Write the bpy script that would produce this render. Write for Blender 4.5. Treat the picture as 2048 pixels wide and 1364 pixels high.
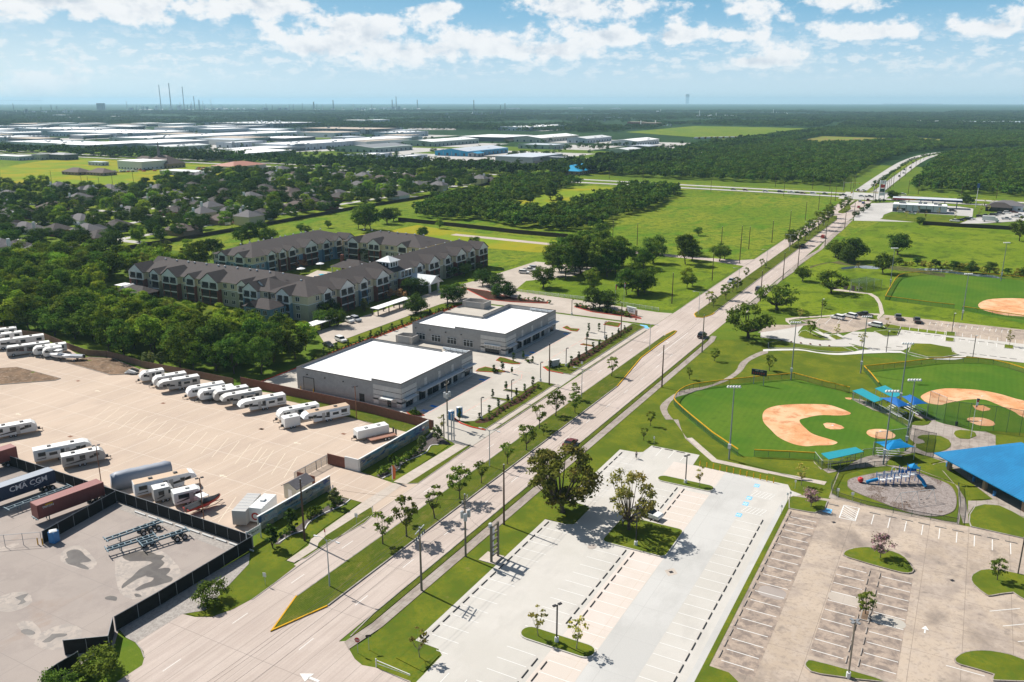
import bpy, math, random
import numpy as np
from mathutils import Vector, Matrix
from mathutils.geometry import delaunay_2d_cdt as cdt
for _o in list(bpy.data.objects): bpy.data.objects.remove(_o)
rnd = random.Random(7)
R = math.radians
scene = bpy.context.scene
# ---------------------------------------------------------------- camera
CAMH = 73.0; FPX = 1690.0
PITCH = math.atan(479/1690.0); YAW = R(28.7)
cam = bpy.data.cameras.new('camera'); camo = bpy.data.objects.new('camera', cam)
scene.collection.objects.link(camo); scene.camera = camo
camo.location = (0, 0, CAMH); camo.rotation_euler = (R(90)-PITCH, 0, YAW)
cam.sensor_width = 36; cam.lens = FPX/2048*36; cam.clip_start = 1; cam.clip_end = 120000
# ---------------------------------------------------------------- light and sky
SUN_AZ = math.atan2(0.17, -0.985); SUN_EL = R(45)
sd = Vector((math.cos(SUN_AZ)*math.cos(SUN_EL), math.sin(SUN_AZ)*math.cos(SUN_EL), math.sin(SUN_EL)))
sl = bpy.data.lights.new('sun', 'SUN'); sl.energy = 5.0; sl.angle = R(0.5); sl.color = (1.0, 0.95, 0.88)
so = bpy.data.objects.new('sun', sl); scene.collection.objects.link(so)
so.rotation_euler = sd.to_track_quat('Z', 'Y').to_euler(); so.location = (0, 0, 400)
scene.view_settings.view_transform = 'Standard'; scene.view_settings.look = 'None'
scene.view_settings.gamma = 1; scene.view_settings.exposure = 0.48
scene.render.resolution_x = 1024; scene.render.resolution_y = 682
def nodes(tree):
 N = tree.nodes; L = tree.links
 def n(t, **kw):
  x = N.new(t)
  for k, v in kw.items():
   if k == 'inp':
    for a, b in v.items(): x.inputs[a].default_value = b
   else: setattr(x, k, v)
  return x
 return N, L, n
def world():
 w = bpy.data.worlds.new("World"); scene.world = w; w.use_nodes = True
 t = w.node_tree; t.nodes.clear(); N, L, n = nodes(t)
 out = n('ShaderNodeOutputWorld'); bg = n('ShaderNodeBackground', inp={'Strength': 0.05})
 sky = n('ShaderNodeTexSky', sky_type='NISHITA', sun_disc=False, sun_elevation=SUN_EL,
   sun_rotation=math.atan2(sd.x, sd.y), air_density=1.0, dust_density=0.6, ozone_density=3.5, altitude=70)
 L.new(bg.outputs[0], out.inputs[0])
 def m(op, a, b=None, c=None, clamp=False):
  x = n('ShaderNodeMath', operation=op, use_clamp=clamp)
  for i, s in enumerate((a, b, c)):
   if s is None: continue
   if isinstance(s, (int, float)): x.inputs[i].default_value = s
   else: L.new(s, x.inputs[i])
  return x.outputs[0]
 def mr(v, a, b, c=0., d=1., smooth=True):
  x = n('ShaderNodeMapRange', interpolation_type='SMOOTHSTEP' if smooth else 'LINEAR')
  L.new(v, x.inputs[0])
  for i, q in enumerate((a, b, c, d)):
   if isinstance(q, (int, float)): x.inputs[i+1].default_value = q
   else: L.new(q, x.inputs[i+1])
  return x.outputs[0]
 def mix(f, a, b):
  x = n('ShaderNodeMix', data_type='RGBA')
  if isinstance(f, (int, float)): x.inputs[0].default_value = f
  else: L.new(f, x.inputs[0])
  for i, q in ((6, a), (7, b)):
   if isinstance(q, tuple): x.inputs[i].default_value = (*q, 1)
   else: L.new(q, x.inputs[i])
  return x.outputs[2]
 tc = n('ShaderNodeTexCoord'); sp = n('ShaderNodeSeparateXYZ'); L.new(tc.outputs['Generated'], sp.inputs[0])
 X, Y, Z = sp.outputs
 az = m('ARCTAN2', X, Y)                      # compass bearing of the view ray
 hz = m('SQRT', m('ADD', m('MULTIPLY', X, X), m('MULTIPLY', Y, Y)))
 el = m('DIVIDE', Z, hz)                      # tan of elevation
 def px(lst):
  o = []
  for u, v, ru, rv in lst:
   dx = (u-1024)/FPX; dy = -(v-682)/FPX
   a = -YAW + math.atan2(dx, math.cos(PITCH)+dy*math.sin(PITCH))
   e = (203-v)/FPX*1.02
   o.append((a, e, ru/FPX, rv/FPX))
  return o
 # the large cumulus banks of the day: bearing, elevation, half width, half height
 big = px([(60, 42, 230, 42), (230, 40, 170, 42), (330, 55, 70, 34), (440, 35, 90, 45), (520, 30, 120, 50), (620, 50, 80, 30), (585, 84, 48, 18),
    (700, 90, 45, 42), (690, 62, 20, 22), (845, 45, 60, 26), (760, 78, 50, 24), (935, 42, 34, 30), (630, 118, 90, 24), (800, 118, 160, 34), (960, 100, 130, 34),
    (1145, 40, 110, 42), (1135, 5, 140, 42), (1300, 30, 42, 42), (1370, 55, 40, 22), (1525, 20, 90, 45), (1340, 88, 80, 22), (1475, 80, 60, 24),
    (1700, 22, 110, 34), (1620, 60, 34, 20), (1860, -8, 190, 26), (1765, 85, 90, 24), (1560, 105, 60, 14), (1870, 72, 60, 14), (1935, 92, 55, 22), (2020, 85, 50, 20),
    (1790, 118, 30, 9), (1650, 95, 60, 14), (155, 150, 35, 32), (345, 152, 50, 20), (40, 165, 60, 14), (1880, 128, 50, 12), (1600, 140, 70, 12), (1490, 138, 60, 10),
    (1100, 110, 130, 28), (1200, 90, 80, 24), (2140, 60, 120, 30), (-140, 60, 160, 40)])
 # cover of the banks as a table: bearing along two colour ramps, elevation in eight steps
 def cov(a, e): return max(1-math.hypot((a-A)/ra, (e-E)/re_) for A, E, ra, re_ in big)
 vs = [-8, 16, 40, 64, 88, 112, 136, 160]; es = [(203-v)/FPX*1.02 for v in vs]; az0, az1 = -YAW-.62, -YAW+.62
 fa = mr(az, az0, az1, smooth=False); chans = []
 for h in range(2):
  cr = n('ShaderNodeValToRGB'); el_ = cr.color_ramp.elements; L.new(fa, cr.inputs[0])
  for k in range(32):
   p_ = k/31; c_ = [min(1, max(0, .5+.5*cov(az0+(az1-az0)*p_, es[h*4+j]))) for j in range(4)]
   q = el_[k] if k < 1 else (el_.new(p_) if k < 31 else el_[31])
   q.position = p_; q.color = c_
  sc_ = n('ShaderNodeSeparateColor'); L.new(cr.outputs[0], sc_.inputs[0]); chans += list(sc_.outputs)[:3]+[cr.outputs[1]]
 lo = chans[7]
 for j in range(6, -1, -1):
  t_ = mr(el, es[j+1], es[j]); d_ = m('SUBTRACT', chans[j], lo); lo = m('ADD', lo, m('MULTIPLY', d_, t_))
 B = m('MULTIPLY', m('SUBTRACT', lo, .5), 2.0)
 # same noise with the height axis scaled so puffs stay roundish
 sc = n('ShaderNodeCombineXYZ'); L.new(m('MULTIPLY', az, 34.0), sc.inputs[0]); L.new(m('MULTIPLY', el, 52.0), sc.inputs[1]); sc.inputs[2].default_value = 1.7
 nz = n('ShaderNodeTexNoise', inp={'Scale': 1.0, 'Detail': 7, 'Roughness': .6}); L.new(sc.outputs[0], nz.inputs[0])
 nA = nz.outputs[0]
 # small flat puffs near the horizon
 sc2 = n('ShaderNodeCombineXYZ'); L.new(m('MULTIPLY', az, 52.0), sc2.inputs[0]); L.new(m('MULTIPLY', el, 130.0), sc2.inputs[1]); sc2.inputs[2].default_value = 5.2
 nz2 = n('ShaderNodeTexNoise', inp={'Scale': 1.0, 'Detail': 5, 'Roughness': .62}); L.new(sc2.outputs[0], nz2.inputs[0])
 base = mr(m('ADD', m('MULTIPLY', B, .62), m('MULTIPLY', m('SUBTRACT', nA, .5), 1.7)), .04, .36)
 lowband = m('MULTIPLY', mr(el, .018, .03), mr(el, .085, .05))
 puffs = m('MULTIPLY', m('MULTIPLY', mr(nz2.outputs[0], .46, .64), lowband), .6)
 cover = m('MAXIMUM', base, puffs, clamp=True)
 # cloud colour: lit tops, soft grey bases from a shifted copy of the same density
 sh = n('ShaderNodeCombineXYZ'); L.new(m('ADD', m('MULTIPLY', az, 34.0), .35), sh.inputs[0]); L.new(m('ADD', m('MULTIPLY', el, 52.0), .5), sh.inputs[1]); sh.inputs[2].default_value = 1.7
 nzs = n('ShaderNodeTexNoise', inp={'Scale': 1.0, 'Detail': 3, 'Roughness': .55}); L.new(sh.outputs[0], nzs.inputs[0])
 relief = mr(m('SUBTRACT', nA, nzs.outputs[0]), -.22, .14)
 core = mr(B, .25, .85)
 shade = m('MULTIPLY', m('SUBTRACT', 1.0, relief), core)
 ccol = mix(m('MULTIPLY', shade, .9), (13.2, 13.5, 13.8), (8.2, 9.4, 10.8))
 # pale haze band low in the sky, deeper blue higher up
 skyc = mix(mr(el, .02, .28, .92, .0), sky.outputs[0], (2.9, 7.6, 11.8))
 skyc = mix(mr(el, .0, .115, .95, 0.), skyc, (9.2, 11.4, 12.6))
 left = mr(az, -1.15, -.55, .8, 0.)
 skyc = mix(m('MULTIPLY', left, mr(el, .02, .10, 1., .25)), skyc, (10.6, 12.6, 13.3))
 fin = mix(m('MULTIPLY', cover, mr(el, .004, .05, .35, 1.)), skyc, ccol)
 L.new(fin, bg.inputs[0])
world()
# ---------------------------------------------------------------- helpers
FR = {'E1':(250,440,6.82),'E2':(440,440,6.82),'E3':(700,440,6.82),'E4':(500,830,5.456),'E5':(0,900,6.82),'E6':(1680,760,5.4565),'E7':(240,730,6.8267),'E8':(520,780,8.525),
'F1':(1640,330,5.02),'F2':(0,640,10.24),'F3':(800,580,6.206),'F4':(580,660,5.12),'F7':(440,900,6.819),'F8':(840,760,6.82),'P':(0,0,1),'G1':(1780,740,7.58),'G2':(1620,520,8.525),'G3':(1660,950,7.314),'G4':(300,160,7.877),'G5':(0,180,6.827)}
for _i, _r in enumerate('ABCD'):
 for _j in range(4): FR[_r+str(_j+1)] = (512*_j, (160, 500, 840, 1024)[_i], 4)
def survey(u, v, z=0.0):
 """survey sight: the point at height z seen from the survey station along bearing u, v"""
 dx = (u-1024)/FPX; dy = -(v-682)/FPX; c, s = math.cos(PITCH), math.sin(PITCH)
 X = dx; Y = c+dy*s; Z = -s+dy*c; t = (z-CAMH)/Z; X *= t; Y *= t
 cy, sy = math.cos(YAW), math.sin(YAW)
 return (X*cy-Y*sy, X*sy+Y*cy)
def g(fr, x, y, z=0.0):
 o = FR[fr]; return survey(o[0]+x/o[2], o[1]+y/o[2], z)
def W(s, z=0.0):
 out = []
 for seg in s.split(';'):
  w = seg.split()
  for q in w[1:]:
   a, b = q.split(','); out.append(g(w[0], float(a), float(b), z))
 return out
C = scene.collection
class MB:
 def __init__(s): s.v = []; s.f = []; s.mi = []; s.m = 0; s.uv = None
 def add(s, vs, fs):
  o = len(s.v); s.v += [tuple(p) for p in vs]; s.f += [tuple(i+o for i in f) for f in fs]; s.mi += [s.m]*len(fs); return s
 def box(s, x0, y0, z0, x1, y1, z1):
  return s.add([(x0,y0,z0),(x1,y0,z0),(x1,y1,z0),(x0,y1,z0),(x0,y0,z1),(x1,y0,z1),(x1,y1,z1),(x0,y1,z1)],
      [(3,2,1,0),(4,5,6,7),(0,1,5,4),(1,2,6,5),(2,3,7,6),(3,0,4,7)])
 def cbox(s, cx, cy, cz, lx, ly, lz, rz=0, rx=0, ry=0):
  m = Matrix.Translation((cx,cy,cz)) @ Matrix.Rotation(rz,4,'Z') @ Matrix.Rotation(ry,4,'Y') @ Matrix.Rotation(rx,4,'X')
  vs = [m @ Vector((a*lx/2, b*ly/2, c*lz/2)) for c in (-1,1) for a,b in ((-1,-1),(1,-1),(1,1),(-1,1))]
  return s.add(vs, [(3,2,1,0),(4,5,6,7),(0,1,5,4),(1,2,6,5),(2,3,7,6),(3,0,4,7)])
 def prism(s, pts, z0, z1):
  n = len(pts)
  if sum(pts[i][0]*pts[(i+1)%n][1]-pts[(i+1)%n][0]*pts[i][1] for i in range(n)) < 0: pts = pts[::-1]
  vs = [(p[0],p[1],z0) for p in pts]+[(p[0],p[1],z1) for p in pts]
  if n > 6:
   s.add(vs, [(i,(i+1)%n,n+(i+1)%n,n+i) for i in range(n)]); return s.poly(pts, z1)
  return s.add(vs, [tuple(range(n))[::-1], tuple(range(n,2*n))]+[(i,(i+1)%n,n+(i+1)%n,n+i) for i in range(n)])
 def poly(s, pts, z):
  if len(pts) > 4:
   n = len(pts); vv, _, ff, *_r = cdt([Vector(p[:2]) for p in pts], [(i,(i+1)%n) for i in range(n)], [], 1, 1e-4)
   fs = []
   for f in ff:
    a, b, c = (vv[i] for i in f[:3]); fs.append(tuple(f) if (b-a).cross(c-a) > 0 else tuple(f)[::-1])
   return s.add([(p[0],p[1],z) for p in vv], fs)
  n = len(pts)
  if sum(pts[i][0]*pts[(i+1)%n][1]-pts[(i+1)%n][0]*pts[i][1] for i in range(n)) < 0: pts = pts[::-1]
  return s.add([(p[0],p[1],z) for p in pts], [tuple(range(n))])
 def tube(s, p0, p1, r0, r1=None, n=6, cap=True):
  if r1 is None: r1 = r0
  p0 = Vector(p0); p1 = Vector(p1); d = (p1-p0).normalized()
  a = d.orthogonal().normalized(); b = d.cross(a)
  vs = [p+(a*math.cos(t)+b*math.sin(t))*r for p, r in ((p0,r0),(p1,r1)) for t in [2*math.pi*i/n for i in range(n)]]
  fs = [(i,(i+1)%n,n+(i+1)%n,n+i) for i in range(n)]
  if cap: fs += [tuple(range(n))[::-1], tuple(range(n,2*n))]
  return s.add(vs, fs)
 def path(s, pts, r, n=5):
  for a, b in zip(pts, pts[1:]): s.tube(a, b, r, r, n)
  return s
 def lathe(s, prof, cx=0, cy=0, n=12):
  k = len(prof); vs = [(cx+r*math.cos(2*math.pi*i/n), cy+r*math.sin(2*math.pi*i/n), z) for r, z in prof for i in range(n)]
  fs = [(j*n+i, j*n+(i+1)%n, (j+1)*n+(i+1)%n, (j+1)*n+i) for j in range(k-1) for i in range(n)]
  return s.add(vs, fs+[tuple(range(n))[::-1], tuple(range((k-1)*n, k*n))])
 def loft(s, rings, cap=True):
  n = len(rings[0]); vs = [p for r in rings for p in r]
  fs = [(j*n+i, j*n+(i+1)%n, (j+1)*n+(i+1)%n, (j+1)*n+i) for j in range(len(rings)-1) for i in range(n)]
  if cap: fs += [tuple(range(n))[::-1], tuple(range((len(rings)-1)*n, len(rings)*n))]
  return s.add(vs, fs)
 def strip(s, pts, w, z, closed=False):
  """flat ribbon of width w along pts"""
  L_, R_ = offset(pts, w/2, closed), offset(pts, -w/2, closed)
  n = len(pts); k = n if closed else n-1
  vs = [(p[0],p[1],z) for p in L_]+[(p[0],p[1],z) for p in R_]
  return s.add(vs, [(n+i, n+(i+1)%n, (i+1)%n, i) for i in range(k)])
 def wall(s, pts, w, z0, z1, closed=False):
  L_, R_ = offset(pts, w/2, closed), offset(pts, -w/2, closed); n = len(pts); k = n if closed else n-1
  vs = [(p[0],p[1],z) for A in (L_, R_) for z in (z0, z1) for p in A]
  fs = []
  for i in range(k):
   j = (i+1)%n
   fs += [(j, i, n+i, n+j), (2*n+i, 2*n+j, 3*n+j, 3*n+i), (n+j, n+i, 3*n+i, 3*n+j)]
  if not closed: fs += [(0, 2*n, 3*n, n), (n-1, 2*n-1, 4*n-1, 3*n-1)]
  return s.add(vs, fs)
 def build(s, name, mat, parent=None, smooth=False, mats=None):
  me = bpy.data.meshes.new(name); me.from_pydata(s.v, [], s.f); me.update()
  for q in (mats or [mat]): me.materials.append(M(q))
  if mats: me.polygons.foreach_set('material_index', s.mi)
  if smooth: me.polygons.foreach_set('use_smooth', [True]*len(me.polygons))
  o = bpy.data.objects.new(name, me); C.objects.link(o)
  if parent: o.parent = parent
  return o
def offset(pts, d, closed=False):
 out = []; n = len(pts)
 for i in range(n):
  p = Vector(pts[i][:2])
  a = Vector(pts[i-1][:2]) if (i > 0 or closed) else None
  b = Vector(pts[(i+1)%n][:2]) if (i < n-1 or closed) else None
  d1 = (p-a).normalized() if a is not None else None; d2 = (b-p).normalized() if b is not None else None
  if d1 is None: d1 = d2
  if d2 is None: d2 = d1
  n1 = Vector((-d1.y, d1.x)); n2 = Vector((-d2.y, d2.x)); m = n1+n2
  if m.length < 1e-6: m = n1
  m.normalize(); k = max(.35, m.dot(n1)); q = p+m*(d/k); out.append((q.x, q.y))
 return out
def smooth(pts, k=4, closed=True):
 """Catmull-Rom through pts"""
 n = len(pts); out = []
 for i in range(n if closed else n-1):
  P = [Vector(pts[(i+j)%n][:2]) if closed else Vector(pts[min(max(i+j,0),n-1)][:2]) for j in (-1,0,1,2)]
  for t in [q/k for q in range(k)]:
   v = .5*((2*P[1])+(P[2]-P[0])*t+(2*P[0]-5*P[1]+4*P[2]-P[3])*t*t+(3*P[1]-P[0]-3*P[2]+P[3])*t**3); out.append((v.x, v.y))
 if not closed: out.append(tuple(pts[-1][:2]))
 return out
def tag(o, label, cat, group=None):
 o['label'] = label; o['category'] = cat
 if group: o['group'] = group
 return o
def empty(name, x, y, rz=0, z=0):
 o = bpy.data.objects.new(name, None); C.objects.link(o); o.location = (x, y, z); o.rotation_euler = (0,0,rz); o.empty_display_size = .3; return o
def thing(name, label, cat, x, y, rz=0, group=None, z=0): return tag(empty(name, x, y, rz, z), label, cat, group)
def dup(root, x, y, rz=0, label=None, group=None, z=0, s=None):
 r = root.copy(); C.objects.link(r); r.location = (x, y, z); r.rotation_euler = (0,0,rz)
 if s: r.scale = (s,s,s) if isinstance(s, (int, float)) else s
 if label: r['label'] = label
 if group: r['group'] = group
 for ch in KIDS.setdefault(root.name, list(root.children)):
  c = ch.copy(); C.objects.link(c); c.parent = r
  for q in KIDS.setdefault(ch.name, list(ch.children)):
   d = q.copy(); C.objects.link(d); d.parent = c
 return r
KIDS = {}
class Proto:
 """first use moves the original, later uses copy it"""
 def __init__(s, make): s.make = make; s.o = None
 def put(s, x, y, rz=0, label=None, group=None, z=0, sc=None):
  if s.o is None:
   s.o = s.make(); o = s.o; o.location = (x,y,z); o.rotation_euler = (0,0,rz)
   if sc: o.scale = (sc,sc,sc) if isinstance(sc, (int, float)) else sc
   if label: o['label'] = label
   if group: o['group'] = group
   return o
  o = dup(s.o, x, y, rz, label, group, z, sc or 1.0)
  return o
def struct(o): o['kind'] = 'structure'; return o
ORD = ['first','second','third','fourth','fifth','sixth','seventh','eighth','ninth','tenth','eleventh','twelfth','thirteenth','fourteenth','fifteenth','sixteenth','seventeenth','eighteenth','nineteenth','twentieth']
TENS = ['','','twenty','thirty','forty','fifty','sixty','seventy','eighty','ninety']
def nth(i):
 n = i+1
 if n <= 20: return ORD[i]
 return TENS[n//10][:-1]+'ieth' if n%10 == 0 else TENS[n//10]+' '+ORD[n%10-1]
# ---------------------------------------------------------------- materials
MATS = {}; MDEF = {}
def M(name):
 if name in MATS: return MATS[name]
 MATS[name] = MDEF[name]() if name in MDEF else None
 return MATS[name]
def lin(c):
 if isinstance(c, str):
  c = tuple(int(c[i:i+2], 16)/255 for i in (0,2,4)); return tuple(x/12.92 if x <= .04045 else ((x+.055)/1.055)**2.4 for x in c)
 return c
def base_mat(name, rough=.8, metal=0, spec=.3):
 m = bpy.data.materials.new(name); m.use_nodes = True; t = m.node_tree
 p = t.nodes['Principled BSDF']; p.inputs['Roughness'].default_value = rough; p.inputs['Metallic'].default_value = metal
 p.inputs['Specular IOR Level'].default_value = spec
 return m, t, p
def flat(name, col, rough=.6, metal=0, var=.12, scale=1.5, spec=.3):
 """plain paint or metal with slight wear and dirt"""
 def f():
  m, t, p = base_mat(name, rough, metal, spec); N, L, n = nodes(t); c = lin(col)
  tc = n('ShaderNodeNewGeometry'); nz = n('ShaderNodeTexNoise', inp={'Scale': scale, 'Detail': 5, 'Roughness': .6}); L.new(tc.outputs['Position'], nz.inputs[0])
  mx = n('ShaderNodeMix', data_type='RGBA'); L.new(nz.outputs[0], mx.inputs[0])
  mx.inputs[6].default_value = (*[max(0, x*(1-var*1.6)) for x in c], 1); mx.inputs[7].default_value = (*[min(1, x*(1+var*1.2)) for x in c], 1)
  L.new(mx.outputs[2], p.inputs['Base Color']); return m
 MDEF[name] = f
def ramp_mat(name, layers, rough=.9, joints=None, bump=None, rot=0, spec=.02, mow=None):
 """ground-like surface: stacked noise layers [(scale, lo, hi, colour)], optional slab joints (w, h, colour, mortar)"""
 def f():
  m, t, p = base_mat(name, rough, 0, spec); N, L, n = nodes(t)
  ge = n('ShaderNodeNewGeometry'); pos = ge.outputs['Position']
  if rot:
   mp = n('ShaderNodeMapping'); mp.inputs['Rotation'].default_value = (0,0,rot); L.new(pos, mp.inputs[0]); pos = mp.outputs[0]
  col = None
  for i, ly in enumerate(layers):
   if ly[0] == 0: col = lin(ly[3]); continue
   sc, lo, hi, cc = ly[:4]; st = ly[4] if len(ly) > 4 else (1,1,1)
   mp = n('ShaderNodeMapping'); mp.inputs['Scale'].default_value = st; mp.inputs['Location'].default_value = (i*13.7, i*5.1, 0); L.new(pos, mp.inputs[0])
   nz = n('ShaderNodeTexNoise', inp={'Scale': sc, 'Detail': 6, 'Roughness': .62, 'Distortion': .3}); L.new(mp.outputs[0], nz.inputs[0])
   mr = n('ShaderNodeMapRange', inp={1: lo+.03, 2: hi-.035}); L.new(nz.outputs[0], mr.inputs[0])
   amt = ly[5] if len(ly) > 5 else 1.0
   mu = n('ShaderNodeMath', operation='MULTIPLY', inp={1: amt}); L.new(mr.outputs[0], mu.inputs[0])
   mx = n('ShaderNodeMix', data_type='RGBA'); L.new(mu.outputs[0], mx.inputs[0])
   if isinstance(col, tuple): mx.inputs[6].default_value = (*col, 1)
   else: L.new(col, mx.inputs[6])
   mx.inputs[7].default_value = (*lin(cc), 1); col = mx.outputs[2]
  if mow:
   wv = n('ShaderNodeTexWave', wave_type='BANDS', bands_direction=mow[1], inp={'Scale': mow[0], 'Distortion': 1.2, 'Detail': 2, 'Detail Scale': .6}); L.new(pos, wv.inputs[0])
   mr = n('ShaderNodeMapRange', inp={1: .3, 2: .7, 3: 1-mow[2], 4: 1+mow[2]}); L.new(wv.outputs[0], mr.inputs[0])
   hs = n('ShaderNodeHueSaturation'); L.new(mr.outputs[0], hs.inputs['Value']); L.new(col, hs.inputs['Color']); col = hs.outputs[0]
  if joints:
   w, h, jc, mor = joints[:4]
   br = n('ShaderNodeTexBrick', offset=0, squash=1, inp={'Scale': 1, 'Mortar Size': mor, 'Mortar Smooth': .4, 'Brick Width': w, 'Row Height': h, 'Color1': (1,1,1,1), 'Color2': (.8,.8,.8,1), 'Mortar': (0,0,0,1)})
   L.new(pos, br.inputs[0])
   hs = n('ShaderNodeHueSaturation'); mr = n('ShaderNodeMapRange', inp={1: 0, 2: 1, 3: 1-(joints[4] if len(joints) > 4 else .12)*2, 4: 1})
   sp = n('ShaderNodeSeparateColor'); L.new(br.outputs[0], sp.inputs[0]); L.new(sp.outputs[0], mr.inputs[0])
   L.new(mr.outputs[0], hs.inputs['Value']); L.new(col, hs.inputs['Color'])
   mx = n('ShaderNodeMix', data_type='RGBA'); L.new(br.outputs[1], mx.inputs[0]); L.new(hs.outputs[0], mx.inputs[6]); mx.inputs[7].default_value = (*lin(jc), 1); col = mx.outputs[2]
  if isinstance(col, tuple): p.inputs['Base Color'].default_value = (*col, 1)
  else: L.new(col, p.inputs['Base Color'])
  if bump:
   nz = n('ShaderNodeTexNoise', inp={'Scale': bump[0], 'Detail': 4}); L.new(pos, nz.inputs[0])
   bp = n('ShaderNodeBump', inp={'Strength': bump[1], 'Distance': bump[2]}); L.new(nz.outputs[0], bp.inputs['Height']); L.new(bp.outputs[0], p.inputs['Normal'])
  return m
 MDEF[name] = f
def leafmat(name, dark, light, tr=.25, third=None):
 def f():
  m = bpy.data.materials.new(name); m.use_nodes = True; t = m.node_tree; t.nodes.clear(); N, L, n = nodes(t)
  out = n('ShaderNodeOutputMaterial'); ge = n('ShaderNodeNewGeometry'); oi = n('ShaderNodeObjectInfo')
  mx = n('ShaderNodeMix', data_type='RGBA'); L.new(ge.outputs['Random Per Island'], mx.inputs[0])
  mx.inputs[6].default_value = (*lin(dark),1); mx.inputs[7].default_value = (*lin(light),1)
  col = mx.outputs[2]
  if third:
   nz = n('ShaderNodeTexNoise', inp={'Scale': .35, 'Detail': 3}); L.new(ge.outputs['Position'], nz.inputs[0])
   mr = n('ShaderNodeMapRange', inp={1: .5, 2: .68, 3: 0, 4: .7}); L.new(nz.outputs[0], mr.inputs[0])
   m2 = n('ShaderNodeMix', data_type='RGBA'); L.new(mr.outputs[0], m2.inputs[0]); L.new(col, m2.inputs[6]); m2.inputs[7].default_value = (*lin(third),1); col = m2.outputs[2]
  hs = n('ShaderNodeHueSaturation', inp={'Saturation': .95}); L.new(col, hs.inputs['Color'])
  mr = n('ShaderNodeMapRange', inp={3: .62, 4: 1.4}); L.new(oi.outputs['Random'], mr.inputs[0]); L.new(mr.outputs[0], hs.inputs['Value'])
  mh = n('ShaderNodeMath', operation='MULTIPLY', inp={1: 7.13}); L.new(oi.outputs['Random'], mh.inputs[0]); fr = n('ShaderNodeMath', operation='FRACT'); L.new(mh.outputs[0], fr.inputs[0])
  mr2 = n('ShaderNodeMapRange', inp={3: .478, 4: .518}); L.new(fr.outputs[0], mr2.inputs[0]); L.new(mr2.outputs[0], hs.inputs['Hue'])
  d = n('ShaderNodeBsdfDiffuse'); tl = n('ShaderNodeBsdfTranslucent'); ms = n('ShaderNodeMixShader', inp={0: tr})
  L.new(hs.outputs[0], d.inputs[0]); L.new(hs.outputs[0], tl.inputs[0]); L.new(d.outputs[0], ms.inputs[1]); L.new(tl.outputs[0], ms.inputs[2]); L.new(ms.outputs[0], out.inputs[0])
  return m
 MDEF[name] = f
# ---------------------------------------------------------------- ground materials
ramp_mat('grass', [(0,0,0,(0.095,0.144,0.017)), (.02,.42,.62,(0.127,0.172,0.017)), (.12,.45,.68,(0.074,0.144,0.016),(1,1,1),.8), (.9,.5,.72,(0.164,0.196,0.032),(1,1,1),.6), (6,.45,.65,(0.063,0.115,0.015),(1,1,1),.5)], bump=(8,.5,.08))
ramp_mat('lawn', [(0,0,0,(0.092,0.122,0.014)), (.15,.4,.65,(0.151,0.166,0.016)), (1.2,.45,.7,(0.074,0.132,0.016),(1,1,1),.7), (.35,.62,.8,(0.254,0.190,0.085),(1,1,1),.55), (7,.45,.65,(0.063,0.104,0.014),(1,1,1),.4)], bump=(9,.5,.06))
ramp_mat('verge_grass', [(0,0,0,(0.102,0.121,0.015)), (.25,.4,.6,(0.073,0.102,0.013)), (1.1,.50,.72,(0.174,0.150,0.041),(1,.3,1),.75), (4,.45,.65,(0.044,0.068,0.008),(1,1,1),.6)], bump=(9,.5,.06), mow=(.9,'X',.10))
ramp_mat('field_grass', [(0,0,0,(0.063,0.141,0.015)), (.05,.4,.62,(0.095,0.162,0.018)), (.5,.5,.72,(0.051,0.114,0.017),(1,1,1),.6), (.22,.6,.8,(0.152,0.167,0.033),(1,1,1),.5), (5,.45,.65,(0.057,0.114,0.015),(1,1,1),.4)], bump=(9,.4,.04), mow=(.22,'X',.025))
ramp_mat('meadow', [(0,0,0,(0.140,0.199,0.017)), (.012,.4,.6,(0.196,0.228,0.023)), (.08,.48,.68,(0.084,0.187,0.013),(1,.4,1),.85), (.25,.45,.66,(0.050,0.102,0.013),(1,1,1),.75), (.8,.48,.68,(0.039,0.079,0.011),(1,1,1),.6)], bump=(1.5,.8,.4))
ramp_mat('rough_meadow', [(0,0,0,(0.113,0.176,0.013)), (.03,.4,.6,(0.160,0.212,0.017)), (.15,.48,.66,(0.066,0.106,0.013),(1,.6,1),.8), (.7,.5,.7,(0.054,0.089,0.013),(1,1,1),.6)], bump=(1.5,.8,.4))
ramp_mat('yellow_meadow', [(0,0,0,(.27,.25,.018)), (.02,.4,.6,(.17,.24,.02)), (.1,.5,.7,(.13,.16,.02),(1,.4,1),.6), (.35,.58,.76,(.22,.15,.04),(1,.4,1),.5)], bump=(1.5,.6,.3))
ramp_mat('brown_meadow', [(0,0,0,(.2,.19,.045)), (.008,.4,.6,(.16,.21,.03)), (.05,.45,.65,(.23,.16,.06),(1,.3,1),.8), (.3,.5,.7,(.12,.14,.03),(1,.35,1),.5)], bump=(1.5,.6,.3))
ramp_mat('far_woods', [(0,0,0,(0.025,0.057,0.018)), (.003,.42,.6,(0.034,0.075,0.023),(1,.4,1)), (.02,.5,.66,(0.020,0.044,0.016),(1,.4,1),.8), (.0012,.62,.72,(0.115,0.149,0.057),(1,.35,1),.7), (.09,.45,.65,(0.016,0.034,0.014),(1,1,1),.7)], bump=(.1,1,6))
ramp_mat('suburb_grass', [(0,0,0,(.10,.15,.02)), (.04,.4,.6,(.16,.2,.02)), (.1,.52,.7,(.05,.085,.02)), (.6,.5,.7,(.06,.09,.02))])
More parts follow.
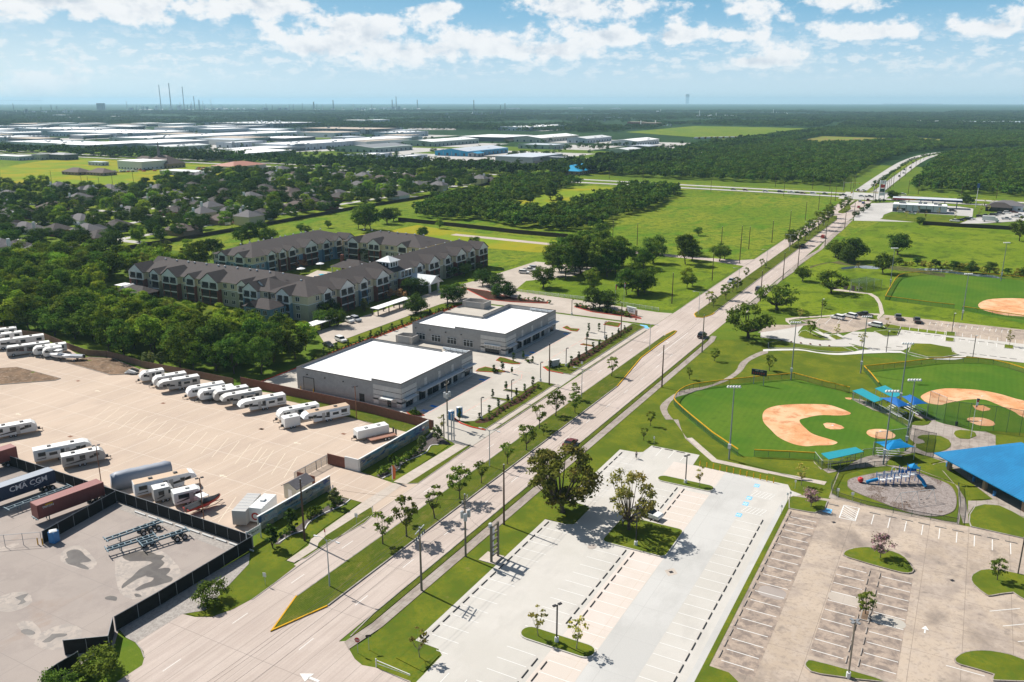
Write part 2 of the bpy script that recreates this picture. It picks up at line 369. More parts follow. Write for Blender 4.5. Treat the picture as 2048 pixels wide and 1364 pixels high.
ramp_mat('road_concrete', [(0,0,0,(0.455,0.380,0.332)), (.05,.4,.62,(0.513,0.435,0.386)), (.35,.4,.65,(0.387,0.320,0.281),(3,.12,1),.55), (.9,.45,.7,(0.551,0.476,0.417),(4,.08,1),.5), (.16,.6,.8,(0.329,0.275,0.245),(1,.3,1),.5), (5,.4,.7,(0.368,0.312,0.272),(1,1,1),.3)], rough=.9, joints=(3.4,14.0,(.30,.26,.23),.05,.05))
ramp_mat('new_concrete', [(0,0,0,(0.490,0.466,0.422)), (.06,.4,.62,(0.535,0.509,0.466)), (.3,.48,.7,(0.438,0.416,0.381),(1,.4,1),.5), (1.2,.5,.75,(0.512,0.472,0.422),(1,1,1),.4), (.2,.68,.85,(0.335,0.315,0.286),(1,.5,1),.45)], rough=.85, joints=(5.4,8.22,(.50,.48,.45),.03,.03))
ramp_mat('grey_concrete', [(0,0,0,(0.464,0.454,0.431)), (.07,.4,.62,(0.514,0.504,0.480)), (.25,.5,.72,(0.405,0.396,0.375),(1,.35,1),.55), (.16,.63,.82,(0.321,0.309,0.293),(1.6,.35,1),.45)], rough=.85, joints=(7.2,8.22,(.40,.39,.37),.03,.03))
ramp_mat('tan_concrete', [(0,0,0,(0.568,0.503,0.442)), (.09,.4,.62,(0.602,0.534,0.482)), (.4,.5,.72,(0.519,0.453,0.401),(1,.5,1),.4)], rough=.85, joints=(5.6,8.22,(.52,.43,.34),.03,.02))
ramp_mat('storage_concrete', [(0,0,0,(0.477,0.383,0.305)), (.035,.4,.62,(0.524,0.421,0.335)), (.16,.45,.68,(0.437,0.349,0.284),(1,.35,1),.7), (.5,.5,.72,(0.541,0.455,0.377),(3,.12,1),.55), (.045,.6,.78,(0.577,0.505,0.447),(.3,1,1),.6), (.11,.68,.85,(0.315,0.243,0.198),(1,1,1),.55)], rough=.9, joints=(6.0,9.1,(.66,.60,.52),.05,.05))
ramp_mat('yard_concrete', [(0,0,0,(0.403,0.352,0.312)), (.05,.4,.62,(0.463,0.403,0.356)), (.2,.45,.65,(0.345,0.298,0.269),(1,1,1),.7), (.12,.56,.72,(0.373,0.275,0.210),(1,.6,1),.55), (.7,.5,.7,(0.453,0.394,0.347),(1,1,1),.6), (.06,.60,.66,(0.266,0.229,0.210),(1,.5,1),.5)], rough=.92, joints=(7.5,9,(.27,.24,.22),.04,.09), bump=(2,.2,.04))
ramp_mat('old_concrete', [(0,0,0,(.42,.34,.265)), (.05,.38,.6,(.47,.385,.305)), (.12,.42,.62,(.33,.275,.235),(1,1,1),.8), (.45,.44,.66,(.46,.385,.32),(1,1,1),.6), (.09,.50,.70,(.21,.175,.15),(1,.7,1),.8), (.3,.56,.72,(.17,.145,.13),(1,1,1),.6), (1.6,.48,.70,(.24,.20,.17),(1,1,1),.5)], rough=.92, joints=(6.2,8.22,(.20,.165,.14),.03,.06), bump=(3,.2,.03))
ramp_mat('dirty_stall', [(0,0,0,(0.350,0.282,0.230)), (.25,.4,.62,(0.408,0.326,0.261)), (.6,.42,.62,(0.194,0.159,0.139),(1,1,1),.85), (2.5,.45,.65,(0.262,0.212,0.174),(1,1,1),.5)], rough=.95)
ramp_mat('retail_concrete', [(0,0,0,(0.436,0.404,0.354)), (.06,.4,.62,(0.483,0.446,0.391)), (.2,.5,.72,(0.366,0.335,0.295),(1,1,1),.5), (.09,.62,.72,(0.296,0.262,0.229),(1,.4,1),.55)], rough=.85, joints=(4.6,4.6,(.45,.42,.38),.03,.04))
ramp_mat('apartment_concrete', [(0,0,0,(0.425,0.370,0.315)), (.08,.4,.62,(0.476,0.416,0.357)), (.3,.5,.72,(0.357,0.310,0.264),(1,1,1),.5)], rough=.9, joints=(5,5,(.36,.31,.27),.03,.03))
ramp_mat('sidewalk', [(0,0,0,(0.456,0.396,0.335)), (.3,.4,.65,(0.507,0.447,0.387)), (1.2,.5,.72,(0.361,0.310,0.267),(1,1,1),.5)], rough=.9, joints=(1.8,1.8,(.36,.31,.27),.03,.03))
ramp_mat('old_sidewalk', [(0,0,0,(0.315,0.268,0.230)), (.3,.4,.62,(0.365,0.319,0.276)), (.9,.45,.65,(0.221,0.187,0.162),(1,.4,1),.7), (.1,.5,.6,(0.391,0.348,0.306),(1,1,1),.6)], rough=.92, joints=(1.8,1.8,(.22,.19,.165),.04,.06))
ramp_mat('white_walk', [(0,0,0,(0.558,0.541,0.508)), (.3,.4,.65,(0.607,0.590,0.558))], rough=.85, joints=(1.8,1.8,(.55,.53,.50),.02,.02))
ramp_mat('far_road', [(0,0,0,(0.425,0.408,0.383)), (.05,.4,.62,(0.476,0.459,0.433)), (.3,.5,.7,(0.365,0.348,0.323),(.3,1,1),.5)], rough=.9)
ramp_mat('kerb', [(0,0,0,(.36,.33,.30)), (.4,.4,.62,(.26,.235,.21)), (2,.5,.7,(.45,.42,.38),(1,1,1),.5)], rough=.9)
ramp_mat('yellow_paint', [(0,0,0,(0.576,0.320,0.024)), (1.5,.5,.72,(0.360,0.216,0.048))], rough=.7)
ramp_mat('red_paint', [(0,0,0,(.50,.06,.04)), (1.5,.5,.75,(.38,.10,.07))], rough=.7)
ramp_mat('faded_red', [(0,0,0,(.62,.30,.25)), (.8,.45,.6,(.60,.50,.44))], rough=.8)
ramp_mat('white_paint', [(0,0,0,(0.688,0.672,0.640)), (2.5,.5,.75,(0.533,0.504,0.459),(1,1,1),.7)], rough=.8)
ramp_mat('worn_paint', [(0,0,0,(.66,.58,.46)), (1.0,.5,.75,(.56,.47,.37))], rough=.8)
ramp_mat('stall_paint', [(0,0,0,(0.689,0.681,0.648)), (3,.5,.8,(0.622,0.606,0.567),(1,1,1),.6)], rough=.8)
ramp_mat('blue_paint', [(0,0,0,(.02,.22,.62)), (3,.55,.7,(.25,.40,.6))], rough=.7)
ramp_mat('lightblue_paint', [(0,0,0,(.15,.48,.78)), (3,.5,.7,(.45,.62,.75))], rough=.7)
ramp_mat('infield', [(0,0,0,(0.609,0.301,0.144)), (.12,.4,.6,(0.693,0.422,0.248)), (.3,.48,.66,(0.473,0.198,0.088),(1,1,1),.75), (2,.5,.7,(0.735,0.486,0.320),(1,1,1),.4)], rough=.95)
ramp_mat('play_gravel', [(0,0,0,(.25,.21,.19)), (.13,.52,.6,(.10,.065,.045)), (3.5,.42,.6,(.36,.32,.30),(1,1,1),.7), (1.5,.5,.6,(.15,.12,.105),(1,1,1),.45)], rough=.98, bump=(4,.6,.08))
ramp_mat('mulch', [(0,0,0,(.055,.028,.020)), (1.5,.4,.65,(.09,.05,.035)), (5,.5,.7,(.03,.018,.014))], rough=1, bump=(5,.8,.08))
ramp_mat('grey_mulch', [(0,0,0,(.10,.085,.08)), (3,.4,.65,(.16,.14,.135)), (8,.5,.7,(.045,.04,.04))], rough=1, bump=(6,.8,.06))
ramp_mat('bare_soil', [(0,0,0,(.22,.15,.10)), (.3,.4,.62,(.14,.10,.07)), (1.3,.5,.7,(.30,.23,.17)), (.2,.6,.7,(.10,.15,.02))], rough=1, bump=(4,.6,.08))
ramp_mat('puddle', [(0,0,0,(0.073,0.059,0.049)), (.5,.4,.6,(0.098,0.084,0.070))], rough=.35, spec=.5)
ramp_mat('damp_stain', [(0,0,0,(0.375,0.330,0.293)), (.25,.4,.6,(0.431,0.375,0.330)), (.9,.45,.6,(0.336,0.302,0.274))], rough=.9)
ramp_mat('crack', [(0,0,0,(.20,.165,.14))], rough=1)
ramp_mat('gravel', [(0,0,0,(.36,.33,.30)), (2,.4,.6,(.27,.245,.225)), (8,.45,.65,(.45,.42,.39),(1,1,1),.6)], rough=1, bump=(8,.5,.05))
ramp_mat('water', [(0,0,0,(.05,.08,.10)), (.02,.4,.6,(.08,.12,.15))], rough=.08, spec=.6)
ramp_mat('bay_water', [(0,0,0,(.45,.55,.62))], rough=.3, spec=.5)
ramp_mat('pool_water', [(0,0,0,(.02,.42,.60)), (.8,.4,.6,(.08,.55,.70))], rough=.1, spec=.5)
ramp_mat('dark_ditch', [(0,0,0,(.07,.08,.03)), (.3,.4,.6,(.13,.12,.05)), (1,.5,.7,(.03,.05,.015))], rough=1)
# ---------------------------------------------------------------- ground sheets
SEQ = [0]
def sheet(name, mat, polys, z, sm=0):
 b = MB()
 for i, p in enumerate(polys):
  if isinstance(p, str): p = W(p)
  if sm: p = smooth(p, sm)
  SEQ[0] = (SEQ[0]+1)%9; b.poly(p, z+i*.0014+SEQ[0]*.00013)
 return struct(b.build(name, mat))
def slab(name, mat, polys, z0, z1, sm=0, kerb='kerb', kw=.16):
 """raised island or verge: planted top inside a real kerb"""
 for p in polys:
  if isinstance(p, str): p = W(p)
  if sm: p = smooth(p, sm)
  b = MB(); b.prism(offset_in(p, kw), z0, z1); struct(b.build(name, mat))
  if kerb: k = MB(); k.wall(offset_in(p, kw/2), kw*1.02, z0, z1+.01, closed=True); struct(k.build('kerb', kerb))
def offset_in(p, d):
 n = len(p); A = sum(p[i][0]*p[(i+1)%n][1]-p[(i+1)%n][0]*p[i][1] for i in range(n))
 return offset(p, d if A > 0 else -d, True)
def kerbline(mat, pts, w=.16, z1=.16, z0=0):
 if isinstance(pts, str): pts = W(pts)
 b = MB(); b.wall(pts, w, z0, z1); return struct(b.build('kerb', mat))
def ground():
 n = 96; rings = [0, 60, 150, 400, 1000, 2500, 6000, 13000, 27000]
 vs = [(0,0,0)]; fs = []
 for k, r in enumerate(rings[1:]):
  vs += [(r*math.cos(2*math.pi*i/n), r*math.sin(2*math.pi*i/n), 0) for i in range(n)]
 for i in range(n): fs.append((0, 1+i, 1+(i+1)%n))
 for k in range(len(rings)-2):
  o = 1+k*n
  fs += [(o+i, o+n+i, o+n+(i+1)%n, o+(i+1)%n) for i in range(n)]
 b = MB(); b.add(vs, fs); struct(b.build('ground', 'far_woods'))
ground()
# open land, near to far
sheet('grass', 'grass', [[(-420,-150),(160,-150),(300,1000),(-1500,1500),(-1500,300)]], .04)
sheet('meadow', 'meadow', [[(-1250,330),(-320,290),(-155,290),(-92,288),(-92,712),(-330,728),(-1250,740)]], .06)
sheet('meadow', 'rough_meadow', [[(-190,291),(-92,289),(-92,392),(-190,396)]], .08)
sheet('meadow', 'meadow', [[(-69,410),(260,420),(260,560),(-69,600)]], .08)
sheet('meadow', 'rough_meadow', [[(-69,300),(200,300),(260,585),(-52,585),(-66,470)]], .10)
# ---- roads
def roads():
 b = MB()
 b.box(-90.4, -80, -.2, -70.6, 70, .10)                      # junction apron in the foreground
 b2 = MB()
 b.poly([(-90.4,-40),(-90.4,775),(-83.6,775),(-83.6,84),(-80.6,75.8),(-80.6,-40)], .10)
 b.poly([(-80.4,-40),(-80.4,75.8),(-77.6,84.2),(-77.6,775),(-70.6,775),(-70.6,-40)], .10)
 return b
mr = MB()
mr.poly([(-90.4,-60),(-90.4,775),(-70.6,775),(-70.6,-60)], .10)
struct(mr.build('main_road', 'road_concrete'))
fr_ = MB()
fr_.strip([(-96.5,772),(-93.5,772)], .1, .1)
struct(sheet('side_road', 'road_concrete', ['D1 1090,1050 1150,1120 1155,1170 1130,1260 1060,1364 980,1480;P 560,1420 500,1364 509,1195;D1 1700,845 1560,845 1460,820'], .105))
sheet('side_road', 'road_concrete', [[(-71,40),(-71,78),(-69.6,79.0)]+W('D2 750,1110 790,1180 850,1230 960,1250 1240,1360')+[(-55,40)]], .105)
# far stretch of the main road beyond the junction, bending right
FL = [(-91.5+3.2,775),(-89.2,900),(-89.2,1100),(-86.5,1210),(-80,1310),(-66,1400),(-40,1470),(-8,1530),(40,1590),(150,1690),(260,1760)]
FRT = [(-74.5,775),(-74,900),(-73,1100),(-71,1200),(-66,1300),(-52,1390),(-28,1458),(5,1512),(50,1565),(160,1665),(270,1735)]
b = MB(); b.strip(smooth(FL, 4, False), 9, .35); b.strip(smooth(FRT, 4, False), 8, .36); struct(b.build('main_road', 'far_road'))
# crossing highway, two carriageways
CU = [(-2400,800),(-1100,787),(-700,782),(-420,769),(-260,757),(-98,748),(30,742),(400,722)]
CL = [(-2400,764),(-1060,750),(-740,746),(-330,733),(-155,727),(-97,721),(0,713),(30,711),(400,690)]
b = MB(); b.strip(CU, 9, .25); b.strip(CL, 9, .255); b.poly([(-96,705),(-64,705),(-62,760),(-98,762)], .24); struct(b.build('highway', 'far_road'))
b = MB(); b.strip(offset(CU, 13), 14, .2); b.strip(offset(CL, -16), 12, .2); b.strip(offset(CL, 17), 18, .2); struct(b.build('highway_verge', 'meadow'))
sheet('side_lane', 'road_concrete', [W('A3 800,1315 900,1330 1020,1345 1100,1358;B3 250,12 560,22 900,45 1250,5')[:0]+[(-260,402),(-200,398),(-150,396),(-110,394),(-90.4,388),(-90.4,408),(-96,402),(-112,400.5),(-150,402),(-200,404),(-260,408)]], .12)
# ---- truck yard, storage yard
sheet('truck_yard', 'yard_concrete', [[(-330,-60),(-103,-60),(-104,20)]+W('D1 480,1364 640,1230 880,1060 905,1110 950,950 1300,745')+[(-100.3,90.5),(-100.3,92),(-330,92)]], .10)
sheet('gravel_strip', 'gravel', ['D1 1500,600 1280,700 1000,840 960,950 1010,1010 1090,1050 1460,820 1640,790 1990,420 2000,330'], .095)
sheet('gravel_strip', 'gravel', [[(-135,91.9),(-135,90.2),(-100.6,88.5),(-100.6,91.9)],[(-330,93.9),(-330,92.1),(-104,92.1),(-104,93.9)]], .11)
LOT = [(-330,94)]+[(-103.6,94),(-103.6,115.5),(-111,115.5),(-111,124),(-103.6,124.5),(-103.6,151)]+[(-106,151.2),(-152,152.6)]+W('B1 1880,1110 1700,1050 1130,950 1000,1000 880,1005 700,945 530,905 700,885 560,800 360,730 0,690 -400,640')
sheet('storage_yard', 'storage_concrete', [LOT], .10)
slab('planted_island', 'bare_soil', ['B1 0,950 140,940 440,1018 488,1032 440,1048 0,1082 -500,1110 -500,930'], .1, .24)
slab('planted_strip', 'bare_soil', ['B1 530,905 880,1003 1000,1000 1120,960 900,870 700,860'], .1, .22)
sheet('grass_strip', 'verge_grass', [[(-103.6,151.2),(-152,152.7),(-152,149.6),(-128,149.6),(-127,148.0),(-103.6,146.6)]], .13)
sheet('driveway', 'storage_concrete', [[(-111,115.7),(-111,124.0),(-103.6,124.4)]+W('C2 850,425 1100,510 1180,520 1300,515 940,760 935,690 850,665 590,590')], .14)
# ---- verges along the left side of the road
slab('verge', 'lawn', ['C2 965,460 1010,475 1120,500 1560,200 1600,195 1420,95 1350,160 1290,190 850,430', 'C2 590,590 850,662 560,860 440,960 410,1000 245,1130 330,1170 100,1350;D2 0,690;D1 1860,790 1700,845 1580,845 1460,820 1640,790 1990,420;C1 2048,960;C2 0,900'], .02, .13, kerb=None)
slab('verge', 'verge_grass', ['C2 1185,522 1230,515 1300,512 1330,490 1715,220 1718,195 1640,225 1190,518', 'C2 930,695 942,760 870,830 560,1000 400,1110 330,1130 500,960 560,870 700,800'], .03, .15)
kerbline('kerb', [(-88.9,80),(-89.4,90),(-89.8,100),(-90.0,110)])
kerbline('kerb', W('D1 1155,1170 1130,1100 1090,1050'))
sheet('sidewalk', 'sidewalk', ['C2 1100,500 1200,520 1700,205 1600,195', 'C2 1100,510 1180,520 930,695 850,665', 'C2 850,665 930,695 560,930 500,990 490,1030 305,1148 245,1130 420,1010 440,960 480,930'], .165)
sheet('planting_bed', 'grey_mulch', ['C2 960,450 1010,475 1150,380 1230,320 1350,250 1420,200 1560,200 1420,95 1350,170 1280,260 1200,310 1100,370', 'C2 740,640 700,680 600,740 480,790 400,860 380,900 250,940 190,1000 150,1000 200,930 330,860 420,790 500,740 590,680 690,625'], .17)
kerbline('white_walk', smooth(W('C2 1010,475 1140,400 1170,350 1350,270 1400,210 1460,205'), 4, False), .22, .26, .1)
kerbline('white_walk', smooth(W('C2 755,640 690,690 560,745 430,820 380,890 290,920 180,990'), 4, False), .22, .26, .1)
# ---- retail site
sheet('retail_lot', 'retail_concrete', [[(-163.7,154.2),(-106,152.2),(-103,149.4),(-102.4,146.3),(-90.5,146.3),(-90.5,158.6),(-91,204),(-90.5,262),(-100,264.8),(-160,264.8),(-164,262)]], .11)
slab('landscape_strip', 'verge_grass', [[(-101,158),(-98.8,157.2),(-96.5,156.5),(-92.8,156.4),(-92.8,193.8),(-98,193.6),(-97.9,184.5),(-102.7,184),(-102.7,182.6),(-97.9,182.4),(-97.9,177.4),(-102.7,176.9),(-102.6,175.9),(-97.9,175.6),(-97.9,160.1)]], .1, .25)
slab('landscape_strip', 'verge_grass', [[(-102.6,205.9),(-99.8,203.6),(-92.8,203.2),(-92.8,256),(-92.4,262),(-97.9,264.5),(-98.0,240),(-104.2,239.6),(-104.2,238.4),(-98,238.1),(-98,212),(-101,210)]], .1, .25)
sheet('mulch_bed', 'mulch', [smooth([(-97.4,159.7),(-95.8,159.4),(-94.5,161.9),(-95.0,170.6),(-94.1,177.1),(-95.2,186),(-96.4,190.8),(-97.2,186),(-96.6,181.4),(-97.0,171.3),(-96.2,164.4)],3), smooth([(-98.2,215.1),(-95.2,210.2),(-94.5,222.9),(-95.4,246.1),(-95.2,256.8),(-97.4,259.2),(-97.6,235.0)],3)], .27)
sheet('sidewalk', 'sidewalk', [[(-92.7,156.5),(-91.3,157.2),(-91.3,193.9),(-92.7,193.9)], [(-92.7,203.2),(-91.3,203.4),(-90.8,259),(-92.2,260)]], .17)
slab('verge', 'verge_grass', [[(-91.2,157.4),(-90.5,159.3),(-90.45,189.9),(-91.2,192.6)], [(-91.2,204.4),(-90.5,206.5),(-90.45,255),(-90.8,258.5)]], .1, .2)
kerbline('red_paint', W('F8 470,530 520,572 560,600 700,650 890,692'), .3, .3, .1)
kerbline('red_paint', [(-102.6,205.9),(-99.8,203.5),(-95,203.1)], .3, .3, .1)
kerbline('red_paint', [(-163.6,156),(-163.8,262)], .3, .27, .1)
kerbline('red_paint', [(-152,156.3),(-117,156.0),(-112.4,155.4)], .22, .26, .1)
slab('planted_island', 'verge_grass', ['F3 1190,880 1240,840 1300,850 1480,910 1490,925 1390,925 1280,905', 'F3 940,1015 970,985 1060,960 1300,1010 1305,1025 1200,1030 1020,1020', 'B3 405,625 440,610 470,630 540,635 520,655 470,650', 'B2 1240,1330 1200,1300 1290,1290 1350,1330', 'B3 730,600 770,575 870,590 850,620', 'B3 545,760 570,752 650,768 640,775'], .1, .25, kerb='red_paint')
# red fire lane lines, stall lines, hatching in front of the two buildings
b = MB()
b.strip([(-110.5,157.5),(-110.7,191)], .16, .116); b.strip([(-110.5,207),(-110.7,242)], .16, .116); b.strip([(-103,176),(-103,160),(-101,158)], .16, .116); b.strip([(-115,199.3),(-102.8,199)], .16, .116)
b.strip([(-103.2,184),(-103.2,194),(-105,197.5),(-118,198.2)], .16, .116); b.strip([(-104.5,208),(-104.5,244)], .16, .116)
struct(b.build('fire_lane_line', 'faded_red'))
b = MB()
for y0 in (160.5, 214):
 for k in range(12):
  y = y0+k*2.6
  if y < y0+27.5: b.strip([(-116.2,y),(-110.9,y)], .1, .117)
 for yy in (y0-1.5, y0+27.5):
  for k in range(6): b.strip([(-116.2+k*.9,yy),(-115.2+k*.9,yy+1.5)], .1, .117)
for y0, k_ in ((161,6), (177.6,6), (212,10), (241,6)):
 for k in range(k_): b.strip([(-102.8,y0+k*2.7),(-98.2,y0+k*2.7)], .1, .117)
for k in range(10): b.strip([(-124-k*2.7,193.3),(-124-k*2.7,198)], .1, .117)
for k in range(9): b.strip([(-113.4+k*.5,198.5+k*.9*0),(-112.9+k*.5,203.5)], .18, .117)
struct(b.build('stall_line', 'white_paint'))
b = MB()
for y in (159.9, 163.6, 187.4, 213.4, 217, 241): b.strip([(-113,y+.5),(-111.2,y+.5)], 1.1, .1165)
b.box(-111.05, 161, .1, -110.9, 165, .117); b.box(-111.05, 186, .1, -110.9, 190, .117)
struct(b.build('accessible_bay_mark', 'blue_paint'))
b = MB(); b.box(-117.6, 156.5, .1, -116.3, 192.5, .2); b.box(-117.6, 210, .1, -116.3, 245.5, .2); struct(b.build('storefront_walk', 'white_walk'))
sheet('ramp_mark', 'lightblue_paint', ['B3 1020,600 1080,608 1098,632 1060,630'], .175)
# ---- apartments ground
sheet('apartment_drive', 'apartment_concrete', [[(-185.5,205),(-171.3,193),(-171.3,258),(-168,262),(-163.5,266.5),(-90.5,266.5),(-90.5,285),(-96,284),(-128,288),(-158,290.5),(-163,310),(-150,330),(-150,352),(-180,352),(-182,300),(-186,276),(-184.5,255)]], .115)
sheet('lawn', 'lawn', [[(-171.0,188),(-164.6,178),(-164.8,262),(-170.8,258)], [(-300,180),(-185,200),(-192,262),(-205,258),(-215,214),(-300,214)]], .12)
slab('entrance_island', 'mulch', ['B3 495,458 545,445 620,470 860,500 1030,545 1035,555 960,545 640,500', 'B3 -400,300 -200,330 0,385 290,420 285,432 0,420 -200,400'], .11, .26, kerb='red_paint', kw=.3)
kerbline('red_paint', [(-164.9,186),(-165.1,258)], .3, .28, .1)
sheet('courtyard_grass', 'lawn', [[(-266,262),(-214,262),(-214,312),(-266,312)]], .12)
sheet('pool_deck', 'sidewalk', ['E2 1145,775 1330,690 1540,715 1260,810 1150,800 980,860'], .14)
sheet('pool', 'pool_water', ['E2 1335,745 1400,738 1475,748 1410,772'], .16)
# ---- median
def med(pts, mat='verge_grass'):
 slab('median', mat, [pts], .1, .25, kerb=None)
MED1 = [(-80.6,75.8),(-83.5,83.8),(-83.6,150),(-83.6,240),(-83.2,256),(-82.5,262),(-81.6,262),(-81.2,258),(-81.4,245),(-81.2,228),(-78.6,208),(-77.6,200),(-77.6,84)]
med(MED1)
MED2 = [(-81.5,283.5),(-83.5,288),(-83.6,590),(-82.5,596),(-80.5,596),(-77.6,575),(-77.6,289),(-79.3,284)]
med(MED2)
med([(-82,612),(-83.6,618),(-83.6,655),(-82.9,694),(-81.5,698),(-80.6,694),(-81,660),(-77.8,640),(-77.8,616),(-79.5,611)])
med([(-84,764),(-85.2,775),(-84.8,900),(-84.8,1100),(-82.5,1205),(-76,1300),(-60,1390),(-36,1460),(-6,1517),(-3,1510),(-33,1453),(-56,1385),(-70,1297),(-75.6,1200),(-77.2,1100),(-78.2,900),(-79,775),(-81,766)], 'meadow')
for s in ([(-83.5,y) for y in (84,110,150,200,240,255)], [(-77.7,y) for y in (84.3,120,160,200)], [(-83.5,y) for y in (290,350,450,590)], [(-77.7,y) for y in (290,350,450,574)]): kerbline('kerb', s, .2, .27, .1)
kerbline('yellow_paint', [(-77.7,200),(-78.7,208),(-81.3,228),(-81.5,245),(-81.2,258),(-81.6,262.1),(-82.5,262.1),(-83.2,256)], .24, .28, .1)
kerbline('yellow_paint', [(-83.6,84),(-80.6,75.7),(-77.7,84.2)], .24, .28, .1)
kerbline('yellow_paint', [(-83.6,291),(-83.4,287.5),(-81.5,283.4),(-79.2,283.9),(-77.7,289.5),(-77.6,293)], .24, .28, .1)
kerbline('kerb', [(-90.5,y) for y in range(206,256,10)]); kerbline('kerb', [(-90.5,159)]+[(-90.5,y) for y in range(160,192,10)])
kerbline('kerb', [(-89.6,290.5),(-90.3,294),(-90.5,300),(-90.5,500),(-90.5,700)])
kerbline('kerb', [(-69.9,80),(-70.5,86),(-70.5,150),(-70.5,258),(-69.5,262)]); kerbline('kerb', [(-69.5,290),(-70.5,296),(-70.5,500),(-70.5,640)])
b = MB()
for x in (-86.9, -74.2):
 y = 62
 while y < 700:
  if not (258 < y < 288 or 596 < y < 612): b.box(x-.06, y, .09, x+.06, y+3.0, .106)
  y += 12.2
b.box(-77.75, 232, .09, -77.6, 262, .1065)
for x0, y0, sg in ((-79.4,216,1),(-79.4,246,1)):
 b.strip([(x0,y0),(x0,y0+2.2)], .14, .107); b.strip([(x0,y0+2.2),(x0-.9,y0+2.7)], .14, .1075); b.poly([(x0-.8,y0+3.1),(x0-.8,y0+2.2),(x0-1.5,y0+2.7)], .108)
struct(b.build('lane_mark', 'white_paint'))
# right hand verge, old sidewalk
slab('verge', 'verge_grass', [[(-70.4,86),(-69.9,80),(-69.7,79.4)]+[(-69.1,84)]+[(-69.1,y) for y in (110,150,200,255)]+[(-69.9,258.5),(-70.4,255)]], .06, .17, kerb=None)
sheet('sidewalk', 'old_sidewalk', [[(-69.8,78.5),(-69.1,84),(-69.1,255),(-69.8,262),(-68.2,262),(-67.3,256),(-67.3,84),(-68.2,77.5)]], .165)
sheet('sidewalk', 'old_sidewalk', [smooth(W('A4 400,1360 470,1270 560,1190 600,1140 680,1120 640,1160 600,1200 540,1250 430,1360'),1)+W('B4 340,60 245,130 210,175 100,250 20,330 -60,400;B3 1960,430 1870,510 1890,440;B4 60,260 175,160 200,130 290,60')], .16)
# park lawns to the right
sheet('lawn', 'lawn', [[(-69.1,79),(-67.3,79),(-67.3,258),(-61,262),(20,262),(60,200),(60,60),(-20,60),(-62,60)]+W('D2 1240,1360 960,1250 850,1230 790,1180 750,1110')], .09)
flat('dark_metal', (.045,.045,.05), .5, .6); flat('rust', (.20,.09,.05), .8)
# ---------------------------------------------------------------- park: new car park, old car park, ball fields, playground
NLOT = [(-61.3,160.9),(-57.6,161.2),(-56.4,162),(-56.0,166.3),(-45.2,166.3),(-44.9,160.6),(-29.5,160.4),(-25.6,160.4),(-24.6,158.0),(-22.4,157.2),(-24.2,154.4),(-24.3,40),(-56.1,40),(-56.1,78.1),(-56.2,82.7),(-57.4,83.6),(-61.3,83.7),(-61.3,124.5),(-57.2,124.6),(-55.9,125.3),(-55.9,132.2),(-56.6,133.0),(-61.3,133.4)]
sheet('new_car_park', 'new_concrete', [NLOT], .115)
sheet('tan_paving', 'tan_concrete', [[(-43.6,41),(-38,41),(-38,148.3),(-43.6,148.3)], [(-48.9,160.3),(-43.2,160.3),(-43.2,153),(-48.9,153)], [(-43.1,160.3),(-38.1,160.2),(-38.1,152.6),(-43.1,152.7)]], .120)
sheet('grey_paving', 'grey_concrete', [[(-37.9,160.2),(-31.1,160.2),(-31.1,41),(-37.9,41)], [(-25.2,153),(-24.3,153),(-24.3,41),(-25.2,41)]], .121)
sheet('grass_strip', 'lawn', [[(-24.25,154.2),(-23.4,154.2),(-23.5,98),(-20.8,97.9),(-19.2,96.6),(-18.9,94),(-19.2,40),(-24.25,40)]], .14)
def cap(x0, x1, y0, y1, r=.9):
 pts = []
 for cx, cy, a in ((x1-r,y1-r,0),(x0+r,y1-r,90),(x0+r,y0+r,180),(x1-r,y0+r,270)):
  for k in range(5): t = R(a+k*22.5); pts.append((cx+r*math.cos(t), cy+r*math.sin(t)))
 return pts
for q in (cap(-49.3,-37.8,149.7,152.6,1.4), cap(-49.3,-37.8,121.8,132.6,1.1), cap(-49.3,-37.9,91.3,94.4,1.5), cap(-49.3,-37.9,61.3,64.4,1.5)):
 slab('grass_island', 'lawn', [q], .1, .27, kerb='new_concrete')
slab('verge', 'lawn', [[(-61.5,124.4),(-57.3,124.5),(-56,125.4),(-56,132.1),(-56.7,132.9),(-61.5,133.3)], [(-61.5,79),(-56.2,78.3),(-56.3,82.5),(-57.5,83.4),(-61.5,83.5)]], .1, .2, kerb=None)
# stall lines
b = MB()
def hl(x0, x1, y, z=.126, w=.11): b.box(x0, y-w/2, .1, x1, y+w/2, z)
def vl(x, y0, y1, z=.126, w=.11): b.box(x-w/2, y0, .1, x+w/2, y1, z)
NS = []
y = 158.6
while y > 50:
 if not 124.2 < y < 133.9 and y > 84: hl(-60.0, -55.6, y-1.37)
 if not (121.6 < y-.6 < 133 or y-1 > 148.5 or 91 < y < 95 or 61 < y < 65): hl(-49.4, -44.9, y-1.37); hl(-43.0, -38.1, y-1.37)
 if y < 143: hl(-31.0, -26.9, y-1.37)
 y -= 2.74
for x in (-53.3, -50.6, -47.9): vl(x, 161.3, 166.0)
for x in (-53.3,-50.5,-47.8,-45,-42.3,-39.5): vl(x, 84.0-7, 80)
struct(b.build('stall_line', 'stall_paint'))
b = MB()
for y0 in (144.6, 152.0):
 b.box(-31, y0, .1, -26.9, y0+.1, .127); b.box(-31, y0+2.6, .1, -26.9, y0+2.7, .127)
 for k in range(6): b.strip([(-30.9+k*.68,y0+.1),(-30.2+k*.68,y0+2.6)], .12, .1275)
struct(b.build('stall_hatching', 'stall_paint'))
b = MB(); sy = MB()
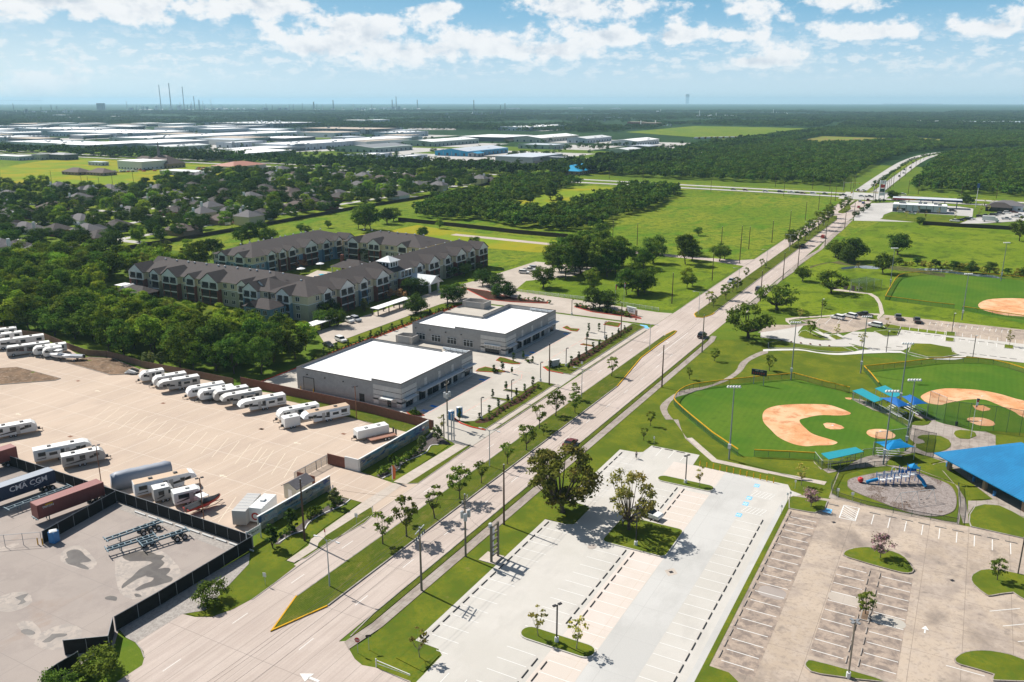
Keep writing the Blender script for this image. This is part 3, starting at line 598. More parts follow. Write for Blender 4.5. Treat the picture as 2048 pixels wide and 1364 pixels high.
for y in (157.0, 150.8, 148.1, 143.0):
 b.box(-31.4, y-.75, .1, -30.4, y+.75, .127)
 sy.strip([(-31.3,y-.3),(-31.0,y+.3),(-30.6,y+.2)], .16, .1285); sy.strip([(-31.1,y-.6),(-30.7,y-.3),(-30.6,y+.4)], .1, .1285)
struct(b.build('accessible_bay_mark', 'lightblue_paint')); struct(sy.build('accessible_symbol', 'stall_paint'))
b = MB()
b.lathe([(.45,.1),(.45,.135)], -35.5, 118.2, 4); struct(b.build('drain_grate', 'dark_metal'))
b = MB(); b.poly([(-35.5-1.1,118.2),(-35.5,118.2+1.4),(-35.5+1.1,118.2),(-35.5,118.2-1.4)], .130); struct(b.build('drain_apron', 'sidewalk'))
sheet('oil_stain', 'damp_stain', [smooth([(-50.6,119.6),(-49.9,120.4),(-49.2,119.8),(-49.4,118.9),(-50.3,118.7)],3)], .128)
# old car park
sheet('old_car_park', 'old_concrete', [[(-24.2,156.6),(-17.3,157.8),(-17.2,158.3),(30,158.3),(40,150),(40,40),(-24.2,40)]], .105)
sheet('stained_bays', 'dirty_stall', [[(-12.2,134.9),(-1.2,134.9),(-1.2,107),(-12.2,107)], [(-23,98.4),(-17.6,98.4),(-17.6,148.8),(-23,148.8)]], .112)
sheet('new_patch', 'apartment_concrete', [cap(-12.3,-7.6,122.2,125.0,1.2)], .116); sheet('new_patch', 'retail_concrete', [cap(-5.8,-1.1,119.2,121.8,1.2)], .116); sheet('new_patch', 'yard_concrete', [cap(-22,-17.9,118.4,121.6,1.2)], .116)
b = MB()
for y in [146.9-2.76*k for k in range(18)]: hl(-22.4, -18.0, y, .121, .13)
for y in [133.1-2.76*k for k in range(10)]:
 hl(-12.1, -7.9, y, .121, .13)
 hl(-5.6, -1.3, y, .121, .13)
for x in [-9.2+2.72*k for k in range(9)]: vl(x, 150.9, 155.1, .121, .13)
for x, y in ((9.5,130.5),(11.2,127.2),(13,124.0)): b.strip([(x,y),(x+4,y+3)], .13, .121)
hl(4.4, 9, 113.4, .121, .13)
b.strip([(-14.6,156.4),(-11.9,156.4),(-11.9,150.8),(-14.6,150.8),(-14.6,156.4)], .2, .121)
for k in range(7):
 t = k*.85; p0 = (-14.6, 151.6+t) if t < 5 else (-14.6+(t-5)*.5, 156.4); b.strip([(-14.6,min(156.3,152.0+t)),(-11.9,max(150.9,149.6+t))], .17, .1215)
struct(b.build('stall_line', 'stall_paint'))
b = MB(); b.poly([(-7.6,146.9),(-8.3,146.5),(-7.6,146.1)], .123); b.strip([(-7.6,146.5),(-6.4,146.5)], .2, .123); b.poly([(.9,120.9),(1.9,120.9),(1.4,121.9)], .123); b.strip([(1.4,119.9),(1.4,121)], .2, .123)
b.poly([(-70.9+2.0,69.5),(-70.9+2.0,71.3),(-70.6,70.4)], .13); b.strip([(-69,70.4),(-67.3,70.4)], .4, .13); struct(b.build('direction_arrow', 'stall_paint'))
b = MB(); b.box(-17.7,151.7,.1,-16.2,153.5,.122); struct(b.build('accessible_bay_mark', 'lightblue_paint'))
for i, q in enumerate(['C4 600,1075 640,1045 740,1025 850,1030 1000,1060 1100,1110 1150,1180 1168,1215 1120,1238 980,1210 640,1110', 'D4 1620,530 1660,490 1760,465 2048,510 2150,600 2048,710 1960,655 1790,680 1740,670 1640,590', 'D4 1490,1200 1500,1170 1570,1130 1700,1115 1850,1130 2048,1190 2250,1350 1800,1360 1800,1310 1540,1235', 'D4 290,1230 310,1200 350,1195 640,1270 960,1375 420,1310 320,1270']):
 slab('grass_island', 'lawn', [q], .1, .27, sm=2, kerb='old_sidewalk')
slab('planter_square', 'bare_soil', [[(-7.2,121.8),(-6.0,121.8),(-6.0,118.9),(-7.2,118.9)]], .1, .25)
b = MB()
for x, y in ((-15.2,148.4),(4.3,137.2)): b.lathe([(.42,.1),(.42,.13)], x, y, 4)
struct(b.build('drain_grate', 'dark_metal'))
slab('grass_island', 'lawn', ['C4 165,625 200,615 270,625 480,655 455,725 375,750 330,745 165,715'], .1, .25)
slab('grass_island', 'lawn', ['C4 1610,760 1650,700 1730,680 1850,690 1960,740 2200,880 2200,990 1620,860 1605,820'], .1, .25)
# plaza and walks round the pavilion
sheet('plaza', 'old_sidewalk', [[(-17.6,158.2),(-17.7,163),(-17.8,172)]+W('C4 480,430 370,350 360,325 420,400 480,390 560,410 760,380 830,375 940,360 1100,395')+W('E6 0,995 360,945 990,930 1130,1000 1250,1140 1300,1170 1310,1500')+[(4.6,158.3)],
 W('C4 1300,360 1410,340 1800,640 2048,780 2300,900 2300,830 1850,360 1330,255')+W('E6 1180,800 1145,885 1000,935'),
 W('C4 1500,520 1530,560 1580,640 1600,760 1605,830 1560,830 1520,700'),
 W('C4 1600,650 1700,650 1800,640 2048,780 1960,745 1850,690 1730,680 1640,700 1600,760')], .125)
sheet('plaza', 'old_sidewalk', [W('E6 120,205 230,215 400,280 480,330 600,420 740,500 860,640 1020,760 1150,880 1000,850 850,820 700,800 640,790 700,790 820,700 790,640 760,530 700,480 560,390 360,330 190,250 130,215'),
 W('G1 340,840 480,850 580,835 620,790 690,780 810,820 1000,860 1250,930 1450,940 1600,1000 1600,1200 1100,1360 930,1340 660,1330 560,1280 390,1190 380,1120 300,1050 280,950'), W('G1 380,630 560,710 700,770 640,790 560,740 480,750 380,700'),
 W('C4 580,410 700,330 790,295 870,280 980,300 1180,255 1250,270 1400,330 1300,350 1000,290 930,360 760,380')], .126)
slab('grass_island', 'lawn', [W('G1 380,1120 430,1125 510,1110 510,1090 480,1065 400,1040 420,1010 480,990 640,990 780,1010 900,1070 935,1130 920,1180 860,1220 740,1260 640,1265 560,1265 440,1215 380,1180'), W('G1 955,970 980,930 1050,915 1220,925 1300,960 1320,1010 1200,1060 1050,1050 990,1020'), W('G1 330,830 390,850 500,855 590,835 620,800 590,760 530,740 440,745 360,780')], .1, .2, kerb=None)
slab('play_lawn', 'lawn', ['C4 565,420 700,390 850,378 950,372 1100,400 1200,402 1380,470 1500,520 1525,560 1532,700 1515,830 1400,812 1200,770 800,690 560,620 505,590 515,540'], .1, .21, kerb=None)
slab('play_lawn', 'lawn', ['C4 1000,300 1180,262 1400,335 1310,355 1380,390 1450,470 1490,515 1200,400 1000,370'], .1, .2, kerb=None)
slab('play_lawn', 'lawn', ['C4 1570,515 1600,545 1720,610 1790,640 1620,650'], .1, .2, kerb=None)
slab('playground_bed', 'play_gravel', ['C4 635,520 640,490 700,465 880,428 1060,408 1180,415 1260,450 1440,520 1500,600 1507,680 1480,740 1380,777 1260,777 1100,742 900,667 700,587 640,545'], .12, .28, sm=3, kerb='crack', kw=.12)
# footpaths
sheet('footpath', 'old_sidewalk', [smooth(W('B3 2048,800 1950,830 1830,900 1780,980 1600,1080 1350,1130 1200,1230 1190,1290 1230,1360'),3,False)+smooth(W('C3 1330,0 1385,150 1500,240'),2,False)+[tuple(p) for p in smooth(W('C3 1400,150 1290,0;B3 1290,1360 1240,1280 1300,1190 1420,1150 1700,1060 1830,980 1890,900 1980,850 2048,828'),3,False)]], .13)
sheet('footpath', 'sidewalk', [W('C3 1385,150 1440,145 1640,320 1760,345 2048,410;C4 470,498 450,525 0,430;C3 2048,435 1600,338')], .128)
sheet('footpath', 'white_walk', [smooth(W('B4 -40,800 0,795 240,793 400,820 560,828 690,815 780,800 1000,808 1060,810'),2,False)+smooth(W('B4 1100,830 1240,865 1400,872 1500,850 1590,850 1540,875 1440,882 1280,872 1160,850 1060,825 800,830 600,842 480,838 340,818 240,805 -40,812'),2,False)], .13)
sheet('north_car_park', 'old_concrete', [W('B4 275,562 720,520 820,555 880,560 930,520 2048,640 2300,660 2300,800 2048,755 1500,690 1500,670 1065,615 1040,640 900,600 680,655 510,670 340,598 100,640 -80,665 0,600 180,602')], .12)
sheet('north_car_park', 'new_concrete', [W('B4 -60,660 120,630 290,598 240,660 250,700 480,728 510,725 350,645 500,680 590,690 610,720 540,725 760,775 820,802 1080,805 1130,780 1150,750 1470,785 1480,810 1520,840 1590,850 2048,905 2300,925 2300,790 2048,750 1500,692 1065,640 1040,690 940,695 850,660 680,655 600,690 560,670 480,690 460,680 700,770 620,775 400,770 200,745 100,720 -60,700')], .118)
sheet('footpath', 'sidewalk', [W('B4 760,340 830,350 880,380 910,430 930,510 880,560 870,540 895,510 880,430 850,385 800,355 520,325 530,310'), W('B4 180,602 140,570 140,550 220,540 400,530 720,505 890,512 885,525 720,518 400,540 230,552 165,565 190,590')], .131)
for q in ('B4 235,690 260,655 300,645 390,690 500,725 420,728 290,710', 'B4 380,640 420,633 510,665 440,672', 'B4 480,688 540,682 610,715 540,722', 'B4 845,655 940,645 1050,650 1035,690 920,690', 'B4 905,600 990,600 1065,615 1055,640 940,630', 'B4 1425,655 1500,662 1498,695 1422,688', 'B4 1418,700 1492,708 1488,738 1416,732', 'B4 1888,758 1966,766 1964,796 1886,788', 'B4 1140,770 1150,750 1300,755 1380,770 1470,785 1478,820 1525,840 1400,862 1280,862 1120,820', 'B4 665,770 760,778 820,803 720,800', 'B4 0,745 100,728 220,752 400,780 600,780 685,815 560,822 420,812 240,788 0,788', 'B4 240,560 320,590 180,602 160,575'): slab('grass_island', 'lawn', [q], .1, .24, kerb='new_concrete')
b = MB()
for k in range(14):
 t_ = k/9.6
 for (x0,y0),(x1,y1),(u0,v0),(u1,v1) in (((1135,618),(1130,645),(1810,700),(1808,728)), ((1300,578),(1290,600),(1760,625),(1752,650)), ((1110,660),(1100,672),(1800,748),(1796,775))):
  b.strip(W('B4 %f,%f %f,%f' % (x0+(u0-x0)*t_, y0+(v0-y0)*t_, x1+(u1-x1)*t_, y1+(v1-y1)*t_)), .13, .14)
for k in range(4): b.strip(W('B4 %f,%f %f,%f' % (420+k*95, 545-k*7, 360+k*95, 600-k*6)), .12, .14)
struct(b.build('stall_line', 'stall_paint'))
# pond margin and pond
sheet('pond_bank', 'dark_ditch', ['G2 0,150 150,90 350,50 560,90 700,100 1150,120 1300,150 1480,180 1700,200 1900,230 2300,300 2300,240 2000,200 1700,130 1500,110 900,90 600,60 500,20 380,40 200,60 0,110'], .135, 1)
sheet('pond', 'water', ['G2 520,150 560,165 640,160 800,140 900,150 1150,160 1200,140 1160,115 950,100 700,110 560,130', 'B4 1160,150 1300,175 1440,185 1600,205 1700,215 1900,235 1800,205 1600,190 1450,160 1300,150'], .14)
# ---- ball fields
FENCES = {
 'first': 'C3 1810,290 1420,0;B3 1420,1360 1305,1260 1300,1220 1340,1165 1500,1110 1740,1080 2048,1048;B4 0,1048 210,1030 650,1145',
 'second': 'B4 880,1105 765,972 1100,937 1340,908 1560,902 1800,920 2048,990 2300,1080',
 'third': 'B4 1490,472 1300,450 935,400 990,300 1045,230 1150,208 1300,198 1500,200 2048,245 2400,280'}
sheet('ball_field', 'field_grass', [smooth(W('C3 1800,290 1400,0;B3 1420,1360 1305,1260 1300,1220 1340,1165 1500,1110 1740,1080 2048,1048;B4 0,1048 210,1032'),2,False)+W('B4 650,1150 700,1200;E6 130,215 360,330 700,480 760,530 720,690 700,800 640,790 240,850 0,850;C4 370,320 0,300;C3 1935,300'),
 smooth(W('B4 765,972 1100,937 1340,908 1560,902 1800,920 2048,990 2300,1080'),2,False)+W('P 2250,900 2250,1000;G1 2031,960 1600,930 1450,940 1250,930 1000,860 810,820 690,780 560,710 380,630 280,500 180,400 0,300;B4 880,1110'),
 smooth(W('B4 935,400 990,300 1045,230 1150,208 1300,198 1500,200 2048,245 2400,280'),2,False)+W('B4 2400,640 2048,590 1550,485 1490,475 1300,452')], .12)
sheet('infield_dirt', 'infield', [
 smooth(W('B4 -30,1290 60,1252 200,1238 350,1236 480,1242 570,1268 640,1296 662,1310 640,1322 560,1328 420,1325 310,1345;C4 250,10 310,80 370,120 500,160 548,178 550,190 500,205 380,208 300,214 200,195 90,145 20,80 -40,10'),4),
 smooth(W('G1 470,400 600,330 760,295 900,285 1100,292 1300,305 1500,335 1700,380 1900,440 2050,480 2300,600 2300,900 2050,740 1950,690 1880,640 1700,560 1500,475 1400,452 1280,450 1150,458 1020,480 860,510 780,535 680,528 560,500 490,450'),4),
 smooth(W('B4 1680,440 1720,410 1800,393 1950,388 2100,395 2300,420 2300,560 2048,535 1900,525 1760,495 1700,470'),2)], .135)
sheet('infield_dirt', 'infield', ['C4 440,35 470,25 530,30 590,50 612,68 580,78 500,78 460,65', 'G1 1250,545 1410,543 1525,595 1500,620 1400,632 1290,600'], .136, 1)
sheet('infield_dirt', 'infield', ['C4 788,100 810,82 870,75 950,82 1010,115 1018,135 990,152 900,155 830,140 795,120', 'G1 1165,750 1200,730 1290,725 1420,735 1550,780 1590,820 1570,850 1450,858 1320,840 1200,790', 'E6 55,197 130,200 115,218 70,212'], .1365, 2)
b = MB()
for fr_n, x, y in (('C4',515,48),('C4',900,95),('G1',1395,405),('G1',1370,775)): 
 p = g(fr_n, x, y); b.cbox(p[0], p[1], .16, .5, .5, .06, .8)
struct(b.build('base_plate', 'white_paint'))
# storage yard painted lines, truck yard puddles
b = MB()
d_ = Vector(g('C1',1678,108))-Vector(g('C1',1538,258))
for k in range(-4, 15): p_ = Vector(g('C1',1020,105)).lerp(Vector(g('C1',1918,365)), k/10.4); b.strip([tuple(p_), tuple(p_+d_)], .13, .108)
for s in ['C1 1745,825 1890,620', 'C2 0,345 90,235', 'C2 165,735 215,650']: b.strip(W(s), .13, .108)
struct(b.build('stall_line', 'worn_paint'))
b = MB()
for fr_n, x, y in (('C1',1780,449),('C2',325,187),('B1',780,1130),('B1',145,1316)):
 p = g(fr_n, x, y); b.poly([(p[0]-.9,p[1]),(p[0],p[1]+.6),(p[0],p[1]-.6)], .109); b.strip([p,(p[0]+1.2,p[1])], .35, .109)
struct(b.build('direction_arrow', 'worn_paint'))
b = MB()
for fr_n, x, y in (('E8',30,673),('E7',590,527),('E7',1930,880),('C1',563,135),('B1',625,1050),('E8',1425,755),('E8',1230,5)):
 p = g(fr_n, x, y); b.poly([(p[0]-.55,p[1]-.4),(p[0]+.55,p[1]-.4),(p[0]+.55,p[1]+.4),(p[0]-.55,p[1]+.4)], .109)
struct(b.build('drain_grate', 'rust'))
sheet('damp_ring', 'damp_stain', [smooth(W('D1 480,370 520,300 640,270 760,380 770,430 700,470 520,420'),2), smooth(W('D1 940,600 920,400 1000,300 1250,290 1430,440 1420,560 1150,700 1000,680'),2), smooth(W('D1 270,1060 350,960 540,900 660,950 600,1060 420,1110'),2), smooth(W('D1 130,900 260,880 340,990 250,1020'),2), smooth(W('D1 0,680 200,640 260,720 150,790 0,800'),2)], .104)
sheet('puddle', 'puddle', [smooth(W('D1 530,330 570,308 625,305 660,325 680,350 720,380 730,395 700,405 640,412 680,430 712,455 700,465 650,455 600,435 545,420 520,380 545,370'),2), smooth(W('D1 980,365 1010,340 1100,320 1200,320 1250,345 1300,350 1318,360 1290,385 1318,410 1280,450 1200,500 1100,540 1020,590 975,618 985,580 1060,520 1120,460 1220,410 1160,395 1040,398'),2), smooth(W('D1 1170,520 1200,480 1320,450 1365,460 1350,490 1330,510 1380,530 1370,560 1300,580 1240,600 1180,610 1100,635 1085,620 1150,580 1210,560 1230,530'),2), smooth(W('D1 840,690 880,675 935,685 930,715 900,712 850,705'),2), smooth(W('D1 1075,660 1110,660 1135,680 1090,685'),2), smooth(W('D1 165,955 220,940 280,965 270,985 200,985'),2), smooth(W('D1 335,1045 400,1000 420,980 535,978 520,1000 450,1010 400,1045'),2), smooth(W('D1 120,690 230,655 190,700 210,725 140,750 170,715'),2)], .108)
# ---------------------------------------------------------------- building materials
for nm, c_, r_, v_ in (('roof_white',(.84,.84,.83),.7,.04),('roof_pale',(.62,.63,.63),.6,.08),('roof_tin',(.52,.56,.60),.45,.08),('roof_grey',(.22,.23,.24),.6,.15),('roof_tan',(.45,.37,.29),.7,.12),('roof_red',(.36,.15,.10),.6,.1),
 ('trim_dark',(.06,.055,.05),.6,.1),('trim_white',(.72,.72,.70),.6,.05),('metal_grey',(.30,.32,.34),.4,.1),('galv',(.42,.44,.45),.45,.12),('pale_metal',(.55,.58,.60),.4,.08),('glass',(.02,.028,.034),.08,.1),('glass_blue',(.05,.08,.11),.1,.2),('door_grey',(.27,.27,.26),.5,.06),
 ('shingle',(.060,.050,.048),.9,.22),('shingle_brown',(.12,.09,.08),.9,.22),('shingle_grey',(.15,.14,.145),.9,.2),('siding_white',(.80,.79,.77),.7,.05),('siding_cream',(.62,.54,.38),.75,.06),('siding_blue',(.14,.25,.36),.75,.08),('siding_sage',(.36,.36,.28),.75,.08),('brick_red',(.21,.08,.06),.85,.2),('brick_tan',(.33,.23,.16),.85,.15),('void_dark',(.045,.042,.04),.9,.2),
 ('wood_fence',(.17,.11,.075),.9,.25),('wood_dark',(.055,.04,.03),.9,.2),('wood_pole',(.10,.06,.04),.9,.25),('wood_pole_grey',(.19,.165,.13),.9,.2),('screen_black',(.010,.010,.010),.9,.3),('post_grey',(.33,.34,.35),.5,.1),('wall_white',(.68,.68,.66),.7,.06),
 ('wall_pale',(.50,.54,.58),.7,.05),('wall_grey',(.33,.35,.37),.7,.06),('wall_slate',(.10,.115,.13),.7,.08),('wall_cream',(.50,.48,.40),.7,.06),('wall_greenish',(.33,.40,.36),.7,.06),('roof_blue',(.02,.28,.48),.45,.08),('roof_teal',(.01,.25,.31),.45,.08),('shade_blue',(.0,.10,.34),.7,.06),('shade_sky',(.0,.20,.46),.7,.06),
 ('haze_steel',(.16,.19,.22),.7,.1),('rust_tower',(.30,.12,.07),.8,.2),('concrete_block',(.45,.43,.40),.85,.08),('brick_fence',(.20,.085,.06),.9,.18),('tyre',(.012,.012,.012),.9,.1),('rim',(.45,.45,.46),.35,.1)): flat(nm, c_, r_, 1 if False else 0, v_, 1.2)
ramp_mat('block_grey', [(0,0,0,(.335,.33,.325)), (.8,.4,.62,(.38,.375,.37)), (9,.42,.6,(.27,.265,.26),(1,1,1),.6)], rough=.9)
ramp_mat('block_light', [(0,0,0,(.56,.54,.51)), (.8,.4,.62,(.62,.60,.57)), (9,.42,.6,(.47,.45,.43),(1,1,1),.6)], rough=.9)
ramp_mat('pavilion_roof', [(0,0,0,(.005,.15,.33)), (.3,.4,.62,(.007,.18,.38))], rough=.4, spec=.4)
ramp_mat('seam_white', [(0,0,0,(.66,.68,.68)), (.5,.4,.6,(.72,.74,.74))], rough=.5)
def frame_box(mb, o, d, n, s0, s1, t0, t1, z0, z1):
 """box in facade coordinates: s along the wall, t outward"""
 P = [Vector((o[0]+d[0]*s+n[0]*t, o[1]+d[1]*s+n[1]*t, 0)) for s, t in ((s0,t0),(s1,t0),(s1,t1),(s0,t1))]
 vs = [(p.x,p.y,z0) for p in P]+[(p.x,p.y,z1) for p in P]
 fs = [(3,2,1,0),(4,5,6,7),(0,1,5,4),(1,2,6,5),(2,3,7,6),(3,0,4,7)]
 if (P[1]-P[0]).cross(P[2]-P[1]).z < 0: fs = [f[::-1] for f in fs]
 mb.add(vs, fs)
class Fac:
 def __init__(s, o, d, n): s.o, s.d, s.n = o, d, n
 def box(s, mb, s0, s1, t0, t1, z0, z1): frame_box(mb, s.o, s.d, s.n, s0, s1, t0, t1, z0, z1); return mb
 def part(s, name, mat, par, boxes):
  b = MB()
  for q in boxes: s.box(b, *q)
  return b.build(name, mat, par)
 def tri(s, mb, s0, s1, t0, t1, z0, z1):
  """gable prism: triangle across s, running from t0 to t1"""
  def p(a, t, z): return (s.o[0]+s.d[0]*a+s.n[0]*t, s.o[1]+s.d[1]*a+s.n[1]*t, z)
  m_ = (s0+s1)/2; vs = [p(s0,t0,z0),p(s1,t0,z0),p(m_,t0,z1),p(s0,t1,z0),p(s1,t1,z0),p(m_,t1,z1)]
  fs = [(0,1,2),(5,4,3),(0,2,5,3),(1,4,5,2),(0,3,4,1)]
  if (Vector(vs[1])-Vector(vs[0])).cross(Vector(vs[3])-Vector(vs[0])).z > 0: fs = [f[::-1] for f in fs]
  mb.add(vs, fs)
# ---------------------------------------------------------------- the two retail buildings
def retail(name, label, outline, X, Y0, Y1, xw, h0, h1, windows, roller):
 """outline: plan; X: street face; Y0..Y1 its length; xw: where the tall front part starts; h0 rear height, h1 front"""
 t = thing(name, label, 'building', X, Y0)
 def L_(pts): return [(p[0]-X, p[1]-Y0) for p in pts]
 xs = min(p[0] for p in outline)
 # walls as a ring with parapet: rear low, front tall
 rear, front = outline_split(outline, xw); R_, Q_ = L_(rear), L_(front); J = Q_[3][0]
 rp = [(J,R_[0][1]+.15),(R_[0][0]+.15,R_[0][1]+.15),(R_[3][0]+.15,R_[3][1]-.15),(J,R_[2][1]-.15)]; fp = [(J,Q_[0][1]+.15),(Q_[1][0]-.15,Q_[1][1]+.15),(Q_[2][0]-.15,Q_[2][1]-.15),(J,Q_[3][1]-.15)]
 if Q_[3][1]-R_[2][1] > 4: fp.append((J+.15,R_[2][1]))
 b = MB(); b.wall(rp, .3, 0, h0); b.wall(fp, .3, 0, h1); b.build('wall', 'block_grey', t)
 b = MB(); b.prism(offset_in(R_[:1]+[(J+.35,R_[1][1]),(J+.35,R_[2][1])]+R_[3:], .31), h0-.9, h0-.5); b.prism(offset_in(Q_, .31), h0-.92, h0-.49); b.build('roof', 'roof_white', t)
 b = MB(); b.wall(rp, .36, h0, h0+.12); b.wall(fp, .36, h1, h1+.12); b.build('parapet_cap', 'trim_dark', t)
 b = MB(); b.box(-1.2, Y1-Y0-.9, h1-.6, -.4, Y1-Y0-.35, h1+.02); b.box(-9.2, Y1-Y0-.9, h1-.6, -.4, Y1-Y0-.5, h1-.05)
 for k in range(5): b.box(-9+k*2, Y1-Y0-1.2, h1-.6, -8.8+k*2, Y1-Y0-.9, h1+.0)
 b.build('parapet_screen', 'pale_metal', t)
 sw = Fac((xs-X, 0), (1,0), (0,-1)); se = Fac((0,0), (0,1), (1,0)); LW = X-xs; LS = Y1-Y0
 # light stone corner panels with dark bands
 pan = [(h1-1.2-k*1.35-1.2, h1-1.2-k*1.35) for k in range(3)]
 for a0, a1, F in ((LW-8.6, LW-.02, sw), (0.02, 6.4, se), (LS-5.8, LS-.02, se)):
  F.part('stone_panel', 'block_light', t, [(a0, a1, 0, .07, z0, z1) for z0, z1 in pan]+[(a0, a0+1.5, 0, .07, .3, 1.9), (a1-1.5, a1, 0, .07, .3, 1.9)])
  F.part('stone_band', 'trim_dark', t, [(a0, a1, 0, .05, z0-.14, z0) for z0, z1 in pan])
 # small upper panels above each pier
 for s in (LS*.31, LS*.5, LS*.69): se.part('stone_panel', 'block_light', t, [(s-.55, s+.55, 0, .06, 3.5, 4.4), (s-.55, s+.55, 0, .06, 4.5, 5.4)])
 se.part('canopy', 'pale_metal', t, [(6.6, LS-6.2, .03, 1.7, 3.0, 3.18)]+[(s, s+.1, .03, .3, 3.18, 3.6) for s in (8, 12, 16, 20, 24)])
 se.part('canopy', 'pale_metal', t, [(.6, 5.2, .08, 1.5, 2.6, 2.76)]); se.part('canopy', 'pale_metal', t, [(LS-5.5, LS-.2, .08, 1.5, 3.0, 3.16)])
 if roller: sw.part('canopy', 'trim_white', t, [(LW-5.6, LW-2.0, .08, 1.5, 2.5, 2.64)])
 else: sw.part('canopy', 'pale_metal', t, [(LW-7.2, LW-1.6, .08, .8, 2.75, 2.88)])
 def storefront(F, a0, a1, z1=2.6):
  o = F.part('window', 'glass', t, [(a0, a1, .02, .06, .1, z1)]); n_ = max(2, round((a1-a0)/.9)); b = MB()
  for k in range(n_+1): F.box(b, a0+(a1-a0)*k/n_-.04, a0+(a1-a0)*k/n_+.04, .03, .10, .1, z1)
  F.box(b, a0, a1, .03, .10, z1-.06, z1+.03); F.box(b, a0, a1, .03, .09, 1.9, 1.98); b.build('frame', 'trim_dark', o)
 k = 0; s = 7.4
 while s < LS-8.5: storefront(se, s, s+2.7); s += 3.05
 for s in (10.3, 16.4, 22.5):
  if s < LS-6: se.part('pier', 'block_light', t, [(s-.38, s+.38, 0.02, .34, .05, 1.0), (s-.38, s+.38, .02, .34, 1.1, 2.7)])
 storefront(se, 1.7, 4.4); storefront(se, LS-4.4, LS-2.0)
 if not roller: storefront(sw, LW-6.9, LW-2.2)
 for s in windows:
  F = sw; o = F.part('window', 'glass', t, [(s, s+3.4, .02, .05, 1.1, 3.1)]); b = MB()
  for kk in range(4): F.box(b, s+kk*1.133-.05, s+kk*1.133+.05, .03, .11, 1.1, 3.1)
  for z in (1.02, 2.45, 3.06): F.box(b, s-.1, s+3.5, .03, .115, z, z+.1)
  b.build('frame', 'pale_metal', o)
 if roller:
  sw.part('roller_door', 'door_grey', t, [(2.3, 5.7, .02, .06, 0, 3.6)]); sw.part('door_frame', 'trim_dark', t, [(2.15, 2.3, 0, .09, 0, 3.75), (5.7, 5.85, 0, .09, 0, 3.75), (2.3, 5.7, 0, .09, 3.6, 3.75)])
  sw.part('door', 'void_dark', t, [(20.6, 22.2, .02, .05, 0, 2.2)]); sw.part('door', 'glass', t, [(LW-4.3, LW-3.2, .07, .12, 0, 2.1)])
  for s in (3.5, 9.5, 15.5): sw.part('wall_lamp', 'trim_dark', t, [(s, s+.3, .02, .3, 4.4, 4.65)])
 else:
  for s in (1.2, 6.6, 12.4, 18.0): sw.part('wall_lamp', 'trim_dark', t, [(s, s+.3, .02, .3, 4.4, 4.65)])
 return t
def outline_split(o, xw):
 xs = min(p[0] for p in o); xe = max(p[0] for p in o); y0 = min(p[1] for p in o); yr = max(p[1] for p in o if p[0] < xw-1); y1 = max(p[1] for p in o)
 return [(xs,y0),(xw,y0),(xw,yr),(xs,yr)], [(xw+.02,y0),(xe,y0),(xe,y1),(xw+.02,y1)]
retail('retail_building', 'grey block retail building nearer the storage yard, with white roof and a closed roller door', [(-151.2,158.3),(-117.5,158.3),(-117.5,191.8),(-151.2,190.2)], -117.5, 158.3, 191.8, -126.6, 5.9, 6.6, [], True)
retail('retail_building', 'L shaped grey block retail building with white roof and four side windows', [(-151.2,210.8),(-117.6,210.8),(-117.6,245),(-151.2,227.6)], -117.6, 210.8, 245, -135.4, 6.0, 6.6, [1.4, 7.2, 13.0, 18.9], False)
for i, x in enumerate((-149.2, -144.9)):
 o = MB().lathe([(.11,0),(.11,1.1),(.06,1.18)], 0, 0, 8).build('bollard', 'yellow_paint'); o.location = (x, 157.3, .1)
 tag(o, 'yellow steel bollard at the %s side of the grey roller door' % ('left', 'right')[i], 'bollard', 'bollards guarding the roller door')
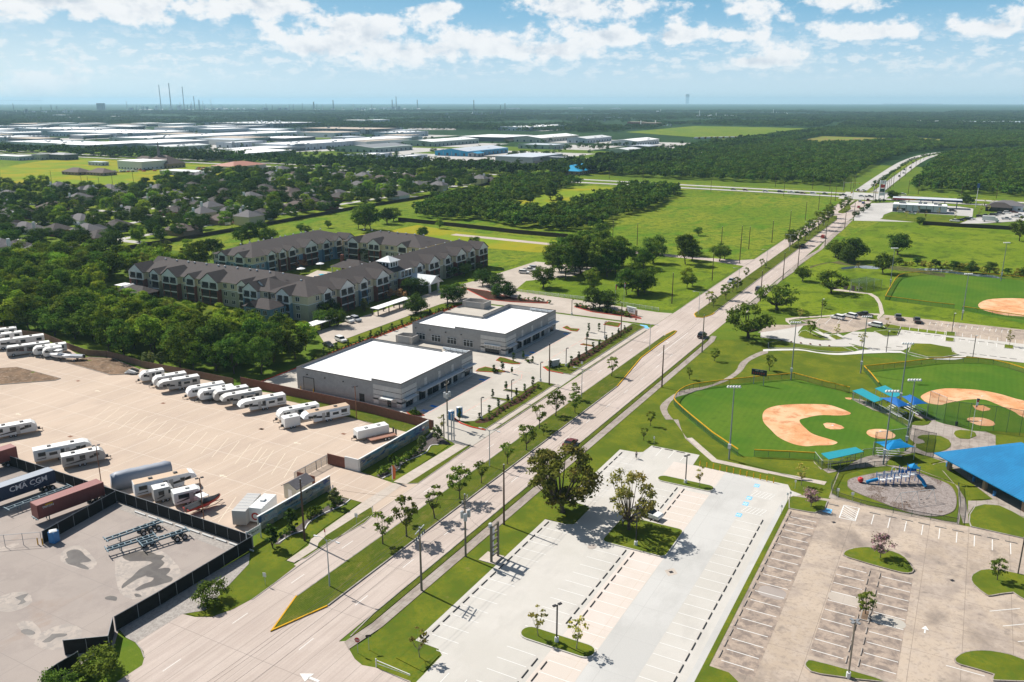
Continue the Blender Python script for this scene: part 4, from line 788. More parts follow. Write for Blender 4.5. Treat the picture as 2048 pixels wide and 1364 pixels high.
# ---------------------------------------------------------------- apartments
def hip(mb, x0, y0, x1, y1, z, rise, over=.5):
 x0 -= over; y0 -= over; x1 += over; y1 += over; w, d = x1-x0, y1-y0
 if w >= d: r0, r1 = (x0+d/2, (y0+y1)/2), (x1-d/2, (y0+y1)/2)
 else: r0, r1 = ((x0+x1)/2, y0+w/2), ((x0+x1)/2, y1-w/2)
 vs = [(x0,y0,z),(x1,y0,z),(x1,y1,z),(x0,y1,z),(r0[0],r0[1],z+rise),(r1[0],r1[1],z+rise)]
 fs = [(0,1,5,4),(1,2,5),(2,3,4,5),(3,0,4),(3,2,1,0)] if w >= d else [(0,1,4),(1,2,5,4),(2,3,5),(3,0,4,5),(3,2,1,0)]
 mb.add(vs, fs)
def bay(t, F, s, w, proj, scheme, he=9.0, two=True, gab='siding_white'):
 """projecting balcony bay under its own gable"""
 up, low = scheme; z1 = he
 b = MB()
 F.box(b, s, s+w, .01, proj-.5, 6.1, z1)                            # upper body
 o = b.build('bay', up, t)
 b = MB(); F.box(b, s, s+w, .01, proj-.52, 0, 6.1); b.build('bay', low, t)
 # balconies: dark panels paint in the recess shade, framed in white posts and slabs
 n_ = 2 if two else 1; ww = (w-.3)/n_
 for k in range(n_):
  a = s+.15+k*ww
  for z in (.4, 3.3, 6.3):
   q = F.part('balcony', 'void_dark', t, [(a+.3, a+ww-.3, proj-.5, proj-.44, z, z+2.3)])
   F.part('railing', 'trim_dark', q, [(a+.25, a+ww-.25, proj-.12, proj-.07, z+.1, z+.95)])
 b = MB()
 for k in range(n_+1): F.box(b, s+.02+k*(w-.34)/n_, s+.32+k*(w-.34)/n_, proj-.5, proj, 6.0, z1)
 for z in (2.85, 5.85, z1-.35): F.box(b, s+.03, s+w-.03, proj-.5, proj-.02, z, z+.3)
 F.tri(b, s-.1, s+w+.1, proj-.05, -1, z1, z1+w*.36); b.build('gable', gab, t)
 b = MB()
 for k in range(n_+1): F.box(b, s+.02+k*(w-.34)/n_, s+.32+k*(w-.34)/n_, proj-.48, proj-.01, 0, 5.85)
 b.build('pier', low if low != 'siding_blue' else 'siding_blue', t)
 b = MB()
 o_, d_, n2 = F.o, F.d, F.n
 def P(a, tt, z): return (o_[0]+d_[0]*a+n2[0]*tt, o_[1]+d_[1]*a+n2[1]*tt, z)
 m_ = s+w/2; zt = z1+w*.36+.25; dep = -6
 vs = [P(s-.5,proj+.25,z1-.05),P(m_,proj+.25,zt),P(s+w+.5,proj+.25,z1-.05),P(s-.5,dep,z1-.05),P(m_,dep,zt),P(s+w+.5,dep,z1-.05)]
 vs += [(x,y,z-.16) for x,y,z in vs]
 fs = [(0,1,4,3),(1,2,5,4),(6,9,10,7),(7,10,11,8),(0,6,7,1),(1,7,8,2),(0,3,9,6),(2,8,11,5)]; b.add(vs, fs); b.build('bay_roof', 'shingle', t)
def wins(t, F, ss, zs=(1.0,3.9,6.9), double=True):
 for s in ss:
  for z in zs:
   q = F.part('window', 'glass', t, [(s, s+(1.6 if double else .9), .03, .06, z, z+1.5)]); e = 1.6 if double else .9
   F.part('window_frame', 'trim_white', q, [(s-.1, s+e+.1, .02, .09, z-.12, z), (s-.1, s+e+.1, .02, .09, z+1.5, z+1.62), (s-.1, s, .02, .09, z, z+1.5), (s+e, s+e+.1, .02, .09, z, z+1.5)]+([(s+.72, s+.88, .02, .09, z, z+1.5)] if double else []))
def apt(label, masses, he=9.0):
 x0 = masses[0][0]; y0 = masses[0][1]
 t = thing('apartment_building', label, 'apartment building', x0, y0)
 b = MB(); b2 = MB(); b3 = MB(); rf = MB()
 for (a, c_, d, e, rise) in masses:
  a -= x0; d -= x0; c_ -= y0; e -= y0
  b.box(a, c_, 0, d, e, 6.0); b2.box(a+.003, c_+.003, 6.0, d-.003, e-.003, he); b3.box(a-.04, c_-.04, 5.9, d+.04, e+.04, 6.15); hip(rf, a, c_, d, e, he, rise, .6)
 b.build('lower_wall', 'siding_sage', t); b2.build('upper_wall', 'siding_cream', t); b3.build('trim_band', 'trim_white', t); rf.build('roof', 'shingle', t)
 return t, x0, y0
def vents(t, pts):
 for x, y, z in pts:
  b = MB(); b.cbox(x, y, z+.22, .55, .55, .45); b.build('roof_vent', 'roof_pale', t)
BR = ('siding_cream', 'brick_red'); BL = ('siding_white', 'siding_blue'); SG = ('siding_white', 'siding_sage')
# A: long front block
tA, ax, ay = apt('long brown roofed apartment block nearest the woods, at the left end of the complex', [(-292,217,-214,239,3.6)])
FA = Fac((0,0), (1,0), (0,-1))
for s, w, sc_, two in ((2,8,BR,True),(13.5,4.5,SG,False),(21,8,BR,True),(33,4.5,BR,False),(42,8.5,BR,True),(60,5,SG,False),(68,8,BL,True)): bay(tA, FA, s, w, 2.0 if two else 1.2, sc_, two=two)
wins(tA, FA, (11.2, 18.6, 30.4, 38.6, 51.8, 55.6, 65.6))
FAW = Fac((0,22), (0,-1), (-1,0)); bay(tA, FAW, 3, 7, 1.5, BR); wins(tA, FAW, (12, 17))
b = MB(); b.box(2.5,-7,0,2.9,-6.6,2.6); b.box(6.0,-7,0,6.4,-6.6,2.6); FA.tri(b, 1.8, 7.0, 7.2, 2.1, 2.6, 4.2); b.build('entrance_porch', 'siding_white', tA)
vents(tA, [(10+k*5.5+(k%3), 9.5, 12.3) for k in range(12)])
# C: street side block with the cupola
tC, cx_, cy_ = apt('street side apartment block with white roofed cupola, facing the retail buildings', [(-214,213,-196,333,3.6), (-226,213,-213,226,3.2)])
FC = Fac((18,0), (0,1), (1,0)); FCS = Fac((-12,0), (1,0), (0,-1))
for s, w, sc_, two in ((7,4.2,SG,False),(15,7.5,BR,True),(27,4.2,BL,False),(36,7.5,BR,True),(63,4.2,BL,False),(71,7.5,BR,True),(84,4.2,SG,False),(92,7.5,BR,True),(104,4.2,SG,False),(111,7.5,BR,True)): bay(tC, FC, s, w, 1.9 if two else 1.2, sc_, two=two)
wins(tC, FC, (4, 12.4, 23.6, 32.6, 45.6, 49, 60, 68.6, 80, 89, 101.2))
for s, w, sc_ in ((1,7,BL),(17,6,BL)): bay(tC, FCS, s, w, 1.5, sc_)
wins(tC, FCS, (10, 13.4, 24.6))
FC.part('sunroom', 'siding_white', tC, [(52, 59.5, .02, 1.2, 5.9, 6.3), (52, 59.5, .02, 1.2, 8.7, 9.0)]+[(52+k*2.4, 52.3+k*2.4, .02, 1.2, 6.3, 8.7) for k in range(4)]); FC.part('window', 'glass', tC, [(52.3, 59.2, .02, 1.0, 6.3, 8.7)])
FC.part('brick_front', 'brick_red', tC, [(51.5, 60, .02, 1.1, 0, 5.9)])
b = MB(); b.box(10,50,8.5,15.5,55.5,12.6); b.build('cupola', 'siding_white', tC)
b = MB(); b.add([(9.2,49.2,12.6),(16.3,49.2,12.6),(16.3,56.3,12.6),(9.2,56.3,12.6),(12.75,52.75,14.6)], [(3,2,1,0),(0,1,4),(1,2,4),(2,3,4),(3,0,4)]); b.build('cupola_roof', 'seam_white', tC)
b = MB()
for k in range(3): b.box(10.7+k*1.6, 49.93, 10.5, 11.6+k*1.6, 50, 12.1); b.box(15.5, 50.7+k*1.6, 10.5, 15.57, 51.6+k*1.6, 12.1)
b.build('window', 'glass', tC)
b = MB(); b.box(-3,-9,0,9,-.1,5.4); b.build('side_wing', 'siding_blue', tC); b = MB(); hip(b, -3,-9,9,-.4,5.4,2.4,.5); Fac((-3,-9),(1,0),(0,-1)).tri(b, 1, 6, .4, -4, 5.4, 7.4); b.build('side_wing_roof', 'shingle', tC)
wins(tC, Fac((-3,-9),(1,0),(0,-1)), (1.2, 6, 9), (3.2,), True); wins(tC, Fac((9,-9),(0,1),(1,0)), (2, 5), (.9,3.2), True)
vents(tC, [(8.2, 8+k*6.5+(k%3)*.8, 12.2) for k in range(17)])
# B: rear left block
tB, bx_, by_ = apt('rear apartment block with blue lower storeys, behind the pool court', [(-291,259,-268,326,4.0)])
FB = Fac((23,0), (0,1), (1,0)); FBS = Fac((0,0), (1,0), (0,-1))
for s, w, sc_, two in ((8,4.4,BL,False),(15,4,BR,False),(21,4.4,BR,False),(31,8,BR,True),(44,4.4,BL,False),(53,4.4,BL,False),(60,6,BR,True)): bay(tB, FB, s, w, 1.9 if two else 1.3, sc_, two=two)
wins(tB, FB, (2, 5, 12.8, 26.6, 40, 49.8))
for s, w, sc_ in ((4,4.5,BL),(14,5,BL)): bay(tB, FBS, s, w, 1.3, sc_, two=False)
wins(tB, FBS, (1, 10, 20.5)); FBS.part('blue_siding', 'siding_blue', tB, [(0.02, 22.98, .01, .05, 0, 5.9)]); FB.part('blue_siding', 'siding_blue', tB, [(0.02, 7.9, .01, .05, 0, 5.9), (25.6, 30.9, .01, .05, 0, 5.9), (39.2, 52.9, .01, .05, 0, 5.9)])
vents(tB, [(10.6, 6+k*4.6+(k%3)*.7, 12.8) for k in range(12)])
# D: rear right block
tD, dx_, dy_ = apt('rear apartment block closing the far side of the pool court', [(-264,314,-219,338,4.0)])
FD = Fac((0,0), (1,0), (0,-1))
for s, w, sc_, two in ((4,6,BR,False),(16,6.5,BR,True),(33,5,BR,False)): bay(tD, FD, s, w, 1.6, sc_, two=two)
wins(tD, FD, (1, 12, 25, 28, 40)); wins(tD, Fac((45,0),(0,1),(1,0)), (3, 8, 16))
vents(tD, [(4+k*5, 11, 12.9) for k in range(8)])
# small structures of the complex
def post_roof(name, label, cat, x0, y0, x1, y1, h, rise, mat, pm, n=(2,2), group=None, thick=.2):
 t = thing(name, label, cat, x0, y0, group=group); w, d = x1-x0, y1-y0
 for i in range(n[0]):
  for j in range(n[1]):
   px, py = .5+(w-1)*i/max(1,n[0]-1), .5+(d-1)*j/max(1,n[1]-1)
   MB().box(px-.14,py-.14,0,px+.14,py+.14,h).build('post', pm, t)
 b = MB()
 if rise > 0: hip(b, 0, 0, w, d, h, rise, .3)
 else: b.box(0,0,h,w,d,h+thick)
 b.build('roof', mat, t); return t
pv = post_roof('pavilion', 'dark roofed open pavilion beside the apartment pool', 'pavilion', -246, 283, -229, 294, 3.2, 3.0, 'shingle', 'siding_white', (4,2))
MB().box(2,4.5,0,3.2,5.7,8).build('chimney', 'brick_red', pv)
for i, (fr_n, x, y, lx, ly, lb) in enumerate((('E3',300,1190,3.5,20,'flat pale carport between the street trees, in front of the cupola block'),('B2',390,590,4,14,'flat pale carport half hidden at the edge of the woods'),('B1',930,275,16,5,'flat pale carport at the left end of the apartment complex'),('B1',350,420,8,6,'small pale roofed carport among the trees of the woods'),('A4',-1000,1000,1,1,''))):
 if not lb: continue
 p = g(fr_n, x, y, 2.8); post_roof('carport', lb, 'carport', p[0], p[1]-1, p[0]+lx, p[1]-1+ly, 2.6, 0, 'roof_white', 'trim_dark', (2,4) if ly > lx else (4,2))
q = thing('entrance_canopy', 'white metal gabled drive-through canopy at the apartment entrance', 'canopy', -198, 270)
for x, y in ((.8,1),(.8,7),(12.6,1),(12.6,7)): MB().box(x-.35,y-.35,0,x+.35,y+.35,3.6).build('post', 'siding_white', q)
b = MB(); F_ = Fac((0,0),(0,1),(1,0)); F_.tri(b, -.3, 8.3, 13.4, 0, 3.6, 6.3); b.build('gable', 'siding_white', q)
b = MB(); b.add([(-.3,-1,3.4),(-.3,4,6.5),(-.3,9,3.4),(13.9,-1,3.4),(13.9,4,6.5),(13.9,9,3.4),(-.3,-1,3.62),(-.3,4,6.72),(-.3,9,3.62),(13.9,-1,3.62),(13.9,4,6.72),(13.9,9,3.62)], [(0,1,4,3),(1,2,5,4),(6,9,10,7),(7,10,11,8),(0,6,7,1),(1,7,8,2),(3,4,10,9),(4,5,11,10),(0,3,9,6),(2,8,11,5)]); b.build('roof', 'seam_white', q)
p = g('B1', 1115, 375); post_roof('garage', 'low dark roofed garage at the corner of the apartment complex', 'garage', p[0]-7, p[1]-4, p[0]+7, p[1]+4, 2.4, 2.2, 'shingle', 'brick_red', (5,2))
for nm_, (fr_n, x, y) in (('left', ('E2',1110,740)), ('right', ('E2',1370,670))):
 p = g(fr_n, x, y); o = thing('parasol', 'yellow parasol at the %s end of the apartment pool' % nm_, 'parasol', *p, group='poolside parasols', z=.14)
 MB().tube((0,0,0),(0,0,2.6),.05).build('pole', 'metal_grey', o); MB().lathe([(1.9,2.3),(1.8,2.42),(.1,3.0)], 0, 0, 10).build('canopy', 'rv_cream', o)
for fr_n, x, y, lx, ly, lb in (('F4',1090,125,6,3.5,'six sided block enclosure for bins between the two retail buildings'),('B2',1655,455,9,5,'open topped block enclosure for bins behind the L shaped building')):
 p = g(fr_n, x, y); o = thing('bin_enclosure', lb, 'bin enclosure', *p, z=.1)
 MB().wall([(0,0),(lx,0),(lx,ly),(lx*.5,ly+1),(0,ly)], .25, 0, 2.3, closed=True).build('wall', 'concrete_block', o); MB().box(lx*.15,-.2,.1,lx*.85,-.13,2.0).build('gate', 'post_grey', o)
# ---------------------------------------------------------------- industrial district
def wh(label, h, left, near, right, roof='roof_white', wall='wall_pale', gable=0, docks=0, band=None, name='warehouse'):
 L_, N_, R_ = (g(*q, h) for q in (left, near, right))
 x0, x1, y0, y1 = min(L_[0],N_[0]-8), N_[0], N_[1], max(R_[1], N_[1]+10)
 t = thing(name, label, 'warehouse', x0, y0, group='warehouses of the industrial district'); w, d = x1-x0, y1-y0
 b = MB(); b.box(0,0,0,w,d,h)
 if gable: Fac((w,0),(-1,0),(0,-1)).tri(b, 0, w, -.01, -d+.01, h, h+gable)
 b.build('wall', wall, t)
 b = MB()
 if gable:
  b.add([(-.6,-.6,h-.1),(w/2,-.6,h+gable+.3),(w+.6,-.6,h-.1),(-.6,d+.6,h-.1),(w/2,d+.6,h+gable+.3),(w+.6,d+.6,h-.1),(-.6,-.6,h-.4),(w/2,-.6,h+gable),(w+.6,-.6,h-.4),(-.6,d+.6,h-.4),(w/2,d+.6,h+gable),(w+.6,d+.6,h-.4)], [(0,1,4,3),(1,2,5,4),(6,9,10,7),(7,10,11,8),(0,6,7,1),(1,7,8,2),(3,4,10,9),(4,5,11,10)])
 else: b.box(.4,.4,h,w-.4,d-.4,h+.05); 
 b.build('roof', roof, t)
 if not gable: MB().wall([(.3,.3),(w-.3,.3),(w-.3,d-.3),(.3,d-.3)], .7, h, h+.9, closed=True).build('parapet', wall, t)
 F1 = Fac((w,0),(0,1),(1,0)); F2 = Fac((0,0),(1,0),(0,-1))
 for F, ln in ((F1, d), (F2, w)):
  n_ = max(2, min(24, int(ln/12)))
  F.part('dock_door', 'glass_blue', t, [(ln*(k+.5)/n_-1.6, ln*(k+.5)/n_+1.6, .02, .3, .8, 4.2) for k in range(n_)])
  if not gable and ln > 60: [F.part('entrance_block', 'wall_grey', t, [(ln*a_, ln*(a_+.06), .01, .8, 0, h+1.8)]) for a_ in (.02, .9)]
  F.part('wall_band', 'wall_grey', t, [(ln*k/n_-.3, ln*k/n_+.3, .01, .12, 0, h-.5) for k in range(1, n_)])
 if w*d > 4000:
  for k in range(9): MB().cbox(w*rnd.uniform(.1,.9), d*rnd.uniform(.1,.9), h+.8, 3, 3, 1.5).build('roof_unit', 'wall_grey', t)
 return t
WH = [
 ('longest white roofed warehouse, the front one of the district', 9, ('A1',835,462), ('A1',1190,470), ('A2',290,410)),
 ('long white roofed warehouse right of the longest one', 9, ('A2',0,510), ('A2',285,522), ('A2',1262,455)),
 ('white roofed warehouse behind the highway at the far left', 8, ('A1',85,490), ('A1',590,515), ('A1',905,498)),
 ('white roofed warehouse behind the longest one, with a row of small windows', 9, ('A1',550,405), ('A1',1010,430), ('A1',1500,408)),
 ('white roofed warehouse farthest back on the left', 9, ('A1',220,385), ('A1',530,398), ('A1',760,380)),
 ('small warehouse with red tinted wall beyond the left white roofs', 8, ('A1',50,382), ('A1',190,384), ('A1',330,378)),
 ('flat white warehouse standing right of the twin long ones', 9, ('A2',835,425), ('A2',1150,425), ('A2',1385,413)),
 ('white office warehouse with dark window row, right of centre', 9, ('A2',1820,382), ('A3',140,380), ('A3',405,358)),
 ('low white warehouse in front of the twin long ones', 5, ('A2',720,600), ('A2',860,608), ('A2',1085,588)),
 ('low pale warehouse right of the small white one by the highway', 5, ('A2',1100,612), ('A2',1170,620), ('A2',1405,602)),
]
for q in WH: wh(*q)
for q, kw in (
 (('grey gable roofed steel shed with green wall, behind the highway', 7, ('A2',700,530), ('A2',945,545), ('A2',1255,522)), dict(roof='roof_grey', wall='wall_greenish', gable=3)),
 (('blue walled steel shed with corrugated grey roof', 7, ('A2',1470,560), ('A2',1700,572), ('A2',2020,542)), dict(roof='roof_tin', wall='roof_blue', gable=3)),
 (('small shed with light blue roof before the blue walled one', 5, ('A2',1700,585), ('A2',1770,588), ('A2',2000,588)), dict(roof='roof_blue', wall='wall_grey', gable=1.5)),
 (('low pale green warehouse with flat white roof', 8, ('A2',1220,485), ('A2',1420,495), ('A2',1830,470)), dict(wall='wall_greenish', gable=2)),
 (('dark slate fronted works with stepped grey roofs near the highway', 9, ('A3',305,612), ('A3',430,626), ('A3',755,626)), dict(roof='roof_tin', wall='wall_slate')),
 (('cream gable roofed shed with yellow wall', 8, ('A3',85,455), ('A3',235,465), ('A3',490,440)), dict(wall='wall_cream', gable=3)),
 (('grey gabled shed with small sign, right of the cream one', 8, ('A3',490,462), ('A3',600,470), ('A3',798,452)), dict(wall='wall_pale', gable=2.5, roof='roof_pale')),
 (('long low office with green tinted windows', 6, ('A3',75,515), ('A3',330,525), ('A3',560,515)), dict(wall='wall_greenish', roof='roof_tin')),
 (('white gabled shed beside the hedge line', 8, ('A3',845,480), ('A3',1000,490), ('A3',1168,470)), dict(wall='wall_white', gable=2)),
 (('small olive green shed in front of the wood', 8, ('A3',838,548), ('A3',930,560), ('A3',1000,545)), dict(wall='wall_greenish', roof='roof_pale', gable=1.5)),
 (('low wide slate roofed shed next to the wood', 6, ('A3',985,520), ('A3',1100,532), ('A3',1375,528)), dict(wall='wall_slate', roof='roof_tin', gable=1)),
 (('long dark slate warehouse at the back of the district', 11, ('A1',1680,342), ('A2',100,352), ('A2',770,342)), dict(wall='wall_slate', roof='roof_pale')),
 (('second dark slate warehouse behind the white roofs', 10, ('A2',480,380), ('A2',900,398), ('A2',1145,385)), dict(wall='wall_slate', roof='roof_tan')),
 (('pale warehouse with big doors behind the longest one', 10, ('A1',1470,378), ('A1',1560,380), ('A1',1720,378)), dict(roof='roof_tin')),
 (('low white shed with ribbed roof, left of the twin long ones', 6, ('A1',1190,525), ('A1',1350,535), ('A1',1635,515)), dict(roof='roof_pale', wall='wall_greenish', gable=1)),
 (('pale green and white warehouse before the twin long ones', 8, ('A1',1750,500), ('A1',1850,505), ('A2',100,490)), dict(wall='wall_pale')),
 (('white warehouse at the far left edge with dark loading bays', 8, ('A1',-200,455), ('A1',60,462), ('A1',75,440)), dict(wall='wall_pale', roof='roof_pale'))): wh(*q, **kw)
WHP = [o for o in C.objects if o.name.startswith('warehouse') and o.type == 'EMPTY']; WHB = [(o.location.x+60, o.location.y+80, 130) for o in WHP]
k_ = 0
while k_ < 66:
 x, y = rnd.uniform(-2600,-440), rnd.uniform(860,1850); w, d, h = rnd.uniform(35,110), rnd.uniform(40,130), rnd.uniform(6,10)
 if y > 1300-(x+440)*.6 or any(abs(x-a) < c_*.75 and abs(y-b_) < c_*.8 for a, b_, c_ in WHB): 
  if rnd.random() > .02: continue
 if any(math.dist((x,y), q[:2]) < 84 for q in WHB): continue
 WHB.append((x,y,90)); k_ += 1; t = thing('warehouse', 'smaller pale roofed shed in the industrial district', 'warehouse', x, y, group='small sheds of the industrial district'); wl = rnd.choice(('wall_pale','wall_white','wall_grey','wall_cream','wall_greenish','wall_slate'))
 MB().box(-w/2,-d/2,0,w/2,d/2,h).build('wall', wl, t); b = MB(); b.box(-w/2+.5,-d/2+.5,h,w/2-.5,d/2-.5,h+.1); b.build('roof', rnd.choice(('roof_white','roof_white','roof_pale','roof_tin','roof_tan')), t); MB().box(w/2,-d/2+3,.5,w/2+.3,d/2-3,4).build('dock_doors', 'glass_blue', t)
b = MB()
for x, y, c_ in WHB: b.box(x-c_*.5, y-c_*.55, .05, x+c_*.5, y+c_*.55, .09+.004*(int(abs(x+y))%7))
struct(b.build('yard_paving', 'far_road'))
def simple_bldg(name, label, cat, fr_n, x, y, w, d, h, wall, roof, rise=2, z=0, rot=0, extra=None):
 p = g(fr_n, x, y); t = thing(name, label, cat, *p, rz=rot)
 MB().box(-w/2,0,0,w/2,d,h).build('wall', wall, t); b = MB()
 if rise: hip(b, -w/2, 0, w/2, d, h, rise, .6)
 else: b.box(-w/2-.3,-.3,h,w/2+.3,d+.3,h+.4)
 b.build('roof', roof, t)
 F = Fac((-w/2,0),(1,0),(0,-1)); n_ = max(2, int(w/5)); 
 for k in range(min(n_, 14)): F.part('window', 'glass', t, [(w*(k+.5)/n_-.8, w*(k+.5)/n_+.8, .02, .06, 1, 2.4)])
 F = Fac((w/2,0),(0,1),(1,0)); n_ = max(2, int(d/5))
 for k in range(min(n_, 14)): F.part('window', 'glass', t, [(d*(k+.5)/n_-.8, d*(k+.5)/n_+.8, .02, .06, 1, 2.4)])
 return t
simple_bldg('office_building', 'low building with bright blue hip roof beside the highway', 'office', 'A3', 420, 758, 34, 70, 4, 'brick_tan', 'roof_blue', 5)
o = simple_bldg('meeting_hall', 'cream hall with long red roof in the light green fields', 'hall', 'A1', 1780, 735, 34, 48, 6, 'wall_cream', 'roof_red', 4)
o = simple_bldg('church', 'dark roofed church with a thin steeple, left of the red roofed hall', 'church', 'A1', 1240, 705, 40, 26, 5, 'brick_tan', 'shingle_brown', 9)
MB().lathe([(2.2,10),(2.2,17),(.1,30)], -6, 12, 4).build('steeple', 'shingle_grey', o)
b = MB(); hip(b, -48,4,-16,24,5,7,.5); b.build('wing_roof', 'shingle_brown', o)
simple_bldg('sports_hall', 'white flat roofed sports hall next to the church', 'hall', 'A1', 1040, 718, 40, 34, 9, 'wall_white', 'roof_white', 0)
simple_bldg('office_building', 'long flat grey building in front of the red roofed hall', 'office', 'A1', 1440, 765, 60, 20, 4, 'wall_grey', 'roof_pale', 0)
simple_bldg('shop', 'grey restaurant with a red panel at the far left by the highway', 'shop', 'A1', 450, 640, 34, 20, 7, 'wall_slate', 'roof_grey', 2)
simple_bldg('shop', 'long low pale shop row at the left edge by the highway', 'shop', 'A1', 40, 640, 60, 20, 5, 'wall_pale', 'roof_pale', 0)
simple_bldg('shop', 'small tan shop between trees at the left by the highway', 'shop', 'A1', 290, 640, 18, 18, 7, 'wall_cream', 'roof_grey', 0)
simple_bldg('shed', 'small flat roofed pale shed left of the sports hall', 'shed', 'A1', 760, 685, 24, 10, 4, 'wall_pale', 'roof_tin', 0)
for k, (x, y) in enumerate(((560,760),(760,765))): simple_bldg('house', 'brown roofed long house in the light green field, %s of two' % ('left','right')[k], 'house', 'A1', x, y, 26, 16, 3.2, 'brick_tan', 'shingle_brown', 4)
# ---------------------------------------------------------------- trees
leafmat('leaf_oak', (0.031,0.076,0.010), (0.111,0.194,0.019), .2, (0.187,0.246,0.021))
leafmat('leaf_dark', (0.022,0.057,0.011), (0.080,0.139,0.019), .18)
leafmat('leaf_bright', (0.077,0.159,0.010), (0.243,0.368,0.021), .3, (0.352,0.409,0.023))
leafmat('leaf_yellow', (.07,.125,0.012), (.20,.255,0.023), .3, (.24,.25,0.033))
leafmat('leaf_street', (0.051,0.100,0.012), (0.187,0.256,0.023), .25, (0.287,0.306,0.034))
leafmat('leaf_sycamore', (0.077,0.118,0.018), (0.264,0.306,0.040), .3, (0.440,0.389,0.070))
leafmat('leaf_sparse', (0.171,0.185,0.030), (0.484,0.430,0.081), .3, (0.500,0.348,0.070))
leafmat('leaf_grey', (0.077,0.109,0.035), (0.220,0.256,0.075), .2)
leafmat('leaf_purple', (0.086,0.109,0.046), (0.375,0.205,0.232), .2, (0.484,0.267,0.304))
leafmat('leaf_red', (0.205,0.100,0.046), (0.500,0.267,0.125), .25)
leafmat('leaf_forest', (0.028,0.070,0.010), (0.099,0.183,0.019), .15, (0.155,0.235,0.021))
leafmat('leaf_farforest', (0.024,0.057,0.011), (0.075,0.135,0.019), .12)
leafmat('leaf_conifer', (0.021,0.050,0.010), (0.065,0.112,0.019), .15)
leafmat('leaf_shrub', (0.043,0.092,0.012), (0.155,0.226,0.023), .2)
leafmat('leaf_reed', (0.273,0.251,0.030), (0.500,0.500,0.058), .3)
ramp_mat('bark', [(0,0,0,(.13,.105,.085)), (2,.4,.65,(.07,.055,.045))], rough=1)
ramp_mat('bark_pale', [(0,0,0,(.30,.27,.23)), (2,.4,.65,(.16,.14,.12))], rough=1)
def np_mesh(name, V, Q, mat):
 me = bpy.data.meshes.new(name); nv, nq = len(V), len(Q); k = Q.shape[1]
 me.vertices.add(nv); me.vertices.foreach_set('co', V.astype(np.float32).ravel())
 me.loops.add(nq*k); me.loops.foreach_set('vertex_index', Q.astype(np.int32).ravel())
 me.polygons.add(nq); me.polygons.foreach_set('loop_start', np.arange(0, nq*k, k, dtype=np.int32)); me.polygons.foreach_set('loop_total', np.full(nq, k, dtype=np.int32))
 me.update(); me.validate(); me.materials.append(M(mat)); return me
def leaves(rng, centres, radii, per, size, flat=.8):
 """leaf sprays around clump centres, denser to the outside of each clump"""
 n = len(centres)*per; c = np.repeat(np.array(centres), per, 0); r = np.repeat(np.array(radii), per)
 d = rng.normal(size=(n,3)); d /= np.linalg.norm(d, axis=1)[:,None]; d[:,2] = np.where(d[:,2] < -.35, -d[:,2]*.5, d[:,2])
 rad = r*(rng.random(n)**.45); p = c+d*rad[:,None]*np.array([1,1,flat])
 nrm = d*.9+rng.normal(size=(n,3))*.55+np.array([0,0,.55]); nrm /= np.linalg.norm(nrm, axis=1)[:,None]
 a = np.cross(nrm, rng.normal(size=(n,3))); a /= np.linalg.norm(a, axis=1)[:,None]; b = np.cross(nrm, a)
 s = size*(.6+.8*rng.random(n))[:,None]; w = s*(.55+.3*rng.random(n))[:,None]
 V = np.stack([p-a*s*.5, p+b*w*.5-nrm*s*.08, p+a*s*.5, p-b*w*.5-nrm*s*.08], 1).reshape(-1,3)
 return V, np.arange(n*4).reshape(-1,4)
def tree_meshes(seed, H, Rr, base, clumps, per, leaf, lm, bark='bark', trunk_r=.22, shape='round', cl_r=.42, limbs=6, fork=None, hollow=.35):
 rng = np.random.default_rng(seed); cs = []; rs = []
 cz = (base+H)/2; hz = (H-base)/2
 for i in range(clumps):
  for _ in range(20):
   d = rng.normal(size=3); d /= np.linalg.norm(d); q = (hollow+(1-hollow)*rng.random())**.6
   if shape == 'flat': z = cz+hz*d[2]*q*.9; rr = Rr*(1.0 if d[2] < 0 else .9)
   elif shape == 'cone': z = cz+hz*d[2]*q; rr = Rr*(1-.75*(z-base)/(H-base))
   elif shape == 'vase': z = cz+hz*d[2]*q; rr = Rr*(.35+.75*(z-base)/(H-base))
   elif shape == 'tall': z = cz+hz*d[2]*q; rr = Rr*(.85-.4*abs((z-cz)/hz))
   else: z = cz+hz*d[2]*q; rr = Rr
   x, y = d[0]*q*rr, d[1]*q*rr; cr = cl_r*Rr*(.65+.7*rng.random())*(.75 if shape in ('cone','tall') else 1)
   if z > base*.8: break
  cs.append((x,y,z)); rs.append(cr)
 V, Q = leaves(rng, cs, rs, per, leaf); crown = np_mesh('crown', V, Q, lm)
 b = MB(); f = fork or base*.85; lean = rng.normal(size=2)*.04*H
 top = (lean[0]*.5, lean[1]*.5, f); b.tube((0,0,-.2), (0,0,.4), trunk_r*1.5, trunk_r*1.08, 8, False); b.tube((0,0,.4), top, trunk_r*1.08, trunk_r*.8, 8, False)
 order = sorted(range(len(cs)), key=lambda i: -abs(cs[i][0])-abs(cs[i][1]))[:limbs]+list(range(min(3,len(cs))))
 for i in order:
  e = Vector(cs[i]); s0 = Vector(top); mid = s0.lerp(e, .5)+Vector((0,0,-.06*H)); 
  b.tube(s0, mid, trunk_r*.5, trunk_r*.32, 5, False); b.tube(mid, e, trunk_r*.32, trunk_r*.1, 5, False)
 b.tube(top, (lean[0],lean[1],H*.8), trunk_r*.7, trunk_r*.12, 5, False)
 me = bpy.data.meshes.new('trunk'); me.from_pydata(b.v, [], b.f); me.update(); me.materials.append(M(bark)); return me, crown
TREES = {}
def kind(k, n, **kw): TREES[k] = [None]*n, kw
kind('oak', 5, H=9, Rr=4.5, base=1.8, clumps=34, per=95, leaf=.56, lm='leaf_oak', trunk_r=.3)
